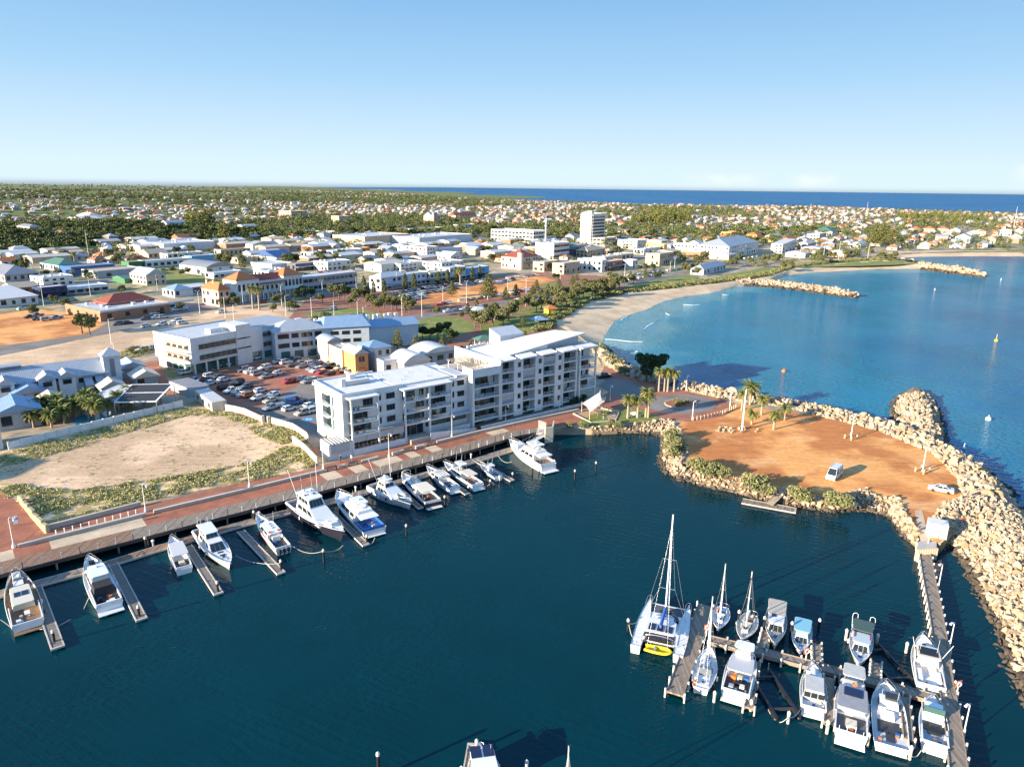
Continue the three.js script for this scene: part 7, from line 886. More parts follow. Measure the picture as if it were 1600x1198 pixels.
{ // heritage hotel
const t = bld('heritage_hotel', 'white two storey heritage hotel with arches and terracotta roofs', 'hotel', -148.6,-371.3,45.3,5.11,0.96, 9.6, { wall: 'white', win: 0, par: .9, roofc: 'zinc' }), W = 40;
for (const [u, w] of [[4, 14], [34, 13]]) { part(t, 'raised_block', box(w, 11.6, 12, u + w / 2, 0, -5.9), WC.white); part(t, 'hip_roof', roofSolid('hip', w, 12, 11.8, 4, .4).translate(u, 0, 0), RC.terracotta); for (let i = 0; i < 5; i++) { const x = u + 1.6 + i * (w - 3) / 4; part(t, 'arched_opening', [box(1.5, 2.8, .12, x, 6, .13), new THREE.CylinderGeometry(.75, .75, .12, 12, 1, false, 0, 3.1416).rotateX(1.5708).rotateZ(1.5708).translate(x, 8.8, .13)], GLASS); } }
part(t, 'maroon_roof', roofSolid('gable', 18, 12, 9.8, 3.6, .3).translate(17.5, 0, -.5), RC.maroon); part(t, 'verandah_floor', box(47, .3, 2.8, 24, 4.3, 1.4), WC.white); for (let i = 0; i < 17; i++) { pane(t, 'verandah_column', .5, 4.3, .5, WC.white, .8 + i * 2.9, 0, 2.5); if (i > 5 && i < 11) pane(t, 'upper_column', .35, 4.4, .35, WC.white, 2.3 + i * 2.9, 4.6, 2.5); } part(t, 'verandah_roof', box(17, .25, 2.9, 26, 9, 1.4), RC.maroon); for (let i = 0; i < 15; i++) { pane(t, 'door', 1.2, 2.5, .1, GLASS, 2.2 + i * 2.9, .2, .02); if (i > 4 && i < 10) pane(t, 'window', 1.2, 2, .1, GLASS, 2.2 + i * 3, 5.4, .02); } 
const s = bld('hotel_wing', 'salmon pink hotel wing with terracotta hipped roof at the corner', 'hotel', -150.5,-360.8,6.65,14.81,0.96, 8.6, { wall: 'salmon', roof: 'hip', roofc: 'terracotta', rise: 3.6, lv: 2, gap: 3.4 }); part(s, 'chimney', box(1, 3.5, 1, 3, 9.5, -8), WC.salmon); part(s, 'chimney', box(1, 3.5, 1, 3, 9.5, -14), WC.salmon);
}
{ // the tower block
const t = bld('office_tower', 'tall white office tower, highest building in the town', 'tower', 88.3,-813.4,28.9,15.76,0.96, 33, { wall: 'white', roofc: 'cream', win: 0, par: 1 }), [x, z, w, d] = [88.3,-813.4,28.9,15.76,0.96];
for (let l = 0; l < 8; l++) { pane(t, 'window_band', w * .9, 1.9, .2, GLASS, w / 2, 4.5 + l * 3.5, .05); for (let i = 0; i < 3; i++) pane(t, 'balcony_opening', .2, 1.9, d * .14, GLASS, -.05, 4.5 + l * 3.5, -d * (.08 + .16 * i)); }
part(t, 'lift_shaft', box(5, 37, 6, 1, 0, -d * .25), WC.cream); const p = bld('tower_podium', 'two storey podium at the foot of the tall office tower', 'office building', 100,-797,27.6,14.47,0.96, 8, { wall: 'cream', roofc: 'cream', lv: 2, ww: .8 });
}
// ---------- cars ----------
const CARC = { white: P(.66, .67, .67, .2, { clearcoat: 1 }), silver: P(.36, .38, .40, .25, { metalness: .4, clearcoat: 1 }), black: P(.015, .016, .02, .15, { clearcoat: 1 }), grey: P(.12, .13, .14, .25, { clearcoat: 1 }), red: P(.36, .025, .02, .2, { clearcoat: 1 }), blue: P(.03, .13, .34, .2, { clearcoat: 1 }), rust: P(.34, .11, .05, .25, { clearcoat: 1 }), beige: P(.46, .40, .30, .3, { clearcoat: 1 }) };
const TYRE = P(.02, .02, .02, .9);
const CARG = {};
for (const [n, L, W, prof, cab] of [
['hatch', 4.1, 1.76, [[-2.05, .3], [2.0, .3], [2.05, .62], [1.1, .86], [-2.0, .98]], [-1.85, 1.0, .95, 1.46, -1.5, .25]],
['sedan', 4.7, 1.82, [[-2.35, .3], [2.3, .3], [2.35, .62], [1.1, .86], [-1.5, .94], [-2.3, .9]], [-1.7, 1.1, .9, 1.42, -.95, .35]],
['suv', 4.7, 1.9, [[-2.35, .38], [2.3, .38], [2.35, .75], [1.3, 1.02], [-2.3, 1.08]], [-2.25, 1.15, 1.04, 1.72, -1.95, .5]],
['ute', 5.3, 1.88, [[-2.65, .42], [2.6, .42], [2.65, .78], [1.5, 1.04], [-.7, 1.08], [-2.62, 1.06]], [-.75, 1.35, 1.04, 1.76, -.5, .65]],
['van', 5.6, 2.0, [[-2.8, .35], [2.75, .35], [2.8, .8], [2.2, 1.15], [-2.8, 1.2]], [-2.78, 2.15, 1.15, 2.45, -2.7, 1.3]]]) {
const s = new THREE.Shape(prof.map(p => new THREE.Vector2(p[0], p[1])));
const body = mg(new THREE.ExtrudeGeometry(s, { depth: W - .16, bevelEnabled: true, bevelSize: .06, bevelThickness: .08, bevelSegments: 1 }).translate(0, 0, -W / 2 + .08));
const [x0, x1, y0, y1, t0, t1] = cab, a = W / 2 - .06, b = W / 2 - .22;
const glass = mg(hexa([[x0, y0, a], [x1, y0, a], [x1, y0, -a], [x0, y0, -a], [t0, y1, b], [t1, y1, b], [t1, y1, -b], [t0, y1, -b]]));
const roof = mg([hexa([[t0 - .04, y1 - .02, b + .03], [t1 + .02, y1 - .02, b + .03], [t1 + .02, y1 - .02, -b - .03], [t0 - .04, y1 - .02, -b - .03], [t0, y1 + .06, b - .05], [t1 - .08, y1 + .06, b - .05], [t1 - .08, y1 + .06, -b + .05], [t0, y1 + .06, -b + .05]]), ...[-1, 1].flatMap(z => [bar([x0, y0, z * a], [t0, y1, z * b], .05, 4), bar([x1, y0, z * a], [t1, y1, z * b], .05, 4), bar([(x0 + x1) / 2, y0, z * (a + .01)], [(t0 + t1) / 2, y1, z * (b + .01)], .05, 4)]), ...(n === 'van' ? [box(t1 - t0 - .9, y1 - y0, .04, (t0 + t1) / 2 - .4, y0, a - .06), box(t1 - t0 - .9, y1 - y0, .04, (t0 + t1) / 2 - .4, y0, -a + .06)] : []), ...(n === 'ute' ? [] : [])]);
const wheel = mg(new THREE.CylinderGeometry(.33, .33, .22, 12).rotateX(1.5708)), lamp = mg(box(.08, .14, .36));
for (const g of [body, glass, roof, wheel, lamp]) g.userData.ready = true;
CARG[n] = { body, glass, roof, wheel, lamp, L, W, hy: prof[2][1] - .12 };
}
const carCount = {};
function car(type, col, x, z, turn, area, group, near, label) {
const g = CARG[type], kind = { hatch: 'hatchback', sedan: 'sedan', suv: 'wagon', ute: 'utility', van: 'van' }[type], key = col + kind + area; carCount[key] = (carCount[key] || 0) + 1;
const t = thing('parked_car', label || `${ORD[carCount[key] - 1]} ${col} ${kind} ${area}`, type === 'van' ? 'van' : 'car', [x, hillY(x, z) + .05, z], turn, group);
part(t, 'body', g.body, CARC[col]); part(t, 'windows', g.glass, GLASS); part(t, 'roof', g.roof, CARC[col]);
if (near) { for (const sx of [-1, 1]) for (const sz of [-1, 1]) put(t, 'wheel', g.wheel, TYRE, sx * g.L * .3, .33, sz * (g.W / 2 - .1)); for (const s of [-1, 1]) { put(t, 'headlight', g.lamp, LAMPHEAD, g.L / 2, g.hy, s * g.W * .34); put(t, 'tail_light', g.lamp, P(.3, .01, .01, .3), -g.L / 2, g.hy + .12, s * g.W * .36); } }
return t;
}
car('van', 'white', 71.5,-146, 4.0, '', undefined, 1, 'white delivery van standing alone on the orange dirt lot');
car('sedan', 'white', 91.1,-139.1, 2.6, '', undefined, 1, 'white sedan parked near the seawall on the dirt lot');
car('ute', 'black', 30.8,-229.6, .5, '', undefined, 1, 'dark utility in the shade past the apartments');
{
const cr = RNG(21), cc = () => { const q = cr(); return q < .52 ? 'white' : q < .68 ? 'silver' : q < .8 ? 'grey' : q < .9 ? 'black' : q < .95 ? 'blue' : 'red'; }, ct = () => pick(['hatch', 'sedan', 'suv', 'suv', 'ute'], cr);
const rows = [['in the row along the office front', [[-108.4,-228],[-106.8,-233.2],[-104.9,-234.2],[-103,-235.6],[-101.8,-237.4],[-100.1,-238.4],[-98.9,-240.3],[-96.6,-245.2],[-92.8,-249.8]]],
['in the island row nearest the side road', [[-101.6,-219],[-99.3,-218.3],[-98.4,-223.5],[-95.7,-222.4],[-95.3,-215],[-92.4,-219.4]]],
['in the shaded row beside the boundary wall', [[-88.3,-209.8],[-84.9,-206.8],[-85.7,-214],[-82.5,-211.9],[-82,-204.9],[-80,-203.2],[-78,-202.3],[-76.6,-207.5],[-74.8,-199.5],[-71.3,-203.3],[-70.1,-197.4],[-67.5,-190.4],[-57.5,-185.9],[-57.4,-192.9]]],
['in the middle rows of brick car park', [[-90.8,-231.8],[-87.4,-230.2],[-84.5,-227.4],[-84.7,-235.2],[-80.2,-223.9],[-80.4,-231],[-77.7,-228.6],[-71.2,-218],[-69.3,-220.5],[-67.8,-222.5],[-64.4,-219.9],[-86.9,-215.8]]],
['in the far rows before the townhouses', [[-82.9,-244.9],[-80.2,-243.6],[-76.5,-239.6],[-77.6,-248.6],[-75.2,-246.8],[-72.8,-238.4],[-71.5,-240.8],[-68.6,-235.1],[-66.4,-232.5],[-64,-230.1],[-68.6,-242.3],[-63.6,-238],[-60.8,-228.6],[-61.2,-239],[-59.1,-236.4]]],
['in the row behind the apartments', [[-56.5,-233],[-54.2,-231.4],[-51.7,-229.8],[-49.5,-228.3],[-65.1,-218.7],[-60.9,-216.6]]],
['in the bays beside the apartment end', [[-62,-197.1],[-62.4,-189.7],[-55.2,-188.3]]]];
const fixed = { '385,606': 'black' };
for (const [area, pts] of rows) pts.forEach(([x, z], i) => car(ct(), area.includes('shaded') ? ['black', 'white', 'black', 'grey', 'silver', 'white', 'rust', 'white', 'white', 'white', 'beige', 'silver', 'beige', 'white'][i] : area.includes('far') && i === 9 || area.includes('middle') && i === 7 ? 'red' : cc(), x, z, .94 + rr(-.05, .05, cr) + (cr() < .5 ? 0 : 3.1416), area, 'cars in the brick car park', 1));
car('van', 'blue', -63,-195.2, .75, '', 'cars in the brick car park', 1, 'bright blue van with trailer cover near the white apartments');
for (const [area, pts] of [['outside the low brick civic building', [[-185.2,-344.7],[-184,-346.6],[-182.5,-348.7],[-181.4,-351.6],[-179.4,-352.7],[-178.7,-356.7],[-176.8,-358.8],[-174.5,-361],[-172.9,-363.2],[-176,-334.5],[-174.5,-336.4],[-172.9,-338.3],[-171.4,-340.2],[-170.2,-343],[-168.8,-345.9],[-167.3,-348.8],[-165.5,-351.8],[-169.9,-323],[-166.6,-326.6],[-163.9,-328.4],[-175.6,-310],[-172.5,-313.3],[-161,-306.5],[-156.2,-310.5],[-152.3,-313.1],[-148.5,-314.1],[-153.4,-319.3]]], ['on the bare block by the showroom', [[-242.1,-346.2],[-223.7,-324.3],[-217.7,-319.8],[-215.8,-319.9],[-212.5,-318.5],[-211,-323.5],[-223.7,-329.4],[-246.4,-393]]], ['by the green verge behind the office', [[-139.6,-260.8],[-136.4,-263.1]]], ['on the road past the heritage hotel', [[-142.8,-344],[-138.2,-383.1],[-133.2,-374.7],[-124,-386.5],[-91.5,-357.2]]]]) pts.forEach(([x, z]) => car(ct(), cc(), x, z, .9 + rr(-.12, .12, cr) + (cr() < .5 ? 3.14 : 0), area, 'cars parked about the town', 1));
const line = (area, pl, n, turn) => resample(pl, n - 1).forEach(([x, z]) => { if (cr() > .1) car(ct(), cc(), x + rr(-.3, .3, cr), z + rr(-.3, .3, cr), turn + rr(-.06, .06, cr), area, 'cars in the foreshore car parks', 0); });
line('in the main street kerb row', [[-72.2,-407.5],[-55,-435.7],[-35.2,-455.2]], 22, .1); line('in the first row of the dirt car park', [[-62.3,-400.9],[-52.2,-419.5]], 12, .2); line('in the second row of the dirt car park', [[-49.2,-419.7],[-34.9,-440.3]], 13, .2); line('in the tree shaded row of the dirt car park', [[-68.8,-384.1],[-52.1,-406.7]], 14, .2); line('in the nearest row of the dirt car park', [[-58.5,-389.4],[-51.2,-399.4]], 8, .2);
line('under the tall pine at the dirt car park end', [[-30.1,-452.6],[-18.23,-482.9]], 10, .2); line('in the seaward row of the dirt car park', [[-15.18,-457],[-0.86,-484.5]], 11, .2); line('in the foreshore road bays', [[-39.2,-373.3],[-30.4,-387.1],[-15.16,-402.3],[-4.36,-413.1]], 12, .5); line('in the bays before the corner hotel', [[-3.09,-491.3],[16.51,-511.7]], 14, .2); line('in the low bays by the palms', [[-1.42,-423.8],[14.43,-441.8]], 13, .25); line('on the road by the foreshore lawn', [[-32.7,-353.8],[-21.9,-362.4],[-13.97,-371]], 6, .6);
line('on the shopping street behind main street', [[-95,-582.8],[-77,-605.8],[-56.6,-563]], 14, .4); line('in the supermarket car park', [[-119.6,-551.3],[-105.2,-581.6],[-100.9,-602.9]], 16, .4); line('in the car park behind main street', [[-81.7,-529.4],[-69.4,-552.4]], 10, .4); line('on the foreshore road by the cafe', [[79.8,-514.3],[99.2,-532],[117.3,-550.7],[139.4,-571]], 14, .6); line('in the cafe car park', [[81,-492.5],[94.9,-508.3],[111.4,-533.3]], 9, .6); line('in the caravan row beside the vaulted hall', [[-253.3,-511],[-245.1,-528.5]], 7, .5); line('behind the modern office', [[-145.3,-499],[-132.6,-523.9],[-116,-534.1]], 14, .4); line('near the holiday flats', [[195.3,-639],[228.5,-679.3],[254.8,-702.5]], 10, .6); line('beside the far beach', [[487.6,-811.3],[541.4,-827.9]], 8, .2); line('on the street below the scrub hill', [[-302.2,-718.9],[-290,-737],[-280.3,-755.4]], 8, .3);
}
// container shed, bins, info boards, buoys, swimmers' pontoon
{
const t = thing('shipping_container', 'white ribbed container shed standing by the walkway abutment', 'container', [78.7,-119.2].flatMap((v, i) => i ? [.05, v] : [v]), 1.1); part(t, 'shell', box(2.6, 2.6, 3.2), WHITE); for (let i = 0; i < 8; i++) { part(t, 'rib', box(.12, 2.4, .06, -1.1 + i * .31, .1, 1.62), GELD); part(t, 'rib', box(.06, 2.4, .12, -1.32, .1, -1.4 + i * .4), GELD); } part(t, 'roof_rim', box(2.7, .12, 3.3, 0, 2.58, 0), GELD);
const b = thing('rubbish_bin', 'small dark red lidded bin in the shade behind container', 'bin', [86.5,-123.8].flatMap((v, i) => i ? [.05, v] : [v])); part(b, 'body', box(.6, 1, .6), P(.05, .12, .07, .6)); part(b, 'lid', box(.66, .1, .66, 0, 1, 0), P(.35, .03, .03, .6));
pole(75.5,-116, 4.2, 'slim white pole beside the container shed', { arm: -.6, r: .07 });
const sg = thing('sign_board', 'white and blue sign board on the brick forecourt at left edge', 'sign', [-90.8,-118.3].flatMap((v, i) => i ? [.04, v] : [v]), .5); part(sg, 'post', [box(.1, 2, .1, -.5), box(.1, 2, .1, .5)], STEEL); part(sg, 'panel', box(1.1, 1.5, .08, 0, .5, 0), WHITE); part(sg, 'blue_stripe', box(.9, .35, .02, 0, 1.3, .06), P(.05, .2, .5, .5));
const bn = thing('accessible_bay_marking', 'bright blue painted parking symbol on the asphalt beside the apartments', 'road marking', [-54.9,-181.8].flatMap((v, i) => i ? [.09, v] : [v]), .66); part(bn, 'blue_panel', box(2.6, .012, 2.6), P(.03, .33, .66, .7)); part(bn, 'white_symbol', [new THREE.RingGeometry(.45, .62, 18, 1, 2.2, 4.4).rotateX(-1.5708).translate(-.1, .02, .4), box(.2, .01, .9, -.05, .014, -.3), box(.8, .01, .18, .3, .014, .1), box(.18, .01, .7, .7, .014, .5), box(.3, .01, .3, -.05, .014, -.95)], P(.6, .6, .6, .7));
for (const [x, z, l, m] of [[98.1,-248.3, 'orange round buoy floating in the bay off turning circle', ORANGE], [214,-308.2, 'yellow marker buoy with topmark far out in the bay', YELLOW], [137.6,-195, 'small white buoy off the spur groyne', GEL], [115.8,-170.8, 'tiny white float near the seawall', GEL], [369.7,-540.1, 'tiny white float beyond the farther groyne', GEL], [283.2,-476.8, 'tiny white float between the groynes', GEL]]) { const q = thing('buoy', l, 'buoy', [x, -2, z], 0, 'buoys in the bay'); part(q, 'float', new THREE.SphereGeometry(l.includes('tiny') ? .45 : .8, 10, 7).translate(0, .2, 0), m); part(q, 'topmark', cyl(.12, .08, l.includes('yellow') ? 2.6 : .9, 6, 0, .6), m); }
for (const [x, z, l, s] of [[18.9,-353.7, 'red and yellow surf club hut on the beach lawn', 0], [-16.88,-347.5, 'small white roofed picnic shelter on the park lawn', 1], [-12.55,-333.7, 'green roofed picnic shelter beside the white roofed one', 2], [-11.42,-277, 'dark green shelter behind the white apartments', 3], [12.05,-322.3, 'pale blue shade canopy on the beach lawn', 4], [2.91,-376.5, 'long pale kiosk roof among the foreshore trees', 1]]) { const k2 = thing('shelter', l, 'shelter', [x, 0, z], .5, 'park shelters'); const w = s === 0 ? 6 : 7; for (const [a, c] of [[-1, -1], [1, -1], [-1, 1], [1, 1]]) part(k2, 'post', cyl(.12, .12, 2.8, 6, a * w / 2.4, 0, c * w / 3), WHITE); part(k2, 'roof', roofSolid('hip', w, w * .8, 2.8, 1.6, .4).translate(-w / 2, 0, w * .4), [RC.terracotta, RC.white, RC.green, RC.green, RC.blue][s]); if (s === 0) part(k2, 'hut', box(5, 2.8, 4), YELLOW); }
const P2 = [[-325.1,-480.6, 12], [-358.4,-603.9, 22], [-319,-556.4, 14], [-239.1,-358.2, 12], [-234.5,-391.6, 11], [-206.9,-411.5, 10], [-152.4,-341.5, 11], [-135.6,-330.4, 10], [-118.1,-296.3, 12], [-137.2,-357.8, 11], [-156.9,-271.1, 10], [-139.8,-242.5, 7], [-120.6,-367.2, 11], [-109.1,-337.4, 10], [-95.1,-331.5, 10], [-108.4,-402, 9], [-89.9,-406, 11], [-84.7,-332.2, 9], [-72.2,-326.3, 10], [-68.3,-320.2, 8], [-71.3,-434.2, 11], [-53.9,-341.3, 10], [-44.1,-340.2, 12], [-36.7,-369.3, 10], [-25.2,-383, 12], [-14.26,-397.6, 11], [-3.22,-410.7, 9], [6.98,-565.5, 9], [7.78,-424.6, 9], [30.4,-461.2, 9], [55.1,-539.8, 8], [80.9,-518.2, 9], [120.9,-551.1, 8], [128.4,-569.8, 8], [178.6,-625.8, 9], [212.1,-677.2, 9], [222.6,-691.6, 9], [272.6,-631.6, 17], [294.7,-651.2, 18], [332.3,-673.7, 14], [265.4,-665.3, 13], [490.2,-857.1, 8], [656.1,-1617.6, 34], [996.8,-1449.8, 36], [1146.5,-2374.2, 30]];
const near = ['heritage hotel', 'civic building', 'car park', 'dirt car park', 'foreshore road', 'park lawn', 'modern office', 'holiday flats', 'main street', 'corner hotel', 'scrub hill'], seen = {};
P2.forEach(([x, z, h], i) => { const bits = x < -260 ? 'below the scrub hill' : z > -330 && x < -120 ? 'on the bare verge by the bare block' : x < -120 ? 'near the heritage hotel and civic building' : z > -420 && x < -10 ? 'round the park lawn and foreshore road' : x < 60 ? 'round the dirt car park' : z > -560 ? 'along the foreshore road past the beach' : 'out by the far beach and sports grounds'; seen[bits] = (seen[bits] || 0) + 1; pole(x, z, h, `pale tall street pole ${bits}, ${ORD[seen[bits] - 1]} from the left`, { twin: i % 3 === 0, cross: i % 7 === 2, r: h > 24 ? .4 : h > 12 ? .2 : .15, group: 'street poles about the town', arm: 1.4 }); });
const rm = thing('radio_mast', 'white lattice radio mast rising beside the corner hotel offices', 'mast', [29.4,-666.3].flatMap((v, i) => i ? [0, v] : [v])); part(rm, 'shaft', cyl(.9, .5, 34, 8), WHITE); for (const y of [27, 31, 33]) part(rm, 'antenna_ring', cyl(1.2, 1.2, 1, 8, 0, y), GELD); part(rm, 'tip', cyl(.2, .1, 4, 6, 0, 34), WHITE);
}
// ---------- trees ----------
function leafCloud(seed, blobs, n, size, tones) {   // leaf sized faces spread through ellipsoid clumps
const r = RNG(seed), v = [], c = [], tot = blobs.reduce((s, b) => s + b[3] * b[4] * b[5], 0), q = V(0, 0, 0), u = V(0, 0, 0), w = V(0, 0, 0);
for (const [bx, by, bz, rx, ry, rz] of blobs) {
const k = Math.round(n * rx * ry * rz / tot);
for (let i = 0; i < k; i++) {
q.set(r() * 2 - 1, r() * 2 - 1, r() * 2 - 1); if (q.lengthSq() > 1) { i--; continue; } q.setLength(Math.pow(q.length(), .45));
const s = size * rr(.5, 1.3, r), p = [bx + q.x * rx, by + q.y * ry, bz + q.z * rz];
u.set(r() - .5, r() - .5, r() - .5).normalize(); w.set(r() - .5, r() - .5, r() - .5).cross(u).normalize();
v.push(p[0] - u.x * s, p[1] - u.y * s, p[2] - u.z * s, p[0] + u.x * s * .3 + w.x * s * .7, p[1] + u.y * s * .3 + w.y * s * .7, p[2] + u.z * s * .3 + w.z * s * .7, p[0] + u.x * s * .8 - w.x * s * .6, p[1] + u.y * s * .8 - w.y * s * .6, p[2] + u.z * s * .8 - w.z * s * .6);
const t = tones[Math.floor(r() * tones.length)], j = rr(.75, 1.25, r); for (let m = 0; m < 3; m++) c.push(t[0] * j, t[1] * j, t[2] * j);
}
}
const g = new THREE.BufferGeometry(); g.setAttribute('position', new THREE.Float32BufferAttribute(v, 3)); g.setAttribute('color', new THREE.Float32BufferAttribute(c, 3)); g.computeVertexNormals(); metreUV(g); g.userData.ready = true; return g;
}
const LEAF = new THREE.MeshPhysicalMaterial({ vertexColors: true, roughness: .85, side: THREE.DoubleSide, specularIntensity: .3 }), BARK = M(.14, .10, .07, .95), PALMBARK = M(.30, .24, .17, .95);
const OLIVE = [[.115, .13, .05], [.15, .155, .065], [.085, .098, .04], [.18, .172, .08]], DEEP = [[.045, .075, .028], [.06, .095, .034], [.036, .058, .024]], PINE = [[.125, .135, .045], [.165, .165, .06], [.09, .105, .036]], SCRUB = [[.19, .20, .085], [.26, .25, .12], [.13, .15, .06]], LIME2 = [[.16, .19, .05], [.2, .21, .06], [.12, .15, .04]], FROND = [[.14, .16, .045], [.19, .19, .06], [.10, .125, .035]];
const blobSet = (seed, n, R, y0, y1) => { const r = RNG(seed), b = []; for (let i = 0; i < n; i++) { const a = r() * 6.28, d = R * Math.sqrt(r()) * .75, s = R * rr(.3, .55, r); b.push([Math.cos(a) * d, rr(y0, y1, r), Math.sin(a) * d, s, s * .75, s]); } return b; };
const trunkGeo = (seed, h, r0, limbs) => { const r = RNG(seed), gs = [cyl(r0, r0 * .6, h, 7)]; for (let i = 0; i < limbs; i++) { const a = i / limbs * 6.28 + r(); gs.push(bar([0, h * .75, 0], [Math.cos(a) * h * .5, h * 1.3, Math.sin(a) * h * .5], r0 * .38, 5)); } const g = mg(gs); g.userData.ready = true; return g; };
const TREES = { // unit trees, about 6 m tall; each kind with a few shapes
broad: [1, 2, 3, 4].map(s => ({ crown: leafCloud(s, blobSet(s * 9, 9, 2.7, 3, 5), 1500, .3, OLIVE), trunk: trunkGeo(s, 2.8, .22, 4) })),
deep: [5, 6].map(s => ({ crown: leafCloud(s, blobSet(s * 9, 9, 2.7, 2.6, 5), 1500, .3, DEEP), trunk: trunkGeo(s, 2.6, .22, 4) })),
bush: [7, 8, 9].map(s => ({ crown: leafCloud(s, blobSet(s * 5, 7, 2.2, .7, 1.8), 1100, .22, SCRUB), trunk: trunkGeo(s, 1, .12, 5) })),
lime: [10].map(s => ({ crown: leafCloud(s, blobSet(s * 5, 7, 1.8, .8, 2.2), 900, .2, LIME2), trunk: trunkGeo(s, 1, .12, 4) })),
cypress: [11].map(s => ({ crown: leafCloud(s, [[0, 3.4, 0, .9, 2.6, .9], [0, 2, 0, 1.05, 1.6, 1.05], [.1, 5, 0, .55, 1.4, .55]], 900, .26, DEEP.concat(OLIVE)), trunk: trunkGeo(s, 2, .16, 0) })),
pine: [12, 13].map(s => { const b = [], r = RNG(s); for (let k = 0; k < 11; k++) { const y = 1.2 + k * .44, R = (1 - k / 11.5) * 1.75 + .12, n = Math.max(3, Math.round(7 - k * .4)); for (let i = 0; i < n; i++) { const a = i / n * 6.28 + k * .7; for (const d of [.35, .7, 1]) b.push([Math.cos(a) * R * d, y + R * d * .16, Math.sin(a) * R * d, .3, .11, .3]); } } b.push([0, 6, 0, .12, .4, .12]); return { crown: leafCloud(s, b, 2300, .17, PINE), trunk: trunkGeo(s, 6, .15, 0) }; }),
};
function palmGeo(seed, n, len, droop) {
const r = RNG(seed), v = [], c = [];
for (let i = 0; i < n; i++) {
const a = i * 2.39996 + r(), e0 = lerp(1.25, -.55, i / n) + rr(-.15, .15, r), L = len * rr(.8, 1.1, r), pts = []; let x = 0, y = 0, e = e0;
for (let k = 0; k <= 6; k++) { pts.push([x, y]); x += Math.cos(e) * L / 6; y += Math.sin(e) * L / 6; e -= droop / 6; }
const ca = Math.cos(a), sa = Math.sin(a), t = pick(FROND, r), dead = i > n * .86 ? [.26, .18, .09] : t;
for (let k = 0; k < 6; k++) for (const s of [-1, 1]) { const w = .34 * Math.sin((k + .9) / 7.2 * 3.1416) * len / 2.2, p = pts[k], q = pts[k + 1], P3 = (o, d, h) => [o[0] * ca - s * d * sa, o[1] + h, o[0] * sa + s * d * ca]; v.push(...P3(p, 0, 0), ...P3(q, 0, 0), ...P3([(p[0] + q[0]) / 2 + .1, (p[1] + q[1]) / 2], w, -w * .55)); v.push(...P3(p, 0, 0), ...P3([(p[0] * 1.2 + q[0] * .8) / 2 + .05, (p[1] + q[1]) / 2 - .02], w * .8, -w * .25), ...P3([(p[0] + q[0]) / 2 - .12, (p[1] + q[1]) / 2], w, -w * .6)); for (let m = 0; m < 6; m++) c.push(...dead); }
}
const g = new THREE.BufferGeometry(); g.setAttribute('position', new THREE.Float32BufferAttribute(v, 3)); g.setAttribute('color', new THREE.Float32BufferAttribute(c, 3)); g.computeVertexNormals(); metreUV(g); g.userData.ready = true; return g;
}
const PALMS = [palmGeo(31, 46, 2.0, 1.5), palmGeo(32, 46, 2.1, 1.7), palmGeo(33, 60, 2.9, 1.3)], PALMT = mg([cyl(.3, .2, 1, 8), ...[.2, .4, .6, .8].map(y => cyl(.26, .25, .03, 8, 0, y))]), PALMSKIRT = mg(cyl(.22, .5, 1.1, 9)); PALMT.userData.ready = PALMSKIRT.userData.ready = true;
function tree(kind, x, z, s, label, group, name, cat) { const k = TREES[kind], g = pick(k), t = thing(name || { pine: 'norfolk_pine', bush: 'bush', lime: 'bush', cypress: 'cypress' }[kind] || 'tree', label, cat || (kind === 'bush' || kind === 'lime' ? 'bush' : 'tree'), [x, hillY(x, z) - .05, z], rr(0, 6.3), group); t.scale.set(s * rr(.9, 1.1), s * rr(.9, 1.1), s); part(t, 'trunk', g.trunk, BARK); part(t, 'crown', g.crown, LEAF); return t; }
function palm(x, z, h, label, k = 0, s = 1) { const t = thing('palm_tree', label, 'palm tree', [x, 0, z], rr(0, 6.3), 'palm trees'); const tr = part(t, 'trunk', PALMT, PALMBARK); tr.scale.set(s, h, s); const c = part(t, 'crown', PALMS[k], LEAF); c.position.y = h; c.scale.setScalar(s); const d = part(t, 'dead_frond_skirt', PALMSKIRT, M(.34, .26, .15, 1)); d.position.y = h - 1; d.scale.setScalar(s * .8); }
for (const [x, z, h, l, k, s] of [[45.9,-213.3, 5.4, 'leftmost of four palms beside the turning circle', 0], [47.8,-214.1, 4.8, 'shortest of four palms beside the turning circle', 1], [48.7,-213.4, 5.6, 'tallest of four palms beside the turning circle', 0], [50.7,-213.5, 5, 'right hand one of four palms beside the turning circle', 1], [32,-186, 4.6, 'palm on the lawn nearest the playground', 0, 1.1], [34.8,-186.6, 4.4, 'middle palm on the lawn beside the white boulders', 1, 1.05], [37.2,-187.3, 6, 'taller palm of a pair at the forecourt edge', 0, 1.1], [37.8,-186.8, 5, 'shorter palm of a pair at the forecourt edge', 1], [70.4,-200.7, 4.4, 'bushy date palm beside the seawall', 2, 1.1], [66.2,-194.9, 4, 'palm just behind the tall white mast', 0], [70.5,-190.9, 3.8, 'palm on the dirt lot nearest the seawall', 0, 1.1], [65,-182.3, 2.6, 'short palm right of the rock garden', 1], [69.5,-178.2, 3.4, 'palm standing alone nearest the middle of dirt lot', 0], [75.4,-186.5, 2.8, 'farthest right palm on the dirt lot', 1], [-132.5,-358.2, 10, 'left of two tall palms before heritage hotel', 0, 1.5], [-127.3,-352.7, 10.5, 'right of two tall palms before heritage hotel', 0, 1.5], [-34.5,-461.5, 9, 'dry looking tall palm on the main street', 0, 1.6], [-345.9,-563, 7, 'palm below the scrub hill', 1, 1.3]]) palm(x, z, h * (z > -240 ? 1.22 : 1), l, k, (s || 1) * 1.12);
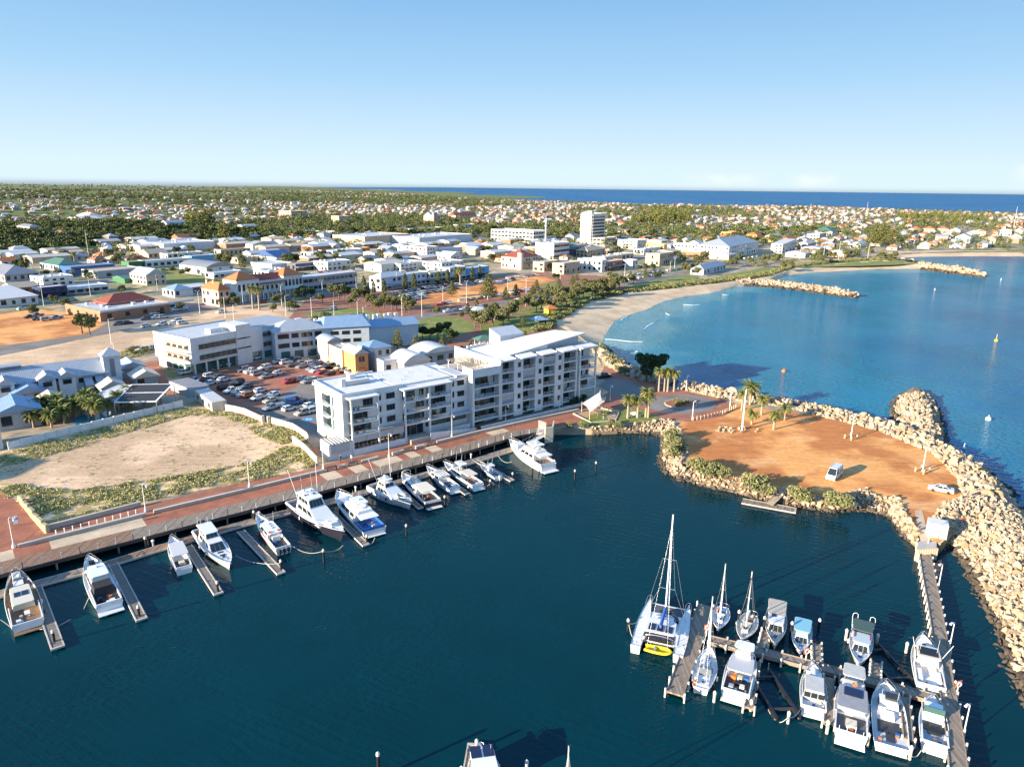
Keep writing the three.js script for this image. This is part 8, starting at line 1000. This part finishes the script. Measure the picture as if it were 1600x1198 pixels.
{ const pr = RNG(3), pts = [[-127.3,-176.6],[-126.9,-179.3],[-126.4,-182],[-123,-172.6],[-122.4,-174.7],[-121.4,-176.8],[-120.4,-179],[-123.4,-183.3],[-120.3,-182.3],[-121.3,-185.6],[-117.3,-181.3],[-116.9,-183.5],[-113,-179.8],[-113.5,-183.1],[-111.8,-183.7],[-111,-185.4],[-109.6,-188.4],[-108.6,-190.2],[-108,-192.1],[-105,-193.5],[-101.7,-196.1],[-120.6,-188],[-119.5,-190.4],[-118.5,-172.8],[-117.1,-175.9],[-110.1,-178.3]]; pts.forEach(([x, z], i) => palm(x, z, rr(2.4, 5, pr), `leafy resort palm behind the white wall, ${ORD[i]} counted from the left villa`, 2, rr(.8, 1.1, pr))); }
const HAND = [ // kind, scale, points, what stands near
['broad', 1.5, [[-180.1,-291.1],[-175.5,-288.7]], 'big spreading tree beside the civic building'], ['broad', 1.0, [[-223.3,-326],[-234.1,-358.6],[-223.8,-351.4],[-221.6,-400]], 'rounded tree on the bare block'], ['broad', 1.05, [[-163.3,-346.3],[-147,-367.2],[-141.8,-359.5],[-144.6,-353.3]], 'tree at the heritage hotel corner'],
['deep', 1.0, [[-120.4,-401],[-116,-394.1],[-113.8,-399.1],[-119.8,-389.1]], 'dark tree before the modern office'], ['broad', 1.5, [[-100.2,-395.4],[-95.2,-386.5],[-93.5,-391.2]], 'pale green tree left of the park lawn'], ['broad', .95, [[-118.9,-347.6],[-112,-351.9],[-107.3,-344.7],[-101.9,-377.1],[-122.6,-371.2],[-125.2,-371]], 'small round tree along the hotel road'],
['broad', 1.4, [[-84.3,-365.8],[-83,-378.5],[-80.5,-383.2],[-73.8,-366.6],[-67,-351.3],[-66.5,-363.1],[-61.9,-359.4],[-58.7,-355.7],[-54.6,-354.1],[-51.3,-348.7]], 'dense fig like tree shading the car park'], ['broad', .95, [[-88.2,-315.7],[-84.6,-317.5],[-71.4,-316.8],[-70,-320.1]], 'low spreading tree on the park lawn edge'],
['cypress', 1.5, [[-65,-426.4],[-60.8,-435.2],[-75.2,-412.3],[-81.1,-411.8],[-86.6,-411.4]], 'narrow cypress along the main street'], ['cypress', 1.6, [[-48.1,-457.1],[-42.6,-463.9],[-38.1,-470.9],[-27.7,-481.9],[-22.9,-489.4]], 'tall narrow cypress before the blue verandahs'],
['broad', 1.35, [[14.95,-369.1],[18.8,-365.3],[22.6,-361.7],[31.8,-396.6],[41.1,-411.8],[54.7,-445.3],[71.6,-458.8],[79.9,-472.1],[-0.41,-348.6],[3.48,-360.3],[8.15,-364.6],[11.91,-357],[49.2,-407.5],[56.8,-439.8]], 'leafy tree on the beach lawn'], ['pine', 1.3, [[-4.13,-393.7],[1.6,-403.7],[20.4,-415.2],[27.8,-431.7],[37.6,-452.7],[79.9,-485.4],[92.7,-500.7]], 'norfolk pine along the foreshore road'], ['pine', 2.5, [[-13.74,-393]], 'largest norfolk pine beside the dirt car park'], ['pine', 1.6, [[-35.1,-405.6]], 'slim norfolk pine in the dirt car park'], ['pine', 1.35, [[14.18,-433.3],[11.37,-414.4]], 'norfolk pine near the corner hotel'], ['pine', 1.15, [[-36.5,-262.1],[-15.34,-252.8],[-44.5,-268.2],[-18.1,-248.7]], 'norfolk pine behind the townhouses'], ['pine', 1.35, [[-26.2,-258.4]], 'tallest norfolk pine behind the townhouses'], ['pine', 1, [[4.97,-280.4],[4.61,-315.6],[42.9,-481.9],[-7.58,-268]], 'young norfolk pine near the beach lawn'],
['deep', 1.1, [[-37.3,-287.9],[-33.9,-285.6],[-31,-288.3],[-28.6,-291],[-25.1,-281.1]], 'dark tree in the grove on the park lawn'], ['deep', .9, [[-46.6,-300.7],[-54,-311.9]], 'dark rounded tree at the park lawn edge'], ['broad', 1.4, [[-16.99,-314.2],[-13.86,-308.5],[-12.18,-323.9],[-9.13,-320.9],[-7.08,-334.1],[-4.34,-315],[-1.87,-331.1]], 'sprawling tree on the mound in the park'], ['broad', .8, [[-37.6,-342.4],[-24.7,-332.9],[-19.04,-329.9]], 'small olive tree beside foreshore road'], ['cypress', 1.1, [[-22.2,-347.1],[-18.2,-354.8]], 'slim cypress by the foreshore road'],
['broad', 1.5, [[22.7,-395.9],[28.5,-401],[35.1,-416.4],[37.6,-401.8],[24.5,-382.5],[28.4,-374.2],[44.3,-433.1],[50.5,-436.4],[53.7,-423.1],[55.4,-413],[62.1,-434.6],[67.8,-452.4],[45.5,-407.2],[34.6,-387.7],[64,-464.3],[16.28,-386.2]], 'foreshore tree in the grove above the beach'], ['deep', 1.05, [[28.1,-541.1],[28.6,-480.5],[99,-487.2],[103.8,-558],[107.3,-549.6],[97.2,-548.5]], 'clipped dark tree by the foreshore shops'], ['broad', 1.2, [[130.5,-547.8],[132.4,-535.5],[140.1,-553.1],[134.3,-519.8],[176.6,-584.5],[185,-595.3],[214.4,-619.3],[224,-631.3],[222,-609.7],[238.9,-644.3],[207,-587.9]], 'foreshore tree beside the cafe lawn'],
['broad', 1.2, [[283.7,-673.8],[301.4,-701.9],[299.2,-682],[318.4,-690.9],[331.4,-705.8],[332.8,-692.8],[340.6,-668.6],[348.9,-675.8],[347.5,-663.5],[357.1,-670.7],[351.5,-708.4]], 'tree on the sandy point foreshore'], ['deep', 1.5, [[46.8,-230.3],[49.6,-233.9],[44.2,-225.3]], 'dark tree growing on the shore behind the four palms'], ['pine', 4.2, [[425.9,-837.8],[433.7,-829.8],[471,-915.5],[422.8,-846.7]], 'huge norfolk pine at the far foreshore'],
['bush', 1.2, [[40,-168.8],[40.8,-165.6],[41,-162.5],[39,-161.5],[39.3,-158.1]], 'silvery shore bush beside the basin stones'], ['bush', 1.05, [[42.1,-151],[43,-149.5],[43.8,-147.3],[45,-146.6],[46.5,-145.2]], 'green bush on top of the basin bank'], ['bush', 1.35, [[50.9,-139.2],[52.1,-137.9],[52.6,-136.6]], 'large green bush left of the landing gangway'], ['bush', 1.0, [[65.8,-132],[66.7,-131.5],[67.1,-130.3],[60.7,-133.7],[59.6,-134.9]], 'green bush right of the landing gangway'], ['bush', .7, [[28.3,-179.3],[27.1,-179.8],[15.37,-177.8],[19.15,-178.4]], 'low shrub along the lawn above the stones'],
['lime', .7, [[-44.8,-163.1],[-43.7,-160.4],[-42.6,-157.9],[-45.9,-164.8]], 'yellow green garden shrub beside the apartment end'], ['deep', .42, [[-9.9,-178.9],[-4.23,-183.4],[-3.04,-185.2]], 'dark garden hedge shrub before the apartments'], ['lime', .8, [[6.07,-191.3],[11.32,-195.1],[-8.94,-180]], 'lime green garden shrub before the apartments'], ['deep', .45, [[19.31,-198],[20.7,-199.3],[3.14,-188.3],[17.66,-196]], 'dark shrub before the seaward balconies'], ['bush', .6, [[48.8,-202.4],[50.2,-199.9],[51.6,-201.2],[48.8,-197.9]], 'flowering shrub on the roundabout island'],
['bush', 1.1, [[35,-261.6],[36.1,-251.5],[36.6,-243.9],[37.7,-238.5],[39.4,-235.1],[33.8,-270.3]], 'shaded shore bush beside the apartment rocks'], ['broad', .9, [[-239.3,-500.7],[-226.1,-483.4],[-223.8,-491],[-206.1,-485.5]], 'tree on the lawn before the vaulted hall'], ['broad', 1.3, [[-311.5,-673.1],[-298.5,-661.3],[-290.9,-649.2]], 'tree beside the large white warehouse'], ['bush', .8, [[-143.1,-259.5],[-141.8,-261.7],[-137.9,-258.7],[-139.8,-255.4]], 'bush on the green verge behind office'],
];
for (const [kind, s, pts, l] of HAND) pts.forEach(([x, z], i) => tree(kind, x, z, s * rr(.85, 1.15), pts.length === 1 ? l : `${l}, ${ORD[i]} of ${['', '', 'two', 'three', 'four', 'five', 'six', 'seven', 'eight', 'nine', 'ten', 'eleven', 'twelve', 'thirteen', 'fourteen', 'fifteen', 'sixteen'][pts.length]}`, 'trees and bushes near the shore'));
// weeds on the lot, dune scrub: uncountable, one object each
function scatter(name, label, geo, mat, list, tint) { const im = new THREE.InstancedMesh(geo, mat, list.length), D = new THREE.Object3D(), c = new THREE.Color(); list.forEach((q, i) => { D.position.set(q[0], q[3] ?? hillY(q[0], q[1]), q[1]); D.rotation.set(0, i * 2.4, 0); D.scale.set(q[2], q[2] * (q[4] || 1), q[2]); D.updateMatrix(); im.setMatrixAt(i, D.matrix); const k = tint ? tint(i) : 1; im.setColorAt(i, c.setRGB(k, k, k * (.9 + .1 * ((i * 7) % 5) / 5))); }); im.name = numbered(name); im.castShadow = im.receiveShadow = true; im.userData = { label, category: 'vegetation', kind: 'stuff' }; scene.add(im); return im; }
{
const r = RNG(77), tuft = leafCloud(50, [[0, .13, 0, .42, .16, .42]], 40, .13, [[.33, .32, .11], [.40, .37, .16], [.24, .26, .08], [.44, .38, .21]]), A = [], areas = [[[[-87.2,-120.2],[-95.9,-126.9],[-103.7,-132.7],[-111.3,-132.4],[-117.4,-140.5],[-103.9,-136.9],[-90,-133.7],[-80.6,-138.2],[-69.6,-143.8],[-58.1,-150.9],[-55.2,-160],[-53.4,-161.9],[-52.9,-163.7],[-43.8,-149.8],[-45.3,-146.7]], 3000, 1], [[[-120.8,-141.5],[-118,-156.2],[-101.8,-178.6],[-93,-191.5],[-80,-187.8],[-78.8,-182.8],[-88.7,-183.5],[-95.7,-171.6],[-104.8,-155.8],[-110.4,-148.4],[-117.9,-139.5]], 1500, .9], [[[-79.6,-187.9],[-66,-178.4],[-56.2,-172.6],[-51.8,-166.5],[-56,-162.7],[-63.3,-167.9],[-71.7,-177.6],[-79.3,-183.9]], 1100, 1], [[[-122.7,-142.1],[-118.6,-157],[-93.5,-192.7],[-80.1,-189],[-51.1,-166.5],[-43.8,-149.8],[-87.2,-120.2],[-106.6,-136.8]], 700, .55]];
for (const [pl, n, s] of areas) { const xs = pl.map(p => p[0]), zs = pl.map(p => p[1]), x0 = Math.min(...xs), x1 = Math.max(...xs), z0 = Math.min(...zs), z1 = Math.max(...zs); for (let k = 0, m = 0; k < n && m < n * 20; m++) { const x = rr(x0, x1, r), z = rr(z0, z1, r); if (!inside(pl, x, z) || vnoise(x / 3 + 200, z / 3 + 200, 0) < .15 + .6 * r()) continue; A.push([x, z, s * rr(.5, 1.5, r), .02]); k++; } }
scatter('weed_tufts', 'yellow green weed tufts over the vacant lot', tuft, LEAF, A, i => .7 + ((i * 37) % 60) / 100);
const S = [], sh = leafCloud(51, [[0, .5, 0, 1, .6, 1], [.6, .4, .3, .7, .45, .7]], 130, .24, SCRUB), dune = [[20.5,-335.9],[28.3,-350.7],[42.2,-392.8],[69.2,-429.8],[95.6,-448.9],[133.1,-480.4],[156.3,-499.7],[188.9,-529.2],[231.2,-590.7],[280.9,-632.6],[325.5,-660.8],[353.8,-664.3],[364,-683.9],[331.6,-679.8],[288.6,-650.4],[234.8,-606],[188.2,-541.3],[137.8,-497.9],[100.3,-467.6],[73.4,-444.1],[45.5,-407.2],[26.1,-365.9],[14.94,-335.6],[8.1,-304.1],[16.85,-311.9]];
const xs = dune.map(p => p[0]), zs = dune.map(p => p[1]), bb = [Math.min(...xs), Math.max(...xs), Math.min(...zs), Math.max(...zs)]; for (let m = 0; m < 60000 && S.length < 1500; m++) { const x = rr(bb[0], bb[1], r), z = rr(bb[2], bb[3], r); if (inside(dune, x, z)) S.push([x, z, rr(.7, 1.9, r), .05]); }
const hs = []; for (let m = 0; m < 90000 && hs.length < 3200; m++) { const x = rr(-760, -200, r), z = rr(-980, -560, r), h = hillY(x, z); if (h > 2.2 && inView(x, z, h, 1.1)) hs.push([x, z, rr(1.5, 3.6, r), h]); }
scatter('dune_scrub', 'olive scrub growing along the dunes above the beach', sh, LEAF, S, i => .75 + ((i * 31) % 50) / 90);
scatter('hill_scrub', 'dark scrub blanketing the hill behind the town', leafCloud(52, [[0, .6, 0, 1.1, .8, 1.1]], 120, .3, DEEP.concat(OLIVE)), LEAF, hs, i => .8 + ((i * 31) % 50) / 90);
const gr = []; const verge = [[-146.3,-248],[-145.8,-267.1],[-137,-264.2],[-133.2,-259],[-138.4,-248.4]]; for (let m = 0; m < 9000 && gr.length < 260; m++) { const x = rr(-190, -120, r), z = rr(-300, -230, r); if (inside(verge, x, z)) gr.push([x, z, rr(.8, 1.6, r), .02]); } if (gr.length) scatter('verge_weeds', 'green weeds on the verge behind the office', tuft, LEAF, gr);
}
// ---------- suburbs: houses on street grids, with gardens and trees ----------
{
const r = RNG(4242), H = [], T = [], roofs = [['terracotta', .2], ['cream', .17], ['white', .2], ['zinc', .18], ['grey', .1], ['brown', .08], ['tan', .07]], rp = () => { let q = r(), s = 0; for (const [n, p] of roofs) { s += p; if (q < s) return n; } return 'cream'; };
const TR = { terracotta: [.36, .13, .06], cream: [.42, .37, .30], white: [.48, .47, .45], zinc: [.30, .33, .36], grey: [.22, .23, .25], brown: [.27, .14, .09], tan: [.48, .37, .26] }, TW = { white: [.46, .44, .41], cream: [.42, .36, .28], tan: [.36, .27, .19], salmon: [.5, .36, .28], brick: [.35, .19, .12] };
const coastZ = x => { for (let i = 1; i < farCoast.length; i++) { const a = farCoast[i - 1], b = farCoast[i]; if (x <= a[0] && x >= b[0]) return lerp(a[1], b[1], (x - a[0]) / (b[0] - a[0])); } return x < farCoast[farCoast.length - 1][0] ? -12500 : -2300; };
const wood = (x, z) => vnoise(x / 260 + 40, z / 260 + 70, 0) * .7 + .3 * vnoise(x / 80 + 10, z / 80 + 5, 0);
const hit = (x, z, m) => townBoxes.some(b => (b[0] - x) ** 2 + (b[1] - z) ** 2 < (b[2] + m) ** 2);
const grove = (x, z) => { const q = Math.hypot(x, z), px = Math.atan2(x, -z); return q > 690 && q < 1500 && px < .1 && px > -.36 && wood(x, z) > .42; };
const start = x => x < -250 ? -440 : x < -40 ? -520 : x < 110 ? -600 : -560, taken = (x, z) => SHEETS.some(p => inside(p, x, z));
for (const [d0, d1, sx, sz, th] of [[480, 1400, 17, 27, .96], [1400, 2700, 26, 38, .7], [2700, 5600, 46, 62, .4]]) {
const c = Math.cos(th), s = Math.sin(th), N = Math.ceil(d1 / sx) + 4, K = Math.ceil(d1 / sz) + 4;
for (let i = -N; i <= N; i++) for (let k = -K; k <= K; k++) {
if (i % 9 === 0) continue;                       // cross streets
const a = i * sx + rr(-2, 2, r), b = k * sz + rr(-3, 3, r), x = a * c + b * s, z = -a * s + b * c, d = Math.hypot(x, z);
if (d < d0 || d > d1 || z > -400 || z > start(x) || !inView(x, z, 0, 1.03) || z < coastZ(x) + 60 || !inside(landOutline, x, z) || hit(x, z, 8) || d < 900 && taken(x, z)) continue;
if (x > 150 && (!inside(landOutline, x + 40, z + 20) || !inside(landOutline, x - 15, z + 45))) continue; const h = hillY(x, z); if (d < 1000 && h > 2.5) continue; if (x < -2500 && r() < .4) continue;
if (d > 3600 && r() < .35) continue;
const W = wood(x, z);
if (grove(x, z) || (W > .6 && r() < .75)) { for (let q = 0; q < 2; q++) T.push([x + rr(-9, 9, r), z + rr(-12, 12, r), rr(1.1, 2, r), h]); continue; }
const shop = d < 820 && x > -420 && r() < .6; if (shop && i % 2) continue;
if (r() < (d > 1400 ? .68 : .92)) H.push([x, z, th + (r() < .5 || shop ? 0 : 1.5708) + rr(-.05, .05, r), shop ? rr(16, 28, r) : rr(9, 15, r), shop ? rr(13, 20, r) : rr(8, 12, r), shop ? rr(4, 6, r) : rr(2.8, 3.4, r) + (r() < .12 ? 2.8 : 0), shop ? pick(['white', 'zinc', 'white', 'cream', 'tan'], r) : rp(), pick(Object.keys(TW), r), shop ? 'gable' : r() < .72 ? 'hip' : 'gable', h, d, shop ? .1 : .26]);
if (r() < .72) T.push([x + rr(7, 11, r) * (r() < .5 ? 1 : -1), z + rr(-12, 12, r), rr(.6, 1.5, r), h]);
if (r() < (d > 1400 ? .35 : .55)) T.push([x + rr(-10, 10, r), z + 12 + rr(0, 4, r), rr(.4, 1, r), h]);
}
}
// streets left between the blocks
const sv = []; for (const [d1, sx, sz, th, d0] of [[1400, 17, 27, .96, 480], [2700, 26, 38, .7, 1400]]) { const c = Math.cos(th), s = Math.sin(th), q = (a, b) => { const x = a * c + b * s, z = -a * s + b * c; return [x, hillY(x, z) + .12, z]; }; for (let i = -Math.ceil(d1 / sx / 9); i < d1 / sx / 9; i++) for (let b = -d1; b < d1; b += 40) { const a = i * 9 * sx, [x, , z] = q(a, b + 20), d = Math.hypot(x, z); if (d < d0 + 40 || d > d1 || z > start(x) - 30 || z < coastZ(x) + 80 || !inView(x, z, 0, 1.05) || !inside(landOutline, x, z) || hit(x, z, 0) || taken(x, z) || hillY(x, z) > 2) continue; const p = [q(a - 5, b), q(a + 5, b), q(a + 5, b + 40), q(a - 5, b + 40)]; sv.push(...p[0], ...p[2], ...p[1], ...p[0], ...p[3], ...p[2]); } }
if (sv.length) struct('suburb_streets', tris(sv), mAsph);
// the nearest houses in view are things of their own, the rest one mass
H.sort((a, b) => a[10] - b[10]);
const cache = new Map(), cell = {};
const own = H.slice(0, 270);
const where = (x, z) => { const a = Math.atan2(x, -z), d = Math.hypot(x, z); return (a < -.5 ? 'beyond the scrub hill on the left' : a < -.36 ? 'above the large white warehouse' : a < -.22 ? 'behind the market shed and tents' : a < -.1 ? 'near the tan flats in the grove' : a < .02 ? 'around the sandstone cathedral' : a < .12 ? 'behind the white clinic block' : a < .2 ? 'behind the office tower' : a < .3 ? 'behind the holiday flats' : a < .4 ? 'inland of the yellow inn' : a < .5 ? 'behind the huge foreshore pines' : 'beyond the far beach') + (d < 800 ? ', front rows' : d < 900 ? ', middle rows' : ', back rows'); };
own.sort((a, b) => Math.atan2(a[0], -a[1]) - Math.atan2(b[0], -b[1]));
for (const [x, z, th, w, d, h, rc, wc, kind, y, , rise] of own) {
const W5 = Math.round(w / 2) * 2, D5 = Math.round(d / 2) * 2, key = `${rc === 'zinc' ? 'slate' : rc} ${kind === 'hip' ? 'hipped' : 'gabled'} roofed ${wc} house ${where(x, z)}`; cell[key] = (cell[key] || 0) + 1;
const t = thing('suburban_house', (cell[key] > 1 ? `${ORD[cell[key] - 1]} ` : '') + key, 'house', [x, y - .2, z], th, 'suburban houses behind the town centre'), ck = [W5, D5, kind, rise].join();
if (!cache.has(ck)) { const a = mg(box(W5, 1, D5, W5 / 2, 0, -D5 / 2)), b = mg(roofSolid(kind, W5, D5, 0, Math.min(W5, D5) * rise, .6)); a.userData.ready = b.userData.ready = true; cache.set(ck, [a, b]); }
const [ga, gb] = cache.get(ck), m = part(t, 'wall', ga, WC[wc]); m.scale.y = h; put(t, 'roof', gb, RC[rc], 0, h, 0); pane(t, 'window', 2.2, 1.3, .1, GLASS, W5 * .28, 1, .03); pane(t, 'window', 1.6, 1.3, .1, GLASS, W5 * .72, 1, .03); pane(t, 'window', .1, 1.3, 1.8, GLASS, -.03, 1, -D5 * .5);
}
const gs = new Map();
for (const [x, z, th, w, d, h, rc, wc, kind, y, , rise] of H.slice(270)) {
const rg = roofSolid(kind, w, d, h, Math.min(w, d) * rise, .6), wg = box(w, h, d, w / 2, 0, -d / 2).toNonIndexed();
for (const [g, col] of [[rg, TR[rc]], [wg, TW[wc]]]) { g.deleteAttribute('uv'); if (!g.attributes.normal) g.computeVertexNormals(); g.rotateY(th).translate(x, y - .3, z); const c = new Float32Array(g.attributes.position.count * 3); for (let i = 0; i < c.length; i += 3) c.set(col, i); g.setAttribute('color', new THREE.BufferAttribute(c, 3)); gs.set(g, 1); }
}
const far = new THREE.Mesh(mergeGeometries([...gs.keys()]), new THREE.MeshPhysicalMaterial({ vertexColors: true, roughness: .8 })); far.name = 'distant_suburb'; far.castShadow = far.receiveShadow = true; far.userData = { label: 'far suburb of mixed roofs running back to the horizon', category: 'houses', kind: 'stuff' }; scene.add(far);
// woodland and street trees
for (let i = 0; i < 2600; i++) { const a = rr(-.66, .0, r), d = 2400 + 6500 * r() * r(), x = Math.sin(a) * d, z = -Math.cos(a) * d; if (z > coastZ(x) + 100) T.push([x, z, rr(1, 2.4, r), hillY(x, z)]); }
for (let i = 0; i < 6500; i++) { const a = rr(-.68, .66, r), d = 480 + 3000 * Math.pow(r(), 1.2), x = Math.sin(a) * d, z = -Math.cos(a) * d; if (z < start(x) && z > coastZ(x) + 40 && inside(landOutline, x, z) && !hit(x, z, 2) && !(d < 800 && taken(x, z)) && inView(x, z, 0, 1.04) && (grove(x, z) || r() < .55)) T.push([x, z, rr(.5, 1.5, r) * (grove(x, z) ? 1.4 : 1), hillY(x, z)]); }
for (const [pl, n, s] of [[[[-460,-1001.1],[-487.3,-1097.8],[-460.8,-1104.1],[-403.8,-982.5],[-404,-926.3],[-433.3,-947.6]], 34, 4.6], [[[205.6,-1262.1],[255.4,-1475.7],[323.8,-1555.9],[379.5,-1571.9],[328.2,-1337],[241.8,-1208.6]], 60, 4.6], [[[946.5,-1807.9],[1118.2,-1942],[1169.9,-1835.1],[1089.9,-1639.8],[870.3,-1419.8],[755.8,-1392.6]], 80, 3.6], [[[-341.7,-842],[-336.8,-842.9],[-311.9,-786.5],[-317.1,-785.6]], 3, 4]]) { for (let k = 0, m = 0; k < n && m < 4000; m++) { const xs = pl.map(p => p[0]), zs = pl.map(p => p[1]), x = rr(Math.min(...xs), Math.max(...xs), r), z = rr(Math.min(...zs), Math.max(...zs), r); if (inside(pl, x, z)) { T.push([x, z, s * rr(.75, 1.15, r), hillY(x, z), 'pine']); k++; } } }
const near = T.filter(q => !q[4]).sort((a, b) => Math.hypot(a[0], a[1]) / a[2] - Math.hypot(b[0], b[1]) / b[2]), nearSet = new Set(near.slice(0, 95)), zc = {};
for (const q of nearSet) { const w = where(q[0], q[1]), kd = r() < .75 ? 'broad' : 'deep', key = `${q[2] > 1.4 ? 'tall' : 'low'} ${kd === 'deep' ? 'dark green' : 'olive'} town tree ${w}`; zc[key] = (zc[key] || 0) + 1; tree(kd, q[0], q[1], q[2], (zc[key] > 1 ? ORD[zc[key] - 1] + ' ' : '') + key, 'trees among the town houses'); }
const farCrown = leafCloud(60, [[0, 3.4, 0, 2.6, 2, 2.6], [1.2, 2.6, .8, 1.6, 1.4, 1.6], [-1.1, 2.8, -.9, 1.7, 1.5, 1.7], [0, 1.4, 0, .5, 1.2, .5]], 150, .62, OLIVE.concat(DEEP));
scatter('town_trees', 'distant tree canopy between the far houses', farCrown, LEAF, T.filter(q => !nearSet.has(q) && !q[4]).map(q => [q[0], q[1], q[2], q[3]]), i => .75 + ((i * 53) % 60) / 80);
const pc = {}; T.filter(q => q[4]).forEach(q => { const w = where(q[0], q[1]).split(',')[0]; pc[w] = (pc[w] || 0) + 1; });
scatter('pine_grove', 'groves of tall norfolk pines standing above the far roofs', (() => { const b = []; for (let k = 0; k < 7; k++) b.push([0, 1 + k * .75, 0, (1 - k / 7.6) * 1.6, .3, (1 - k / 7.6) * 1.6]); return leafCloud(61, b, 260, .36, PINE); })(), LEAF, T.filter(q => q[4]).map(q => [q[0], q[1], q[2], q[3]]));
console.log('houses', H.length, 'trees', T.length);
}
// ---------- people ----------
{
const bones = [[0, .95, 0, .15, 0, 1.38, 0, .17], [0, 1.38, 0, .07, 0, 1.55, .01, .06], [0, 1.6, .02, .1, 0, 1.7, .01, .1], [.02, 1.6, .11, .02, .02, 1.62, .12, .02]];
for (const s of [-1, 1]) bones.push([s * .09, .93, 0, .1, s * .11, .5, .03 * s, .07], [s * .11, .5, .03 * s, .065, s * .12, .09, -.02 + .06 * s, .045], [s * .12, .06, -.02 + .06 * s, .045, s * .13, .04, .16 + .06 * s, .035], [s * .19, 1.4, 0, .065, s * .26, 1.12, -.03, .05], [s * .26, 1.12, -.03, .045, s * .27, .88, .08, .035], [s * .27, .86, .09, .035, s * .26, .76, .12, .025], [s * .26, .84, .11, .014, s * .22, .8, .14, .012]);
const mc = new MarchingCubes(64, new THREE.MeshStandardMaterial(), false, false, 60000), n = mc.size;
for (let k = 0; k < n; k++) for (let j = 0; j < n; j++) for (let i = 0; i < n; i++) {
const x = (i - n / 2) / (n / 2) * .95, y = (j - n / 2) / (n / 2) * .95 + .9, z = (k - n / 2) / (n / 2) * .95; let d = 1;
for (const [ax, ay, az, ra, bx, by, bz, rb] of bones) { const dx = bx - ax, dy = by - ay, dz = bz - az, t = sat(((x - ax) * dx + (y - ay) * dy + (z - az) * dz) / (dx * dx + dy * dy + dz * dz)), e = Math.hypot(x - ax - dx * t, y - ay - dy * t, z - az - dz * t) - lerp(ra, rb, t), h = sat(.5 + .5 * (d - e) / .05); d = lerp(d, e, h) - .05 * h * (1 - h); }
mc.field[i + j * n + k * n * n] = -d;
}
mc.isolation = 0; mc.update();
const pos = mc.positionArray.slice(0, mc.count * 3), nor = mc.normalArray.slice(0, mc.count * 3);
for (let i = 0; i < pos.length; i += 3) { pos[i] *= .95; pos[i + 1] = pos[i + 1] * .95 + .9; pos[i + 2] *= .95; }
const person = (x, y, z, turn, label, top, legs) => {
const g = new THREE.BufferGeometry(), c = new Float32Array(pos.length); g.setAttribute('position', new THREE.BufferAttribute(pos, 3)); g.setAttribute('normal', new THREE.BufferAttribute(nor, 3));
for (let i = 0; i < pos.length; i += 3) { const h = pos[i + 1], ax = Math.abs(pos[i]); c.set(h < .09 ? [.05, .05, .05] : h < .92 && ax < .2 ? legs : h > 1.47 || (ax > .2 && h < 1.15) ? [.42, .26, .18] : top, i); }
g.setAttribute('color', new THREE.BufferAttribute(c, 3)); metreUV(g); g.userData.ready = true;
const t = thing('person', label, 'person', [x, y, z], turn, 'people near the promenade'); part(t, 'body', g, new THREE.MeshPhysicalMaterial({ vertexColors: true, roughness: .85 })); part(t, 'hair', new THREE.SphereGeometry(.115, 10, 7, 0, 6.3, 0, 1.7).scale(1, 1.05, 1.05).translate(0, 1.71, -.015), P(.06, .04, .025, .8));
};
const at = (p, y, turn, l, a, b) => person(p[0], y, p[1], turn, l, a, b);
at([25.2,-184.9], .06, 1.2, 'person in dark top and pale trousers standing on the playground', [.03, .03, .05], [.5, .45, .38]);
at([-39,-151.5], .04, .4, 'person in dark clothes walking past the cafe corner', [.02, .02, .03], [.03, .03, .04]);
at([-36.6,-152], .04, -.6, 'person in white top beside a promenade bench', [.65, .64, .62], [.12, .14, .2]);
}
renderer.render(scene, camera);
